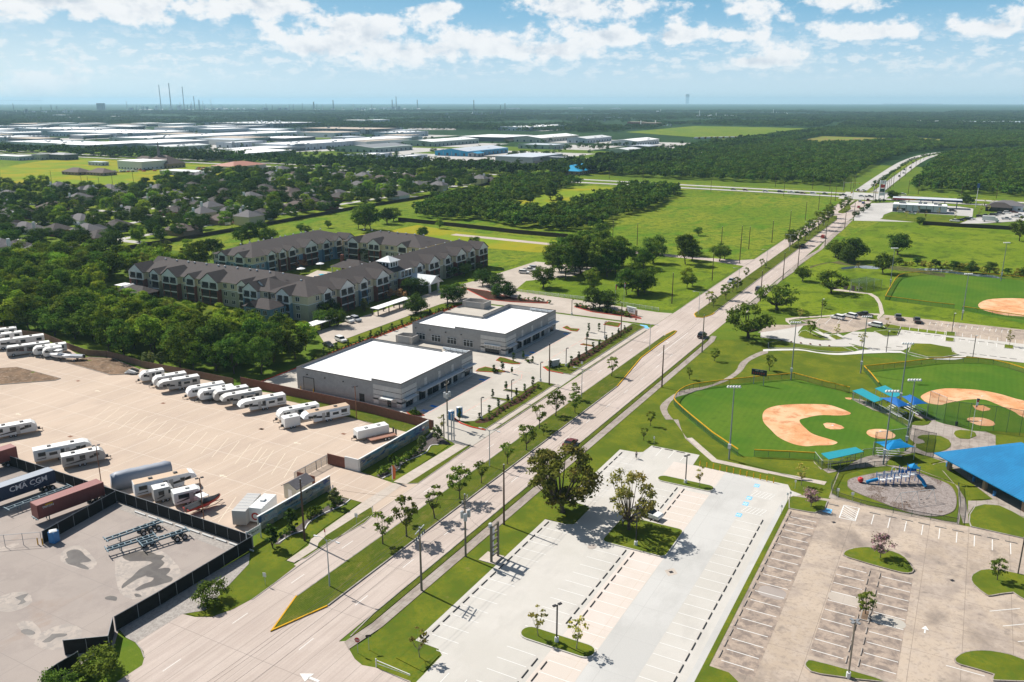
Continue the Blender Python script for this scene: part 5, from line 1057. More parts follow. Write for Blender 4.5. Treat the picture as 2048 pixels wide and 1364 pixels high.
kind('darkoak', 5, H=8.5, Rr=4.6, base=1.4, clumps=34, per=95, leaf=.56, lm='leaf_dark', trunk_r=.3)
kind('wood', 6, H=12, Rr=4.3, base=2.5, clumps=38, per=105, leaf=.58, lm='leaf_oak', trunk_r=.22, shape='round', hollow=.5)
kind('woodbright', 5, H=11.5, Rr=4.0, base=2.2, clumps=36, per=105, leaf=.58, lm='leaf_bright', trunk_r=.2, hollow=.5)
kind('woodyellow', 3, H=10, Rr=3.4, base=2.0, clumps=32, per=95, leaf=.55, lm='leaf_yellow', trunk_r=.2, hollow=.5)
kind('street', 5, H=5.6, Rr=1.9, base=1.9, clumps=15, per=34, leaf=.42, lm='leaf_street', trunk_r=.11, shape='vase', cl_r=.34, limbs=10, hollow=.75)
kind('streetfull', 3, H=6.2, Rr=2.1, base=1.7, clumps=22, per=44, leaf=.42, lm='leaf_street', trunk_r=.12, shape='round', cl_r=.36, limbs=9, hollow=.5)
kind('cone', 4, H=4.2, Rr=1.5, base=.5, clumps=22, per=48, leaf=.34, lm='leaf_dark', trunk_r=.09, shape='cone', cl_r=.36)
kind('conegrey', 3, H=4.4, Rr=1.7, base=.6, clumps=22, per=48, leaf=.34, lm='leaf_grey', trunk_r=.09, shape='cone', cl_r=.38)
kind('column', 3, H=2.9, Rr=.5, base=.05, clumps=26, per=26, leaf=.2, lm='leaf_conifer', trunk_r=.04, shape='cone', cl_r=.9, limbs=1)
kind('young', 4, H=4.6, Rr=1.15, base=1.5, clumps=11, per=16, leaf=.34, lm='leaf_sparse', bark='bark_pale', trunk_r=.05, shape='tall', cl_r=.5, limbs=10, hollow=.7)
kind('myrtle', 3, H=3.6, Rr=1.9, base=1.0, clumps=16, per=55, leaf=.3, lm='leaf_purple', bark='bark_pale', trunk_r=.07, shape='vase', cl_r=.36)
kind('bigoak', 3, H=10.5, Rr=7.6, base=2.2, clumps=40, per=85, leaf=.7, lm='leaf_oak', trunk_r=.5, shape='flat', cl_r=.27, limbs=16, hollow=.6)
kind('sycamore', 1, H=13.5, Rr=6.4, base=2.6, clumps=72, per=105, leaf=.56, lm='leaf_sycamore', bark='bark', trunk_r=.42, cl_r=.22, limbs=30, hollow=.6)
kind('sparse', 1, H=11, Rr=4.6, base=2.2, clumps=46, per=52, leaf=.44, lm='leaf_sparse', bark='bark', trunk_r=.3, cl_r=.24, limbs=36, hollow=.55)
kind('red', 2, H=3.4, Rr=1.8, base=.8, clumps=12, per=50, leaf=.35, lm='leaf_red', trunk_r=.08, cl_r=.42)
kind('reed', 3, H=3.4, Rr=2.2, base=.1, clumps=14, per=60, leaf=.5, lm='leaf_reed', trunk_r=.05, cl_r=.42)
kind('shrub', 3, H=1.0, Rr=.6, base=.05, clumps=7, per=34, leaf=.2, lm='leaf_shrub', trunk_r=.03, cl_r=.5, limbs=1)
kind('darkshrub', 2, H=5.2, Rr=4.2, base=.2, clumps=30, per=80, leaf=.5, lm='leaf_shrub', trunk_r=.12, cl_r=.36)
TN = {'shrub':'shrub','column':'columnar_shrub','reed':'shrub','darkshrub':'shrub','red':'shrub'}
def tree(k, x, y, label, group=None, s=1.0, z=0.05, rz=None, cat=None, squash=1.0):
 lst, kw = TREES[k]; i = rnd.randrange(len(lst)); nm = TN.get(k, 'tree')
 if lst[i] is None: lst[i] = tree_meshes(1000+hash_(k)+i, **kw)
 tm, cm = lst[i]; e = thing(nm, label, cat or {'shrub':'shrub','columnar_shrub':'shrub'}.get(nm, 'tree'), x, y, rnd.uniform(0, 6.28) if rz is None else rz, group, z)
 e.scale = (s*rnd.uniform(.93,1.07), s*rnd.uniform(.93,1.07), s*squash*rnd.uniform(.94,1.06))
 for n_, me in (('trunk', tm), ('crown', cm)):
  o = bpy.data.objects.new(n_, me); C.objects.link(o); o.parent = e
 return e
def hash_(k): return sum(ord(c)*(i+3) for i, c in enumerate(k))
def inside(p, poly):
 c_ = False; x, y = p; n = len(poly)
 for i in range(n):
  x0, y0 = poly[i]; x1, y1 = poly[(i+1)%n]
  if (y0 > y) != (y1 > y) and x < (x1-x0)*(y-y0)/(y1-y0)+x0: c_ = not c_
 return c_
def scatter(poly, step, jit=.42, avoid=()):
 xs = [p[0] for p in poly]; ys = [p[1] for p in poly]; out = []; y = min(ys); row = 0
 while y < max(ys):
  x = min(xs)+(step/2 if row % 2 else 0)
  while x < max(xs):
   p = (x+rnd.uniform(-jit,jit)*step, y+rnd.uniform(-jit,jit)*step)
   if inside(p, poly) and not any(inside(p, a) for a in avoid) and in_view(p): out.append(p)
   x += step
  y += step*.87; row += 1
 return out
def in_view(p, m=5):
 a = math.atan2(p[1], p[0])-math.atan2(math.cos(YAW), -math.sin(YAW)); a = (a+math.pi)%(2*math.pi)-math.pi
 return abs(math.degrees(a)) < 31.5+m and (p[0]**2+p[1]**2) > 40**2
# --- street trees on the median, nearest first
ST = [('C2',1015,1000,1.0,0),('C2',1205,940,1.25,0),('C2',1225,845,.5,0),('C2',1428,795,1.15,0),('C2',1630,640,1.05,1),('C2',1803,512,.8,0),('C2',2010,360,.85,0),('C3',115,248,.95,1),('C3',218,75,1.0,0),('C3',255,135,.5,0),('B3',350,1335,1.0,1),('B3',503,1308,.85,1),('B3',480,1195,.75,0),('B3',797,1015,.95,0),
  ('B3',1612,465,.8,0),('B3',1572,440,.9,0),('B3',1710,400,.95,1),('B3',1765,340,.8,0),('B3',1798,330,.9,1),('B3',1872,230,.8,0),('B3',1992,140,.7,0),('B3',2030,150,.6,0)]
for i, (fr_n, x, y, s, full) in enumerate(ST):
 p = g(fr_n, x, y); p = (min(-78.4, max(-82.9, p[0])), p[1])
 tree('streetfull' if full else 'street', p[0], p[1], 'lumpy green street tree on the grass median, %s counting from the front' % nth(i), 'street trees on the median', s, .25)
for i, (x, y, s) in enumerate(((50,1330,1.3),(90,1325,1.4),(150,1320,1.0),(178,1318,.8),(240,1320,1.3),(250,1280,1.1),(295,1285,1.4),(335,1245,1.4),(350,1215,1.2),(400,1200,1.7),(440,1170,1.6),(480,1140,1.5),(510,1105,1.4),(588,1050,1.2),(610,1040,1.4),(640,1010,1.1))):
 p = g('A4', x, y); tree('streetfull', max(-83, min(-78.4, p[0])), p[1], 'dark street tree on the far median before the junction, %s from the front' % nth(i), 'street trees on the median', s*1.0, .25)
# --- single trees of the near ground
near = [('sycamore','C3',408,745,1.0,'largest tree in the park, leaning broad crown beside the new car park'),('sparse','C3',935,885,1.0,'thin half bare tree on the square grass island of the new car park'),
 ('young','D2',1308,1170,1.1,'young staked tree at the near left corner of the new car park'),('young','D3',208,1003,1.15,'young tree at the left end of the near oval island, left of the lamp'),('young','D3',515,1105,1.3,'young tree at the right end of the near oval island, right of the lamp'),
 ('young','C3',1498,540,1.0,'young staked tree on the long far island of the new car park'),('young','C4',265,525,1.1,'young staked tree beside the yellow posts at the car park corner'),
 ('myrtle','C4',343,700,1.0,'purple flowering crepe myrtle on the corner lawn beside the blue bay mark'),('myrtle','C4',897,1112,1.1,'purple flowering crepe myrtle on the leaf shaped island of the old car park'),
 ('streetfull','C4',1832,1290,.62,'small dark tree on the right hand island of the old car park'),('streetfull','D4',778,825,.62,'small dark tree in the square planter between the stalls'),
 ('bigoak','B3',1890,705,1.0,'wide live oak standing where the park entrance meets the road'),('bigoak','B4',72,480,.92,'dark spreading live oak behind the entrance oak'),('bigoak','B4',505,348,.82,'live oak shading the batting cage'),
 ('oak','B4',918,188,1.0,'round oak beside the pond north of the batting cage'),('oak','B4',275,250,.72,'small round tree left of the batting cage oak'),('oak','B4',560,75,.9,'dense small oak at the pond edge'),('darkoak','B4',690,90,1.2,'dark thicket tree at the left end of the pond'),('darkoak','B4',640,100,1.0,'dark thicket tree second at the left end of the pond'),
 ('darkoak','A4',1035,1400,1.25,'dark lone tree in the mown meadow north of the pond'),('streetfull','B4',335,683,.8,'small round tree on the half moon island of the north car park'),('young','B4',550,698,1.0,'thin young tree on the triangular island behind the white cars'),('young','B4',945,655,1.1,'thin young tree on the diamond island of the north car park'),('young','B4',745,780,1.2,'thin young tree beside the tall light mast of the north car park'),('young','B4',1928,770,1.1,'thin young tree on the small island at the right of the north car park'),
 ('young','B4',255,560,1.0,'young tree left of the north car park'),('streetfull','B4',445,470,.5,'small dark tree beside the park lamp'),('streetfull','B3',1618,890,.62,'small round tree on the lawn below the entrance oak'),('street','B3',1420,1035,.6,'tiny tree on the lawn between road and ball field'),('streetfull','B4',10,970,.8,'small dark tree behind the blue scoreboard'),('street','C3',1052,165,.55,'tiny tree on the lawn above the new car park'),('street','C3',1107,50,.6,'small dark tree on the lawn where the footpath bends'),('young','B4',720,165,.9,'small tree behind the batting cage roof'),
 ('cone','C2',135,1030,1.15,'bushy dark evergreen nearest the white sign in the bed before the left mural wall'),('cone','C2',292,888,1.1,'bushy dark evergreen second in the bed before the left mural wall'),('conegrey','C2',632,700,.85,'grey green evergreen at the gate end of the left bed'),('cone','C2',1090,395,.85,'dark evergreen next to the red feather flag'),('conegrey','C2',1325,255,.85,'dark evergreen midway along the right mural wall'),('conegrey','C2',1450,170,.9,'grey evergreen at the far end of the right mural wall'),('young','C2',1485,95,.9,'sparse young tree behind the last evergreen of the right wall'),
 ('darkshrub','D1',1710,735,.6,'dark bushy tree on the grass beside the black screened fence'),('darkshrub','D1',790,1310,.66,'large dark bush at the end of the screened fence at the bottom'),('darkshrub','D1',490,1420,.5,'dark bush cut off by the bottom edge'),
 ('darkoak','B3',-65,360,.62,'grey round tree before the bin enclosure')]
for k, fr_n, x, y, s, lb in near:
 p = g(fr_n, x, y); tree(k, p[0], p[1], lb, None, s)
for i, x in enumerate((745, 810)): pass
# crowns in the meadow beside the road and round the apartment entrance
mid = [('wood','B3',380,170,1.0),('wood','B3',460,150,1.05),('oak','B3',550,190,1.0),('wood','B3',660,200,1.05),('wood','B3',740,130,1.0),('wood','B3',830,190,1.0),('oak','B3',760,215,.9),('wood','B3',560,110,.95),('oak','B3',1000,130,.85),('wood','B3',960,330,.8),('oak','B3',250,305,.85),('wood','B3',430,235,1.0),('wood','B3',330,210,.9),('wood','B3',500,200,.95),('wood','B3',600,150,1.0),('wood','B3',700,170,1.05),('wood','B3',790,180,1.05),('wood','B3',850,130,.9),('woodyellow','B3',640,345,.8),('wood','B3',915,360,.75),('oak','B3',1010,365,.9),('oak','B3',1060,340,.9),('oak','B3',1050,150,.85),('oak','B3',1130,105,.9),('wood','B3',1385,115,.9),('oak','B3',1440,85,.8),('oak','B3',1660,90,.75),('oak','B3',1700,75,.55),('woodbright','B3',1400,305,.55),('oak','B3',1440,290,.4),
 ('darkoak','B3',650,470,.72),('darkoak','B3',755,480,.66),('darkoak','B3',700,460,.6),('oak','A3',560,1400,1.0),('wood','A3',700,1345,.9),('oak','A3',1140,1395,.9),('oak','A3',1400,1400,.85),('oak','A3',1490,1245,.45),('darkoak','A3',310,960,.9),('darkoak','A3',385,975,.55),('darkoak','A3',145,985,.9),('woodyellow','A3',1460,700,.01)]
for i, (k, fr_n, x, y, s) in enumerate(mid):
 if s < .05: continue
 p = g(fr_n, x, y); nx = 'green tree in the meadow beside the road, %s from the left' 
 tree(k, p[0], p[1], ('%s crowned meadow tree left of the road, %s of the clump trees' % ('round' if k in ('oak','darkoak') else 'tall', nth(i))), 'trees in the roadside meadow', s*1.22)
apt_t = [('darkoak','E3',900,1280,.82),('darkoak','E3',1400,1150,.75),('oak','E3',1330,1130,.75),('oak','E3',1500,1080,.7),('darkoak','E3',820,1030,.78),('darkoak','E3',960,1010,.7),('darkoak','E3',1380,790,.65),('oak','E3',1560,770,.65),('oak','E3',1590,700,.5),('darkoak','E3',1810,900,.8),('darkoak','E3',1900,930,.75),('darkoak','E3',2000,960,.75),('conegrey','E3',200,1260,1.2),('conegrey','E3',460,1040,1.0),('conegrey','E2',1080,1290,1.3),('oak','E2',830,1320,.6),('cone','E2',760,1240,1.3),('oak','E2',1560,1240,.62),('oak','E2',1400,1340,.62),('conegrey','E2',1960,1240,1.1),('darkoak','E2',1330,560,.8),('conegrey','E2',1640,450,1.3),('darkoak','E2',1950,540,.85),('darkoak','E2',1880,490,.7),('conegrey','E2',790,660,1.0),('conegrey','E1',560,960,1.5),('conegrey','E1',340,960,1.0),('red','E2',1080,680,1.3),('red','E2',1150,660,1.2),('red','E2',725,715,1.0),('red','E3',545,1090,1.2),('red','E3',700,1100,1.3),('oak','E3',300,520,.9),('oak','E3',460,500,.8),('darkoak','E3',230,560,.7),('woodyellow','E3',1760,700,.4),('oak','E3',1000,240,.6),('oak','E3',1700,360,.6),('darkoak','B2',600,540,.7),('oak','B2',530,610,.6),('oak','B2',650,610,.72),('darkoak','B2',1280,500,.72),('darkoak','B2',1930,380,.62),('darkoak','B2',2030,380,.62)]
for i, (k, fr_n, x, y, s) in enumerate(apt_t):
 p = g(fr_n, x, y); tree(k, p[0], p[1], ('reddish flowering shrub by the apartment walls' if k == 'red' else 'small landscaped tree around the apartment buildings'), 'shrubs by the apartments' if k == 'red' else 'landscape trees of the apartments', s)
# --- woods behind the storage yard: individual trees
WOODS = [(-300,158),(-279,158.5),(-256,159),(-237,156.5),(-219,155),(-202,155),(-176,155.5),(-168.5,157),(-168,179),(-176,190),(-186,199),(-200,211),(-219,211),(-245,211),(-272,212),(-296,214),(-318,232),(-370,236),(-374,205)]
def stand(k):
 lst, kw = TREES[k]
 for i in range(len(lst)):
  if lst[i] is None: lst[i] = tree_meshes(1000+hash_(k)+i, **kw)
 return [bpy.data.objects.new('tree', cm) for tm, cm in lst]
wpts = sorted(scatter([(x, min(y, 204) if x > -300 else y) for x, y in WOODS], 7.2, .33), key=lambda p: p[0]**2+p[1]**2); WREST = wpts[105:]
for p in wpts[:105]:
 front = p[1] < 168; k = rnd.choice(['wood','wood','oak','woodbright']) if front else rnd.choice(['wood','woodbright','woodbright','woodyellow','woodyellow'])
 tree(k, p[0], p[1], {'wood':'tall green','oak':'dark round','woodbright':'bright green','woodyellow':'yellowish green'}[k]+' tree of the wood behind the storage yard, '+('front edge' if front else 'inner part')+(', left end' if p[0] < -270 else ', middle' if p[0] < -215 else ', right end'), 'trees of the wood behind the storage yard', rnd.uniform(.75,1.05)*(1 if p[1] < 180 or p[0] < -300 else .62 if p[1] > 192 else .8))
for i, (x, y) in enumerate(((1170,930),(1220,940),(1290,930))): 
 p = g('B1', x, y); tree('conegrey', p[0], p[1], 'grey green bush at the fence of the storage yard, %s from the left' % nth(i), 'grey bushes at the yard fence', 1.0)
BEHIND = [(-376,214),(-300,232),(-296,250),(-300,262),(-330,262),(-372,255)]
for fr_n, x, y, k, s in (('A2',870,1210,'wood',1.3),('A2',920,1200,'wood',1.2),('A2',820,1190,'woodbright',1.1),('A2',1050,1150,'darkoak',1.1),('A2',1100,1130,'oak',1.0),('A2',1330,1265,'oak',.7),('A2',1470,1190,'woodbright',.6),('E2',660,330,'oak',1.0),('E2',560,300,'wood',.9),('E2',420,330,'wood',.95),('E2',300,330,'oak',1.0),('E2',1110,180,'oak',.6),('E2',1190,190,'oak',.55),('E2',1480,110,'oak',.5),('E1',600,500,'conegrey',1.9),('E1',1080,500,'darkoak',.9),('E1',1200,480,'darkoak',.95),('E1',880,510,'woodbright',.8),('E1',1300,560,'oak',.6),('E1',1220,590,'conegrey',1.3)):
 p = g(fr_n, x, y); tree(k, p[0], p[1], 'tree in the grassy drain strip between suburb and apartments', 'trees in the drain strip', s)
# retail site planting: dwarf columns and shrubs
k_ = 0
for pts, lb in (([(-97.2,161.5+i*4.6) for i in range(7)], 'small evergreen in the mulch before the nearer retail building'), ([(-96.6,212+i*5.2) for i in range(9)], 'small evergreen in the mulch before the L shaped building'),
  ([(-112.3,194.6),(-111.2,197.3),(-107.4,196.2),(-112.6,206.6),(-111,209.6),(-106.9,207.8),(-112.3,156.6),(-101,158.6),(-100.2,205.8),(-97.4,206),(-95,207),(-102.2,176.4),(-102.2,183.4),(-103.4,239),(-106.5,247),(-104,249.5)], 'small cone evergreen at a retail kerb island'),
  ([(-164.4,184+i*5.6) for i in range(13)], 'small evergreen in the hedge behind the retail site')):
 for i, (x, y) in enumerate(pts): tree('column', x, y, lb+', %s from the front' % nth(i), lb.replace('evergreen','evergreens')[:60], rnd.uniform(.75,1.15), .2)
for i, (x, y) in enumerate([(-95.2,163+i*2.1) for i in range(13)]+[(-95.6,212+i*2.1) for i in range(22)]+[(-111.6+rnd.uniform(-1,1),195.5+rnd.uniform(-1,1)) for _ in range(5)]+[(-108.4+rnd.uniform(-1.2,1.2),208+rnd.uniform(-.6,.6)) for _ in range(5)]+[(-112+rnd.uniform(-1.5,.8),156.8) for _ in range(5)]):
 tree('shrub', x, y, 'low rounded shrub planted in the mulch of the retail site', 'low shrubs of the retail site', rnd.uniform(.7,1.15), .22)
for i in range(44): tree('shrub', -164.9+rnd.uniform(-.3,.3), 180+i*1.78, 'low shrub of the hedge line behind the retail buildings', 'hedge shrubs behind the retail buildings', rnd.uniform(.9,1.5), .1)
for s_ in ('C2 985,445 1020,435 1060,425 1170,350 1190,335 1215,320 1240,300 1265,285 1290,270 1130,370', 'C2 215,940 250,915 290,905 430,800 460,775 490,765 520,750 600,715 640,690 680,670 655,660'):
 for i, p in enumerate(W(s_)): tree('shrub', p[0], p[1], 'dark clipped shrub in the curved bed along the mural wall', 'shrubs along the mural walls', rnd.uniform(1.1,1.7), .15)
for i in range(26):
 p = g('B3', 60+i*38+rnd.uniform(-8,8), 400+i*4.4+rnd.uniform(-6,6)) if i < 7 else g('B3', 510+(i-7)*24, 455+(i-7)*4.6+rnd.uniform(-4,6))
 tree('shrub', p[0], p[1], 'low shrub in the entrance planting of the apartments', 'entrance planting', rnd.uniform(1,1.9), .2)
for i in range(22):
 p = g('B4', 1050+i*48, 120+i*4.5+rnd.uniform(-14,14)); tree('reed' if i % 3 else 'darkoak', p[0], p[1], 'reedy waterside bush along the pond bank', 'waterside bushes', rnd.uniform(.55,1.0) if i % 3 else rnd.uniform(.35,.6))
p = g('A4', 2010, 1290); tree('woodyellow', p[0], p[1], 'yellowish tree at the right edge above the pond', None, 1.35)
p = g('A4', 540, 1415); tree('oak', p[0], p[1], 'round tree left of the batting cage, beyond the pond', None, .9)
# restaurant site trees
for i, (x, y) in enumerate(((85,400+90),(865,540),(985,515),(1060,545),(1185,515),(785,490),(1590,520),(1620,480),(1650,430),(1690,470),(1735,415),(1355,555))):
 p = g('F1', x, y); tree('young' if i else 'streetfull', p[0], p[1], 'small thin tree planted around the filling station, %s from the left' % nth(i), 'filling station trees', 1.2, .1)
for i, (x, y, s) in enumerate(((720,350,1.0),(760,352,.9),(1430,385,1.0),(1470,390,.9),(1510,392,.9),(480,430,.5),(470,450,.5),(420,480,.5),(380,510,.5),(340,520,.5),(1000,600,.7),(600,375,.4),(640,376,.4),(560,378,.4))):
 p = g('F1', x, y); tree('darkoak', p[0], p[1], 'dark bushy tree by the filling station, %s of its kind' % nth(i), 'bushes of the filling station', s*.8)
# --- suburb trees: the nearest stand as things, those farther back as one mass
SUB = [(-381,215),(-381,330),(-386,430),(-392,560),(-400,700),(-470,745),(-560,730),(-640,690),(-705,650),(-680,560),(-640,470),(-800,452),(-900,480),(-1000,300),(-600,120)]
HOUSES = [('A1',150,890),('A1',70,945),('A1',480,900),('A1',720,930),('A1',640,1000),('A1',650,1150),('A1',940,1200),('A1',790,1290),('A1',1060,880),('A1',1270,920),('A1',1180,970),('A1',950,1010),('A1',990,960),('A1',1250,1000),('A1',1490,1010),('A1',1540,890),('A1',1690,1075),('A1',1890,1075),('A1',1790,1145),('A1',1400,1080),('A1',2010,990),('A1',230,1100),('A1',460,1235),('A1',40,1200),('A1',1790,925),
 ('A2',60,915),('A2',150,960),('A2',270,955),('A2',410,965),('A2',380,1000),('A2',330,1040),('A2',50,1105),('A2',140,830),('A2',640,795),('A2',750,805),('A2',860,810),('A2',1000,815),('A2',820,865),('A2',1200,800),('A2',1430,840),('A2',1460,890),('A2',1730,800),('A2',1790,835),('A2',1880,830),('A2',1140,950),('A2',540,1035),('A2',500,860),('B1',20,50),('B1',300,55),('B1',140,20)]
HP = [g(*h) for h in HOUSES]
while len(HP) < 92:
 q = (rnd.choice((-394,-430,-444,-480,-494,-530,-560,-600,-640,-680))+rnd.uniform(-3,3), rnd.uniform(230,720))
 if inside(q, SUB) and in_view(q) and all(math.dist(q, h) > 17 for h in HP): HP.append(q)
def free(p, r=9.5): return all((p[0]-h[0])**2+(p[1]-h[1])**2 > r*r for h in HP)
sub = [p for p in scatter(SUB, 13.4, .4) if free(p)]
sub.sort(key=lambda p: p[0]**2+p[1]**2)
NEAR_SUB = sub[:26]; FAR_SUB = sub[26:]
for i, p in enumerate(NEAR_SUB): tree(rnd.choice(['darkoak','darkoak','oak','darkoak','woodbright','wood']), p[0], p[1], 'round garden tree at the near edge of the suburb', 'garden trees of the suburb', rnd.uniform(.65,1.1))
# --- masses nobody could count
def gn_forest(name, pts, kinds, lo, hi, z=0.05, zs=1.0):
 me = bpy.data.meshes.new(name); me.vertices.add(len(pts)); me.vertices.foreach_set('co', [c for p in pts for c in (p[0],p[1],z)])
 me.update(); ob = bpy.data.objects.new(name, me); C.objects.link(ob); ob['kind'] = 'stuff'
 t = bpy.data.node_groups.new(name, 'GeometryNodeTree'); t.interface.new_socket('Geometry', in_out='INPUT', socket_type='NodeSocketGeometry'); t.interface.new_socket('Geometry', in_out='OUTPUT', socket_type='NodeSocketGeometry')
 N, L, n = nodes(t); gi = n('NodeGroupInput'); go = n('NodeGroupOutput'); j = n('GeometryNodeJoinGeometry')
 for k in kinds:
  oi = n('GeometryNodeObjectInfo'); oi.inputs['Object'].default_value = k; oi.inputs['As Instance'].default_value = True; L.new(oi.outputs['Geometry'], j.inputs[0])
 ip = n('GeometryNodeInstanceOnPoints'); L.new(gi.outputs[0], ip.inputs['Points']); L.new(j.outputs[0], ip.inputs['Instance']); ip.inputs['Pick Instance'].default_value = True
 ri = n('FunctionNodeRandomValue', data_type='INT'); ri.inputs[4].default_value = 0; ri.inputs[5].default_value = len(kinds)-1; L.new(ri.outputs[2], ip.inputs['Instance Index'])
 rr = n('FunctionNodeRandomValue', data_type='FLOAT_VECTOR'); rr.inputs[0].default_value = (0,0,0); rr.inputs[1].default_value = (0,0,6.283); L.new(rr.outputs[0], ip.inputs['Rotation'])
 rs = n('FunctionNodeRandomValue', data_type='FLOAT'); rs.inputs[2].default_value = lo; rs.inputs[3].default_value = hi; rs.inputs['Seed'].default_value = 5
 cb = n('ShaderNodeCombineXYZ'); mm = n('ShaderNodeMath', operation='MULTIPLY', inp={1: zs}); L.new(rs.outputs[1], mm.inputs[0])
 L.new(rs.outputs[1], cb.inputs[0]); L.new(rs.outputs[1], cb.inputs[1]); L.new(mm.outputs[0], cb.inputs[2]); L.new(cb.outputs[0], ip.inputs['Scale'])
 L.new(ip.outputs[0], go.inputs[0]); md = ob.modifiers.new('scatter', 'NODES'); md.node_group = t
 return ob
def loose(me, nm): return bpy.data.objects.new(nm, me)
def low_tree(seed, lm, H=9, Rr=4.6, clumps=12, per=26, leaf=1.25, base=1.0):
 rng = np.random.default_rng(seed); cs = []; rs = []
 for i in range(clumps):
  d = rng.normal(size=3); d /= np.linalg.norm(d); q = rng.random()**.4*.75
  cs.append((d[0]*q*Rr, d[1]*q*Rr, (base+H)/2+d[2]*q*(H-base)/2)); rs.append(Rr*.42*(.7+.6*rng.random()))
 V, Q = leaves(rng, cs, rs, per, leaf); return np_mesh('crown', V, Q, lm)
def grove(seed, lm, n_=14, size=30):
 """a patch of far canopy"""
 rng = np.random.default_rng(seed); cs = []; rs = []
 for i in range(n_):
  x, y = (rng.random(2)-.5)*size; h = rng.uniform(6.5,11)
  for k in range(5): cs.append((x+rng.normal()*1.8, y+rng.normal()*1.8, h-1.5-rng.random()*2.6)); rs.append(2.3*(.8+.5*rng.random()))
 V, Q = leaves(rng, cs, rs, 11, 2.6); return np_mesh('canopy', V, Q, lm)
LOW = [loose(low_tree(50+i, 'leaf_forest'), 'forest_tree') for i in range(5)]
LOWB = [loose(low_tree(70+i, 'leaf_oak'), 'forest_tree') for i in range(4)]
DARK = [loose(low_tree(60+i, 'leaf_dark', H=8.5, per=30, leaf=1.0), 'forest_tree') for i in range(4)]
GROVE = [loose(grove(80+i, 'leaf_farforest'), 'grove') for i in range(5)]
gn_forest('suburb_trees', FAR_SUB, stand('darkoak')+stand('oak')[:2]+stand('woodbright')[:1], .65, 1.1)
gn_forest('wood_edge', [p for p in WREST if p[1] >= 182 and p[0] >= -300], stand('woodbright')[:2]+stand('wood')[:2], .45, .68)
gn_forest('wood_behind_yard', [p for p in WREST if p[1] < 182 or p[0] < -300]+scatter(BEHIND, 8.5), stand('wood')[:3]+stand('woodbright')[:3]+stand('woodyellow')[:1], .75, 1.05)
MEDF = [(-81.2 if y < 1150 else -81.2+(y-1150)**1.75*.0021, y) for y in [800+i*19 for i in range(34)]]
BAND = [(-337,476),(-361,550),(-355,616),(-400,700),(-395,740),(-352,740),(-316,713),(-314,663),(-311,608),(-300,560),(-285,545),(-262,535),(-252,539),(-262,580),(-284,623),(-276,690),(-226,712),(-222,690),(-213,672),(-199,560),(-206,504),(-191,463),(-200,446),(-244,446),(-265,459),(-317,451)]
HOLE = [(-304,524),(-250,508),(-256,545),(-258,640),(-268,708),(-320,714),(-314,640)]
gn_forest('woodland', scatter(BAND, 6.2, .45, [HOLE]), LOWB+LOW[:2], .65, 1.15)
ROW = []
for s_ in ('A1 300,560 560,575 700,560 900,570 1200,590 1500,590 1800,605 2048,620', 'A1 640,555 1000,560 1500,575 2048,600', 'A2 0,605 300,625 600,640 900,650 1200,665 1500,690 1700,700 1900,720', 'A2 200,600 600,625 1000,640 1500,665 1850,700', 'A3 -60,650 60,600 230,610 380,620', 'A3 0,735 100,735 250,750 380,745', 'A1 20,540 150,530 300,545', 'A2 1400,585 1550,590 1600,590', 'A3 540,545 700,560 830,560', 'A2 600,580 740,590', 'A3 1030,600 1200,560 1500,545 1700,520 2048,470', 'A3 560,535 680,545 860,530 980,530'):
 pts = W(s_)
 for a, b_ in zip(pts, pts[1:]):
  d = math.dist(a, b_); k_ = max(1, int(d/9))
  ROW += [(a[0]+(b_[0]-a[0])*i/k_+rnd.uniform(-3,3), a[1]+(b_[1]-a[1])*i/k_+rnd.uniform(-4,4)) for i in range(k_)]
for i in range(200): ROW.append((rnd.uniform(-1700,-400), rnd.uniform(830,1500)))
ROW = [p for p in ROW if in_view(p)]
gn_forest('highway_trees', ROW, DARK, .7, 1.1)
gn_forest('median_trees', MEDF, DARK, .4, .75)
HEDGE = [(-396,1005),(-380,1222),(-392,1801),(-406,1865),(-387,2430),(-360,2430),(-378,1865),(-366,1801),(-355,1222),(-372,1005)]
FLD = [(-318,1600),(-318,1992),(-142,1940),(-128,1800),(-205,1640),(-250,1560)]; FLD2 = [(-133,2014),(-59,1918),(-71,1709),(-114,1767)]
FW = [(-326,818),(-296,806),(-172,812),(-112,806),(-112,905),(-114,1140),(-104,1250),(-98,1350),(-84,1430),(-56,1498),(-24,1552),(20,1610),(130,1715),(250,1800),(250,2400),(-340,2400),(-352,1800),(-340,1230)]
RW = [(-50,800),(-52,931),(-52,1120),(-50,1300),(-34,1380),(-8,1440),(20,1490),(64,1540),(170,1640),(420,1790),(700,1500),(420,760),(31,785)]
gn_forest('woodland', scatter(HEDGE, 8), LOW, .9, 1.3)
gn_forest('forest', scatter(FW, 8.2, .45, [FLD, FLD2]), LOW, .75, 1.2)
gn_forest('forest', scatter(RW, 8.2, .45), LOW, .75, 1.2)
sheet('field', 'brown_meadow', [FLD, FLD2], .12); sheet('field', 'yellow_meadow', [HOLE, [(-301,391),(-300,427),(-265,416),(-196,414),(-172,394),(-190,375),(-260,372),(-310,375)], [(-793,466),(-991,585),(-1095,735),(-700,722),(-675,575),(-647,493)]], .10)
sheet('field', 'meadow', [[(-790,2029),(-800,2640),(-560,2600),(-430,2530),(-400,1990),(-378,1010),(-330,820),(-420,800),(-450,1100),(-436,1700)]], .12)
GF = [(-800,1960),(-830,2660),(-540,2640),(-360,2560),(-400,1900),(-420,1000),(-420,860),(-480,860)]
IND = [(-2600,760),(-2600,1750),(-2000,1850),(-1300,1950),(-800,1950),(-480,1400),(-420,830)]
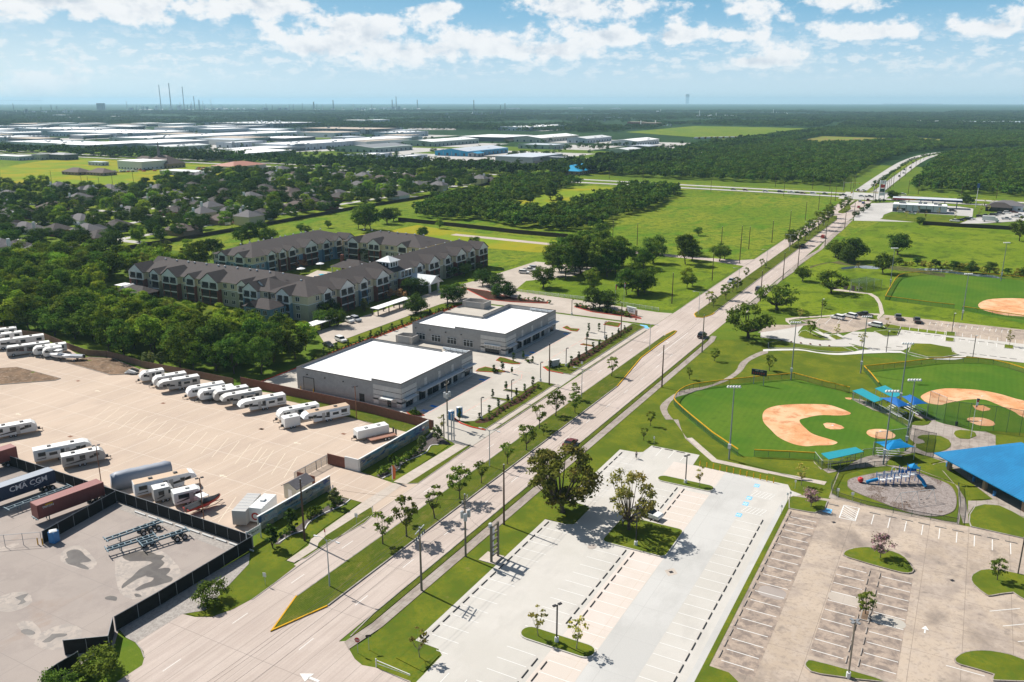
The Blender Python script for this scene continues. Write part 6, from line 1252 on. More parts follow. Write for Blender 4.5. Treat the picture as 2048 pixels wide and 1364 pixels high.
def sector(d0, d1, step, avoid):
 out = []; f = math.atan2(math.cos(YAW), -math.sin(YAW)); r = d0
 while r < d1:
  st = step*(r/d0)**.5; da = st/r; a = f-R(34)
  while a < f+R(34):
   rr = r+rnd.uniform(-.5,.5)*st; p = (rr*math.cos(a+rnd.uniform(-.4,.4)*da), rr*math.sin(a))
   if not any(inside(p, q) for q in avoid): out.append(p)
   a += da
  r += st*.9
 return out
CL = []
for i in range(60):
 r = rnd.uniform(2600, 9000); a = math.atan2(math.cos(YAW), -math.sin(YAW))+R(rnd.uniform(-33,34)); w_, h_ = rnd.uniform(60,240)*r/3000, rnd.uniform(80,200)*r/3000
 c0 = Vector((r*math.cos(a), r*math.sin(a))); CL.append([(c0.x-w_,c0.y-h_),(c0.x+w_,c0.y-h_*.7),(c0.x+w_*.8,c0.y+h_),(c0.x-w_*.9,c0.y+h_*.8)])
far_av = [IND, GF, FW, RW, FLD, FLD2, [(-130,780),(-130,1300),(-80,1500),(100,1760),(330,1900),(500,1800),(100,1500),(-20,1300),(-40,780)], [(-2600,-100),(-2600,830),(800,600),(800,-100)], [(-410,2400),(-500,3400),(-450,3400),(-360,2400)]]
FARPTS = [p for p in sector(900, 7500, 25, far_av+CL) if p[1] > 760]
gn_forest('far_forest', FARPTS, GROVE, .85, 1.25)
print('points', len(FARPTS), len(sub), len(ROW))
# ---------------------------------------------------------------- vehicles
for nm, c_ in (('paint_white',(.72,.72,.70)),('paint_black',(.012,.013,.016)),('paint_maroon',(.13,.02,.02)),('paint_red',(.45,.03,.02)),('paint_silver',(.38,.40,.42)),('paint_grey',(.09,.095,.10)),('paint_blue',(.02,.07,.22)),('paint_navy',(.012,.022,.05)),('rv_white',(.70,.70,.68)),('rv_cream',(.58,.52,.42)),('rv_grey',(.42,.41,.39)),('rv_tanroof',(.50,.36,.24)),('rv_dark',(.06,.05,.045)),('rv_red',(.22,.05,.035)),('tarp_grey',(.24,.27,.32)),('cont_red',(.22,.055,.045)),('cont_blue',(.012,.03,.07)),('light_red',(.35,.02,.02)),('lamp_glass',(.75,.76,.72)),('potty_blue',(.02,.17,.42)),('chassis_teal',(.10,.17,.21)),('deck_rust',(.30,.14,.09)),('orange',(.62,.13,.02)),('skin',(.45,.27,.19)),('cloth_white',(.70,.70,.68)),('cloth_dark',(.03,.03,.035)),('cloth_red',(.5,.03,.03)),('sign_white',(.75,.75,.73)),('stop_red',(.35,.015,.015))): flat(nm, c_, .35 if 'paint' in nm else .55, 0, .05, .8, .5)
def prof(b, pts, y0, y1):
 """side outline pts (x, z) given width from y0 to y1"""
 n = len(pts); A = sum(pts[i][0]*pts[(i+1)%n][1]-pts[(i+1)%n][0]*pts[i][1] for i in range(n))
 if A < 0: pts = pts[::-1]
 vs = [(x,y0,z) for x,z in pts]+[(x,y1,z) for x,z in pts]
 return b.add(vs, [tuple(range(n)), tuple(range(n,2*n))[::-1]]+[(i,n+i,n+(i+1)%n,(i+1)%n) for i in range(n)])
def wheels(t, xs, y, r=.34, w=.24):
 for x in xs:
  for s in (-1, 1):
   o = MB().tube((x,s*y-w/2,r),(x,s*y+w/2,r),r,r,10).build('wheel', 'tyre', t); MB().tube((x,s*y-w/2-.02,r),(x,s*y+w/2+.02,r),r*.55,r*.55,8).build('rim', 'rim', o)
def car(kind_, paint):
 def f():
  t = empty({'sedan':'car','suv':'car','pickup':'pickup_truck'}[kind_], 0, 0); t['label'] = ''; t['category'] = 'pickup truck' if kind_ == 'pickup' else 'car'
  L_, h, w = {'sedan':(4.7,1.45,1.8),'suv':(4.9,1.78,1.92),'pickup':(5.8,1.85,1.98)}[kind_]; a = L_/2
  bd = {'sedan': [(-a,.4),(-a,.85),(-a+.15,.98),(-a+.9,1.0),(a-1.3,.95),(a-.15,.78),(a,.6),(a,.35)], 'suv': [(-a,.45),(-a,1.05),(-a+.1,1.12),(a-1.35,1.1),(a-.2,.95),(a,.7),(a,.4)], 'pickup': [(-a,.5),(-a,1.1),(-a+.02,1.14),(a-1.5,1.16),(a-.15,1.05),(a,.85),(a,.45)]}[kind_]
  cb = {'sedan': [(-a+.55,1.0),(-a+1.35,1.4),(-a+2.5,1.42),(a-1.25,.96)], 'suv': [(-a+.12,1.1),(-a+.35,1.7),(-a+2.9,1.72),(a-1.2,1.08)], 'pickup': [(-a+2.0,1.12),(-a+2.1,1.78),(-a+3.4,1.8),(a-1.25,1.14)]}[kind_]
  prof(MB(), bd, -w/2, w/2).build('body', paint, t)
  prof(MB(), cb, -w/2+.12, w/2-.12).build('windows', 'glass', t)
  x0, x1 = cb[1][0], cb[2][0]; MB().box(x0-.05,-w/2+.14,cb[1][1]-.02,x1+.05,w/2-.14,cb[2][1]+.05).build('roof', paint, t)
  if kind_ == 'pickup': MB().box(-a+.12,-w/2+.15,1.10,-a+1.95,w/2-.15,1.155).build('bed', 'rv_dark', t)
  b = MB()
  for s in (-1,1): b.add([(q[0],s*(w/2-.115),q[1]) for q in (cb[0],(cb[0][0]+.14,cb[0][1]),(cb[1][0]+.1,cb[1][1]),cb[1])], [(0,1,2,3),(3,2,1,0)])
  for s in (-1,1):
   MB().cbox(a-.04, s*(w/2-.3), .72, .1, .4, .16).build('headlight', 'lamp_glass', t); MB().cbox(-a+.03, s*(w/2-.22), .85, .1, .3, .2).build('tail_light', 'light_red', t)
  wheels(t, (-a+.95, a-.95), w/2-.12); return t
 return f
CARS = {}
def put_car(k, paint, x, y, deg, label, group=None, z=.11):
 key = (k, paint)
 if key not in CARS: CARS[key] = Proto(car(k, paint))
 return CARS[key].put(x, y, R(deg), label, group, z)
def at(fr_n, x, y): return g(fr_n, x, y)
V = [('sedan','paint_maroon','C3',465,205,90,'dark maroon car on the right carriageway, nearest of the traffic'),('suv','paint_black','B3',1520,700,90,'black car on the road by the park entrance'),('suv','paint_grey','B3',1972,325,90,'dark grey car on the right carriageway past the flag poles'),('pickup','paint_silver','B3',1755,262,270,'silver car seen between median trees on the left carriageway'),
 ('pickup','paint_black','A4',278,1340,90,'black pickup on the right carriageway, far from the park'),('suv','paint_red','A4',440,1265,90,'bright red car on the right carriageway before the junction'),('sedan','paint_red','A4',725,1023,90,'orange red car waiting short of the junction'),
 ('sedan','paint_blue','A4',762,990,90,'blue car in the queue at the junction'),('sedan','paint_silver','A4',735,975,90,'silver car in the queue at the junction'),('suv','paint_maroon','A4',800,968,90,'dark red car in the queue at the junction'),('sedan','paint_silver','A4',748,937,0,'silver car crossing the junction'),('pickup','paint_black','A4',810,942,0,'black pickup crossing right of the junction'),
 ('pickup','paint_black','A4',600,930,0,'black pickup towing across the left side of the junction'),('suv','paint_grey','A4',620,955,270,'grey suv leaving the junction towards the park'),('sedan','paint_grey','A4',455,917,0,'dark green car on the highway left of the junction'),('suv','paint_white','A4',360,916,0,'white suv in the line left of the junction'),('sedan','paint_maroon','A4',278,914,0,'dark red car in the line left of the junction'),('sedan','paint_black','A4',240,909,0,'black car in the line left of the junction'),('pickup','paint_white','A4',183,907,0,'white pickup in the line left of the junction'),('suv','paint_navy','A4',98,903,0,'dark blue suv at the tail of the line left of the junction'),
 ('sedan','paint_grey','A3',1772,883,0,'grey car alone on the highway'),('sedan','paint_maroon','A3',1866,888,0,'maroon car behind the grey one on the highway'),('sedan','paint_silver','A3',2026,898,0,'silver car third from the left on the highway'),
 ('suv','paint_navy','A4',720,893,270,'dark blue suv stopped at the far side of the junction'),('suv','paint_white','A4',760,893,270,'white suv stopped at the far side of the junction'),('sedan','paint_white','A4',957,917,0,'white car on the highway right of the price sign'),('pickup','paint_white','A4',1075,924,0,'white pickup on the highway above the striped canopy'),
 ('suv','paint_black','A4',1050,777,90,'black car on the far road, second after the junction'),('sedan','paint_silver','A4',1084,750,90,'silver car on the far road beyond the junction'),('suv','paint_grey','A4',1090,724,90,'grey suv on the far road beyond the silver car'),('pickup','paint_black','A4',1137,708,90,'black pickup on the far road where the trees start'),('sedan','paint_black','A4',1160,668,90,'small black car far up the road'),('sedan','paint_grey','A4',1185,650,90,'small grey car far up the road'),('suv','paint_grey','A4',1283,612,60,'dark car at the bend of the far road'),
 ('suv','paint_white','G2',465,1010,155,'white suv leftmost of the parked cars by the park lamp'),('suv','paint_white','G2',680,985,155,'white suv with open tailgate beside the black pickup'),('pickup','paint_black','G2',925,965,150,'black pickup with raised hood at the corner of the north car park'),('suv','paint_white','G2',1100,1140,160,'white suv with red side lettering in the middle of the north car park'),('pickup','paint_grey','G2',1500,1010,100,'grey pickup parked at the kerb of the north car park'),('pickup','paint_black','B4',1190,580,100,'black pickup with a yellow load in its bed'),
 ('pickup','paint_white','C3',1078,772,-10,'white pickup half hidden under the thin bare tree'),
 ('suv','paint_white','B2',680,735,-20,'white suv parked in the apartment drive by the hedge'),('sedan','paint_black','B2',580,775,-20,'black car parked in the apartment drive by the hedge'),('pickup','paint_white','B2',738,578,-20,'white pickup under the trees by the apartments'),('suv','paint_silver','B2',800,570,-20,'silver car under the trees by the apartments'),
 ('suv','paint_white','B3',98,190,10,'white suv by the long clipped hedge'),('pickup','paint_white','B3',140,170,10,'white pickup second by the long clipped hedge'),('suv','paint_silver','B3',180,155,10,'silver car farthest along the clipped hedge')]
for k, pt, fr_n, x, y, deg, lb in V:
 p = at(fr_n, x, y); put_car(k, pt, p[0], p[1], deg, lb, None, .11 if p[1] < 700 else .36)
for i, (k, pt, x, y, deg) in enumerate((('pickup','paint_white',1350,572,160),('sedan','paint_navy',1405,562,160),('suv','paint_black',1465,552,160),('pickup','paint_white',1510,550,0),('suv','paint_grey',1330,470,0),('suv','paint_black',1605,527,0),('sedan','paint_black',1665,515,0),('suv','paint_black',1740,512,0),('sedan','paint_silver',1765,505,0),('suv','paint_grey',1812,498,0),('suv','paint_white',1880,488,0),('sedan','paint_maroon',1950,483,0),('pickup','paint_silver',1870,550,0),('pickup','paint_white',1965,530,0),('pickup','paint_white',2000,515,0),('suv','paint_white',815,480,0),('sedan','paint_white',925,495,0),('sedan','paint_white',440,265,0))):
 p = at('F1', x, y); put_car(k, pt, p[0], p[1], deg, '%s %s by the filling station, %s from the left' % (pt[6:], 'pickup' if k == 'pickup' else 'car', nth(i)), 'vehicles at the filling station')
def box_truck():
 t = thing('box_truck', 'white box truck parked behind the long dark fence of the filling station', 'truck', *at('F1', 1700, 572), z=.1)
 MB().box(-4.2,-1.25,.9,3.0,1.25,3.7).build('cargo_box', 'rv_white', t); prof(MB(), [(3.1,.5),(3.1,2.5),(4.1,2.5),(4.6,1.5),(5.2,1.4),(5.3,.5)], -1.1, 1.1).build('cab', 'paint_white', t)
 MB().box(4.0,-1.0,1.5,4.35,1.0,2.3).build('windows', 'glass', t); wheels(t, (-2.8, 4.3), 1.05, .45); return t
box_truck()
# --- recreational vehicles and trailers
def rv(kind_, fr_n, a, b_, label, nose_a=True, side='rv_white', roof='rv_white', L_=None, h=2.8, stripe='rv_dark', group='stored recreational vehicles'):
 A, B = g(fr_n, *a, .5), g(fr_n, *b_, .5); d = Vector((B[0]-A[0], B[1]-A[1])); ang = R(62) if kind_ != 'boat' else math.atan2(d.y, d.x)
 ln = L_ or d.length; u = Vector((math.cos(ang), math.sin(ang))); rt = Vector((u.y, -u.x)); w = 2.5
 c_ = Vector(A)+u*ln/2-rt*(w/2); rz = ang+math.pi if nose_a else ang
 nm, cat = {'travel':('travel_trailer','travel trailer'),'fifth':('fifth_wheel_trailer','travel trailer'),'motor':('motorhome','motorhome'),'cargo':('cargo_trailer','trailer')}[kind_]
 t = thing(nm, label, cat, c_.x, c_.y, rz, group, .1); e = ln/2; s = 1 if nose_a else -1   # visible side is local +y when the nose points away
 vs_ = 1 if nose_a else -1
 if kind_ == 'travel': P_ = [(-e,.55),(-e,h),(e-1.1,h),(e-.35,h-.5),(e,h-1.3),(e-.05,1.0),(e-.5,.6)]
 elif kind_ == 'fifth': P_ = [(-e,.6),(-e,h+.2),(e-1.5,h+.25),(e-.5,h-.15),(e,h-.9),(e-.2,1.75),(e-2.4,1.6),(e-2.6,.6)]
 elif kind_ == 'motor': P_ = [(-e,.45),(-e,h+.2),(e-.5,h+.2),(e,h-.4),(e+.1,1.2),(e,.45)]
 else: P_ = [(-e,.5),(-e,h-.5),(e-.2,h-.5),(e,h-.6),(e,.5)]
 prof(MB(), P_, -w/2, w/2).build('body', side, t)
 MB().box(-e+.05,-w/2+.05,P_[1][1]-.02,P_[2][0]+.1,w/2-.05,P_[1][1]+.05).build('roof', roof, t)
 for x in ((-e*.45, e*.35) if ln > 6 else (0,)): MB().cbox(x, .1, P_[1][1]+.16, .75, .6, .2).build('roof_unit', 'rv_dark' if roof != 'rv_white' or ln > 8 else 'rv_grey', t)
 if kind_ != 'cargo':
  for yy in (-1, 1):
   for x0, x1, z0, z1 in ((-e+.8,-e+2.2,1.6,2.4),(-e*.2,-e*.2+1.3,1.6,2.4),(e*.45,e*.45+.8,1.7,2.3)):
    o = MB().cbox((x0+x1)/2, yy*(w/2+.015), (z0+z1)/2, x1-x0, .03, z1-z0).build('window', 'glass', t); MB().cbox((x0+x1)/2, yy*(w/2+.008), (z0+z1)/2, x1-x0+.12, .02, z1-z0+.12).build('frame', 'trim_white' if side == 'rv_dark' else 'rv_grey', o)
   b = MB(); n_ = 6
   for k in range(n_):
    x0 = -e+.4+(ln-1.6)*k/n_; x1 = -e+.4+(ln-1.6)*(k+1)/n_; z0 = .95+.75*(k/n_)**1.8; z1 = .95+.75*((k+1)/n_)**1.8; y = yy*(w/2+.012)
    b.add([(x0,y,z0),(x1,y,z1),(x1,y,z1+.18+.09*k),(x0,y,z0+.1+.09*k)], [(0,1,2,3),(3,2,1,0)])
   b.build('stripe', stripe, t)
  if kind_ == 'motor' and side == 'rv_grey': MB().cbox(.2, vs_*(w/2+.006), 2.1, ln-.8, .02, 1.0).build('window_band', 'rv_dark', t)
  if kind_ == 'fifth': MB().cbox(-e*.35, vs_*(w/2+.2), 1.75, 2.8, .4, 1.5).build('slide_out', side, t); MB().cbox(-e*.35, vs_*(w/2+.41), 1.9, 1.5, .02, .6).build('window', 'glass', t)
  MB().cbox(e*.15, vs_*(w/2+.02), 1.55, .75, .03, 1.8).build('door', 'rv_grey', t)
 if kind_ == 'motor': MB().cbox(e-.02, 0, 2.2, .25, 2.2, 1.0).build('windscreen', 'glass', t); wheels(t, (-e+2.2, e-1.6), 1.15, .48)
 else: wheels(t, (-.9, 0) if ln > 6 else (-.4, .4), 1.1, .36)
 if kind_ in ('travel', 'cargo'): b = MB(); b.tube((e-.3,.5,.55),(e+1.1,0,.5),.06); b.tube((e-.3,-.5,.55),(e+1.1,0,.5),.06); b.tube((e+1.0,0,0),(e+1.0,0,.7),.05); b.cbox(e+.3,0,.8,.5,.5,.45); b.build('hitch', 'dark_metal', t)
 return t
rv('travel','E7',(285,235),(620,185),'white travel trailer at the left end of the diagonal row')
rv('travel','E7',(465,300),(860,230),'plain white travel trailer second in the diagonal row', L_=8.5)
rv('fifth','E7',(530,375),(1095,290),'long grey sided trailer with slide out, third in the diagonal row', side='rv_grey', L_=10.5)
rv('travel','E7',(930,455),(1430,380),'cream travel trailer with hitch, fourth in the diagonal row', side='rv_cream', L_=9.4)
rv('travel','E7',(1090,495),(1520,400),'white travel trailer with small front window, fifth in the diagonal row', L_=8.8)
rv('travel','E7',(1290,505),(1725,400),'grey travel trailer with mottled roof, sixth in the diagonal row', side='rv_grey', roof='roof_pale', L_=8.8)
rv('fifth','E7',(1400,575),(1915,480),'grey white fifth wheel trailer, seventh in the diagonal row', side='rv_grey', L_=10)
rv('fifth','E7',(1640,660),(2300,520),'long white fifth wheel trailer with black swoosh, eighth in the diagonal row', L_=11.5)
rv('travel','E8',(330,540),(975,380),'white rounded travel trailer behind the little cargo trailer', L_=10)
rv('cargo','E8',(430,655),(675,605),'small boxy white trailer with red round crest on its side', h=3.2, L_=3.7)
rv('fifth','E8',(750,600),(1465,520),'tan roofed fifth wheel trailer at the right end of the diagonal row', side='rv_cream', roof='rv_tanroof', L_=11.5)
rv('cargo','E4',(1180,270),(1510,225),'long white enclosed cargo trailer by the right mural wall', L_=7.6)
rv('fifth','C1',(280,345),(700,230),'white fifth wheel trailer with grey swirls by the left part of the fence', False, L_=11)
rv('travel','E5',(860,250),(1370,180),'pale travel trailer with three windows beside the lamp post', False, L_=8.2, side='rv_grey')
rv('travel','C1',(-60,155),(170,125),'white travel trailer cut off by the left edge', False, L_=9)
rv('fifth','C1',(1085,620),(1555,540),'tan roofed fifth wheel trailer parked next to the grey tarpaulin', False, side='rv_cream', roof='rv_tanroof', L_=11.5)
rv('travel','C1',(1240,660),(1385,610),'tiny grey camper with roof rack between two larger trailers', False, side='rv_grey', L_=3.8, h=2.9)
rv('travel','C1',(1400,690),(1610,640),'short white camper next to the red boat', False, L_=5.4, h=2.8)
rv('motor','F2',(150,745),(860,600),'brown and white motorhome with red swooshes at the upper left', L_=11.5, side='rv_grey', stripe='rv_red')
rv('motor','F2',(-60,605),(880,450),'long white motorhome parked behind the brown one', L_=13)
rv('travel','F2',(690,735),(1320,620),'white travel trailer right of the brown motorhome', L_=9)
rv('travel','F2',(890,770),(1240,740),'small white trailer next to the two boats', L_=5.2, h=2.9)
rv('travel','F2',(-200,480),(250,400),'cream trailer at the upper left edge, behind the motorhomes', side='rv_cream', L_=9)
rv('travel','F2',(-300,390),(170,330),'white trailer at the upper left edge, farthest back', L_=9)
def cover():
 A = g('C1', 910, 550, .3); t = thing('covered_trailer', 'camper wrapped in a blue grey tarpaulin', 'covered trailer', A[0]+2.2, A[1]+4.9, R(62), z=.1)
 rng = random.Random(3); rings = []
 for i in range(13):
  x = -5.6+i*.93; k = .9 if i in (0,12) else 1; rings.append([(x+rng.uniform(-.08,.08), y*k*(1+rng.uniform(-.03,.03)), z*(1 if z < 2.5 else (.97+rng.uniform(-.02,.03))*k)) for y, z in ((-1.4,.05),(-1.36,1.5),(-1.3,2.9),(-.7,3.35),(0,3.45),(.7,3.35),(1.3,2.9),(1.36,1.5),(1.4,.05))])
 MB().loft(rings).build('tarpaulin', 'tarp_grey', t, True)
cover()
def boat(fr_n, a, b_, label, hull, cover_mat, L_=6.2, tower=False, rev=False):
 A, B = g(fr_n, *a, .6), g(fr_n, *b_, .6); ang = math.atan2(B[1]-A[1], B[0]-A[0])+(math.pi if rev else 0)
 t = thing('motorboat', label, 'boat', (A[0]+B[0])/2, (A[1]+B[1])/2, ang, 'boats on trailers', .1); rings = []
 for x, w, zb, zt in ((-3,1.05,.75,1.45),(-1.5,1.15,.7,1.5),(.3,1.15,.7,1.55),(1.8,.85,.8,1.6),(2.8,.35,1.05,1.68),(3.15,.04,1.45,1.72)):
  x *= L_/6.2; rings.append([(x,-w,zt),(x,-w*.95,zb+.35),(x,-w*.2,zb),(x,w*.2,zb),(x,w*.95,zb+.35),(x,w,zt)])
 MB().loft(rings).build('hull', hull, t)
 b = MB(); b.loft([[(x*L_/6.2,-w,z),(x*L_/6.2,0,z+.28),(x*L_/6.2,w,z),(x*L_/6.2,0,z-.05)] for x, w, z in ((-2.9,1.0,1.5),(-1.2,1.1,1.62),(.4,1.05,1.75),(1.8,.8,1.68),(3.0,.1,1.72))]); b.build('deck_cover', cover_mat, t)
 if tower:
  b = MB()
  for s in (-.8,.8): b.tube((-.6,s,1.5),(-.2,s*.8,2.9),.05)
  b.box(-.9,-1,2.85,.8,1,2.95); b.build('tower', 'trim_white', t)
 MB().cbox(-3.25, 0, 1.2, .5, .5, .9).build('outboard_motor', 'paint_black', t)
 b = MB(); b.tube((-2.6,.7,.5),(2.2,.7,.5),.06); b.tube((-2.6,-.7,.5),(2.2,-.7,.5),.06); b.tube((2.2,.7,.5),(4.1,0,.5),.06); b.tube((2.2,-.7,.5),(4.1,0,.5),.06); b.tube((-.8,-1.1,.36),(-.8,1.1,.36),.06); b.build('trailer_frame', 'dark_metal', t)
 wheels(t, (-.8,), 1.1, .34)
boat('C1', (1510,740), (1740,650), 'red speedboat under a black cover on its trailer', 'paint_red', 'paint_black', 7.2, True)
boat('F2', (1330,780), (1090,770), 'white open boat with a canopy tower, left one of the two by the wood', 'rv_white', 'rv_cream', 5.6, True)
boat('F2', (1690,790), (1300,800), 'white and navy bow boat, right one of the two by the wood', 'rv_white', 'tarp_grey', 6.4)
def jetski():
 p = g('B1', 1060, 990); t = thing('jet_ski', 'black and white jet skis on a trailer at the end of the planted strip', 'jet ski', *p, R(200), z=.1)
 for y in (-.7,.7): MB().loft([[(x,y-w,.5),(x,y-w*.6,z),(x,y+w*.6,z),(x,y+w,.5)] for x, w, z in ((-1.5,.4,.8),(-.3,.5,1.1),(.5,.45,1.35),(1.5,.1,.8))]).build('hull', 'paint_black' if y < 0 else 'rv_white', t)
 b = MB(); b.box(-1.6,-1.1,.3,1.8,1.1,.42); b.build('trailer_frame', 'galv', t); wheels(t, (0,), 1.1, .26)
jetski()
# flatbed, containers, chassis
def flatbed():
 p = g('E4', 1320, 310); t = thing('flatbed_trailer', 'rusty low flatbed trailer beside the enclosed cargo trailer', 'trailer', p[0]+.8, p[1]+3, R(62), z=.1)
 MB().box(-3.2,-1.1,.62,3.2,1.1,.74).build('deck', 'deck_rust', t); b = MB(); b.tube((-3.2,.6,.6),(-4.6,0,.55),.06); b.tube((-3.2,-.6,.6),(-4.6,0,.55),.06); b.box(3.1,-1,.6,3.2,-.3,1.9); b.box(3.1,.3,.6,3.2,1,1.9); b.build('frame', 'dark_metal', t); wheels(t, (.3,1.1), 1.15, .34)
flatbed()
def chassis(p, rz, label, L_=9.5, axles=2, par=None):
 t = par or thing('container_chassis', label, 'trailer chassis', p[0], p[1], rz, 'empty container chassis', .1); m_ = 'chassis_teal'
 b = MB(); e = L_/2
 for s in (-.45,.45): b.box(-e,s-.07,.95,e,s+.07,1.25)
 for k in range(9): x = -e+.1+k*(L_-.2)/8; b.box(x-.07,-1.2 if k in (0,8) else -.45,1.16,x+.07,1.2 if k in (0,8) else .45,1.28)
 b.build('frame', m_, t)
 b = MB()
 for s in (-.6,.6): b.box(-e+2.2,s-.06,.1,-e+2.35,s+.06,1.0)
 b.build('landing_leg', m_, t); wheels(t, [e-1.0-k*1.3 for k in range(axles)], 1.0, .5, .5); return t
def container(A, label, col, end, texts, L_=12.2, top=None):
 """A: ground point under the near corner of the near end; long side runs along +y"""
 t = thing('shipping_container', label, 'container', A[0]-1.22, A[1]+L_/2, R(90-8), 'containers on chassis', .1); e = L_/2; h0, h1 = 1.35, 3.95
 b = MB(); n_ = 40
 for s in (-1, 1):
  pts = []
  for k in range(n_+1):
   x = -e+.1+(L_-.2)*k/n_; pts.append((x, s*(1.20 if k % 2 else 1.22)))
  vs = [(x,y,z) for z in (h0+.1,h1-.08) for x,y in pts]; m_ = len(pts); fs = [(i,i+1,m_+i+1,m_+i) for i in range(m_-1)]
  b.add(vs, fs if s < 0 else [f[::-1] for f in fs])
 b.box(-e,-1.15,h0,e,1.15,h1-.02); b.build('body', col, t)
 b = MB()
 for s in (-1,1):
  for z in (h0, h1-.1): b.box(-e,s*1.22-.05,z,e,s*1.22+.05,z+.12)
  for x in (-e,e-.12): b.box(x,s*1.22-.06,h0+.12,x+.12,s*1.22+.06,h1-.1)
 b.build('corner_frame', col, t); MB().box(-e+.1,-1.16,h1-.01,e-.1,1.16,h1+.02).build('roof', top or col, t)
 MB().box(e+.001,-1.15,h0+.1,e+.03,1.15,h1-.05).build('door', end, t)
 MB().box(e-2.6,-1.245,h0+.05,e-.05,-1.225,h1-.1).build('white_side_panel', 'rv_white', t) if False else None
 chassis((0,0), 0, '', L_+.4, 2, t)
 for tx, x, z, sz, m_ in texts: text3(tx, (x,-1.262,z), (R(90),0,0), sz, m_, t)
 return t
def text3(tx, loc, rot, size, mat, par, name='lettering'):
 cu = bpy.data.curves.new(name, 'FONT'); cu.body = tx; cu.size = size; cu.align_x = 'CENTER'; cu.align_y = 'CENTER'; cu.extrude = .008; cu.offset = size*.012; cu.resolution_u = 2
 o = bpy.data.objects.new(name, cu); C.objects.link(o); dg = bpy.context.evaluated_depsgraph_get(); me = bpy.data.meshes.new_from_object(o.evaluated_get(dg)); bpy.data.objects.remove(o)
 me.materials.clear(); me.materials.append(M(mat)); ob = bpy.data.objects.new(name, me); C.objects.link(ob); ob.parent = par; ob.location = loc; ob.rotation_euler = rot; return ob
cb_ = container((-151.6,77.6), 'navy blue container with white CMA CGM lettering on its side', 'cont_blue', 'rv_white', [('CMA CGM', 1.3, 2.9, 1.5, 'sign_white')], 12.6, 'tarp_grey')
b = MB(); b.path([(x,-1.26,z) for x,z in ((-.4,3.35),(.2,3.65),(1.0,3.8))], .05); b.path([(x,-1.26,z) for x,z in ((2.2,2.1),(3,2.2),(3.8,2.5))], .05); b.build('emblem', 'sign_white', cb_)
cr_ = container((-138.4,79.0), 'rust red container with a small yellow and white label', 'cont_red', 'rv_white', [('TRITON', -4.2, 3.2, .55, 'sign_white')], 12.2, 'cont_red')
MB().cbox(-4.0, -1.262, 3.58, 1.3, .02, .3).build('label_plate', 'yellow_paint', cr_)
container((-169.5,81.5), 'dark red container cut off by the left edge', 'cont_red', 'cont_red', [], 12.2)
chassis((-148.0,84.6), R(84), 'long empty chassis between the blue and the red container', 12)
chassis((-121.4,84.6), R(74), 'empty three axle chassis, rear one of the group of three', 9.6, 3)
chassis((-118.2,81.6), R(68), 'empty chassis nearest the puddles, middle of the group of three', 8)
chassis((-114.8,85.6), R(69), 'empty chassis nearest the fence corner, of the group of three', 8)
chassis((-174.0,84), R(84), 'empty chassis at the left edge beside the dark red container', 9)
def portable_toilet(x, y, label, z=.1):
 t = thing('portable_toilet', label, 'portable toilet', x, y, R(15), z=z); MB().box(-.6,-.6,.05,.6,.6,2.1).build('cabin', 'potty_blue', t); MB().lathe([(.86,2.1),(.8,2.2),(.25,2.36)], 0, 0, 4).build('roof', 'rv_white', t); MB().box(-.4,-.64,.15,.4,-.6,2.0).build('door', 'potty_blue', t)
portable_toilet(-131.6, 76.6, 'blue portable toilet at the end of the black screened fence')
for i, (x, y) in enumerate(((430,500),(540,450))): p = g('F8', x, y+40); portable_toilet(*p, 'blue portable toilet by the wooden pole of the retail site, %s of two' % ('left','right')[i])
def box_trailer(A, B, label, mat, crest=False):
 ang = math.atan2(B[1]-A[1], B[0]-A[0]); ln = math.dist(A, B); t = thing('box_trailer', label, 'trailer', (A[0]+B[0])/2-1.1, (A[1]+B[1])/2, ang, z=.1)
 MB().box(-ln/2,-1.25,.4,ln/2,1.25,3.1).build('body', mat, t); b = MB()
 for k in range(7): b.box(-ln/2+ln*k/6.5,-1.26,3.1,-ln/2+ln*k/6.5+.1,1.26,3.14)
 b.build('roof_rib', 'roof_pale', t)
 if crest:
  MB().tube((-ln/2-.03,0,1.5),(-ln/2-.01,0,1.5),.75,.75,16).build('crest', 'paint_red', t); MB().tube((-ln/2-.05,0,1.5),(-ln/2-.03,0,1.5),.45,.45,12).build('crest_centre', 'rv_white', t); MB().cbox(.2,0,3.25,.9,.8,.3).build('roof_unit', 'rv_white', t)
 wheels(t, (-.4,.5), 1.1, .36)
box_trailer((-106.6,95.8), (-109.4,102.4), 'white box trailer with stained ribbed roof, left of the pair at the mural wall', 'rv_grey')
box_trailer((-104.9,98.0), (-106.6,103.6), 'white box trailer with a red round crest, right of the pair at the mural wall', 'rv_white', True)
flat('mast_grey', (.19,.22,.23), .5)
# ---------------------------------------------------------------- fences, walls, poles and signs
def post_fence(name, label, cat, pts, h, panel, post, step=3, z=.1, thick=.05, rail=None, pr=.05, gap=0, group=None, twin=False):
 t = thing(name, label, cat, pts[0][0], pts[0][1], group=group, z=z); q = [(p[0]-pts[0][0], p[1]-pts[0][1]) for p in pts]
 if panel: MB().wall(q, thick, gap, h-.05).build('panel', panel, t)
 if rail:
  b = MB()
  for a, b_ in zip(q, q[1:]): b.tube((*a,h),(*b_,h),.05,.05,5)
  b.build('top_rail', rail, t)
 n_ = 0
 for a, b_ in zip(q, q[1:]):
  d = math.dist(a, b_); k_ = max(1, round(d/step))
  for k in range(k_+1 if b_ == q[-1] else k_):
   if n_ > 90: break
   x, y = a[0]+(b_[0]-a[0])*k/k_, a[1]+(b_[1]-a[1])*k/k_; MB().tube((x,y,0),(x,y,h+.08),pr,pr,5).build('post', post, t); n_ += 1
 return t
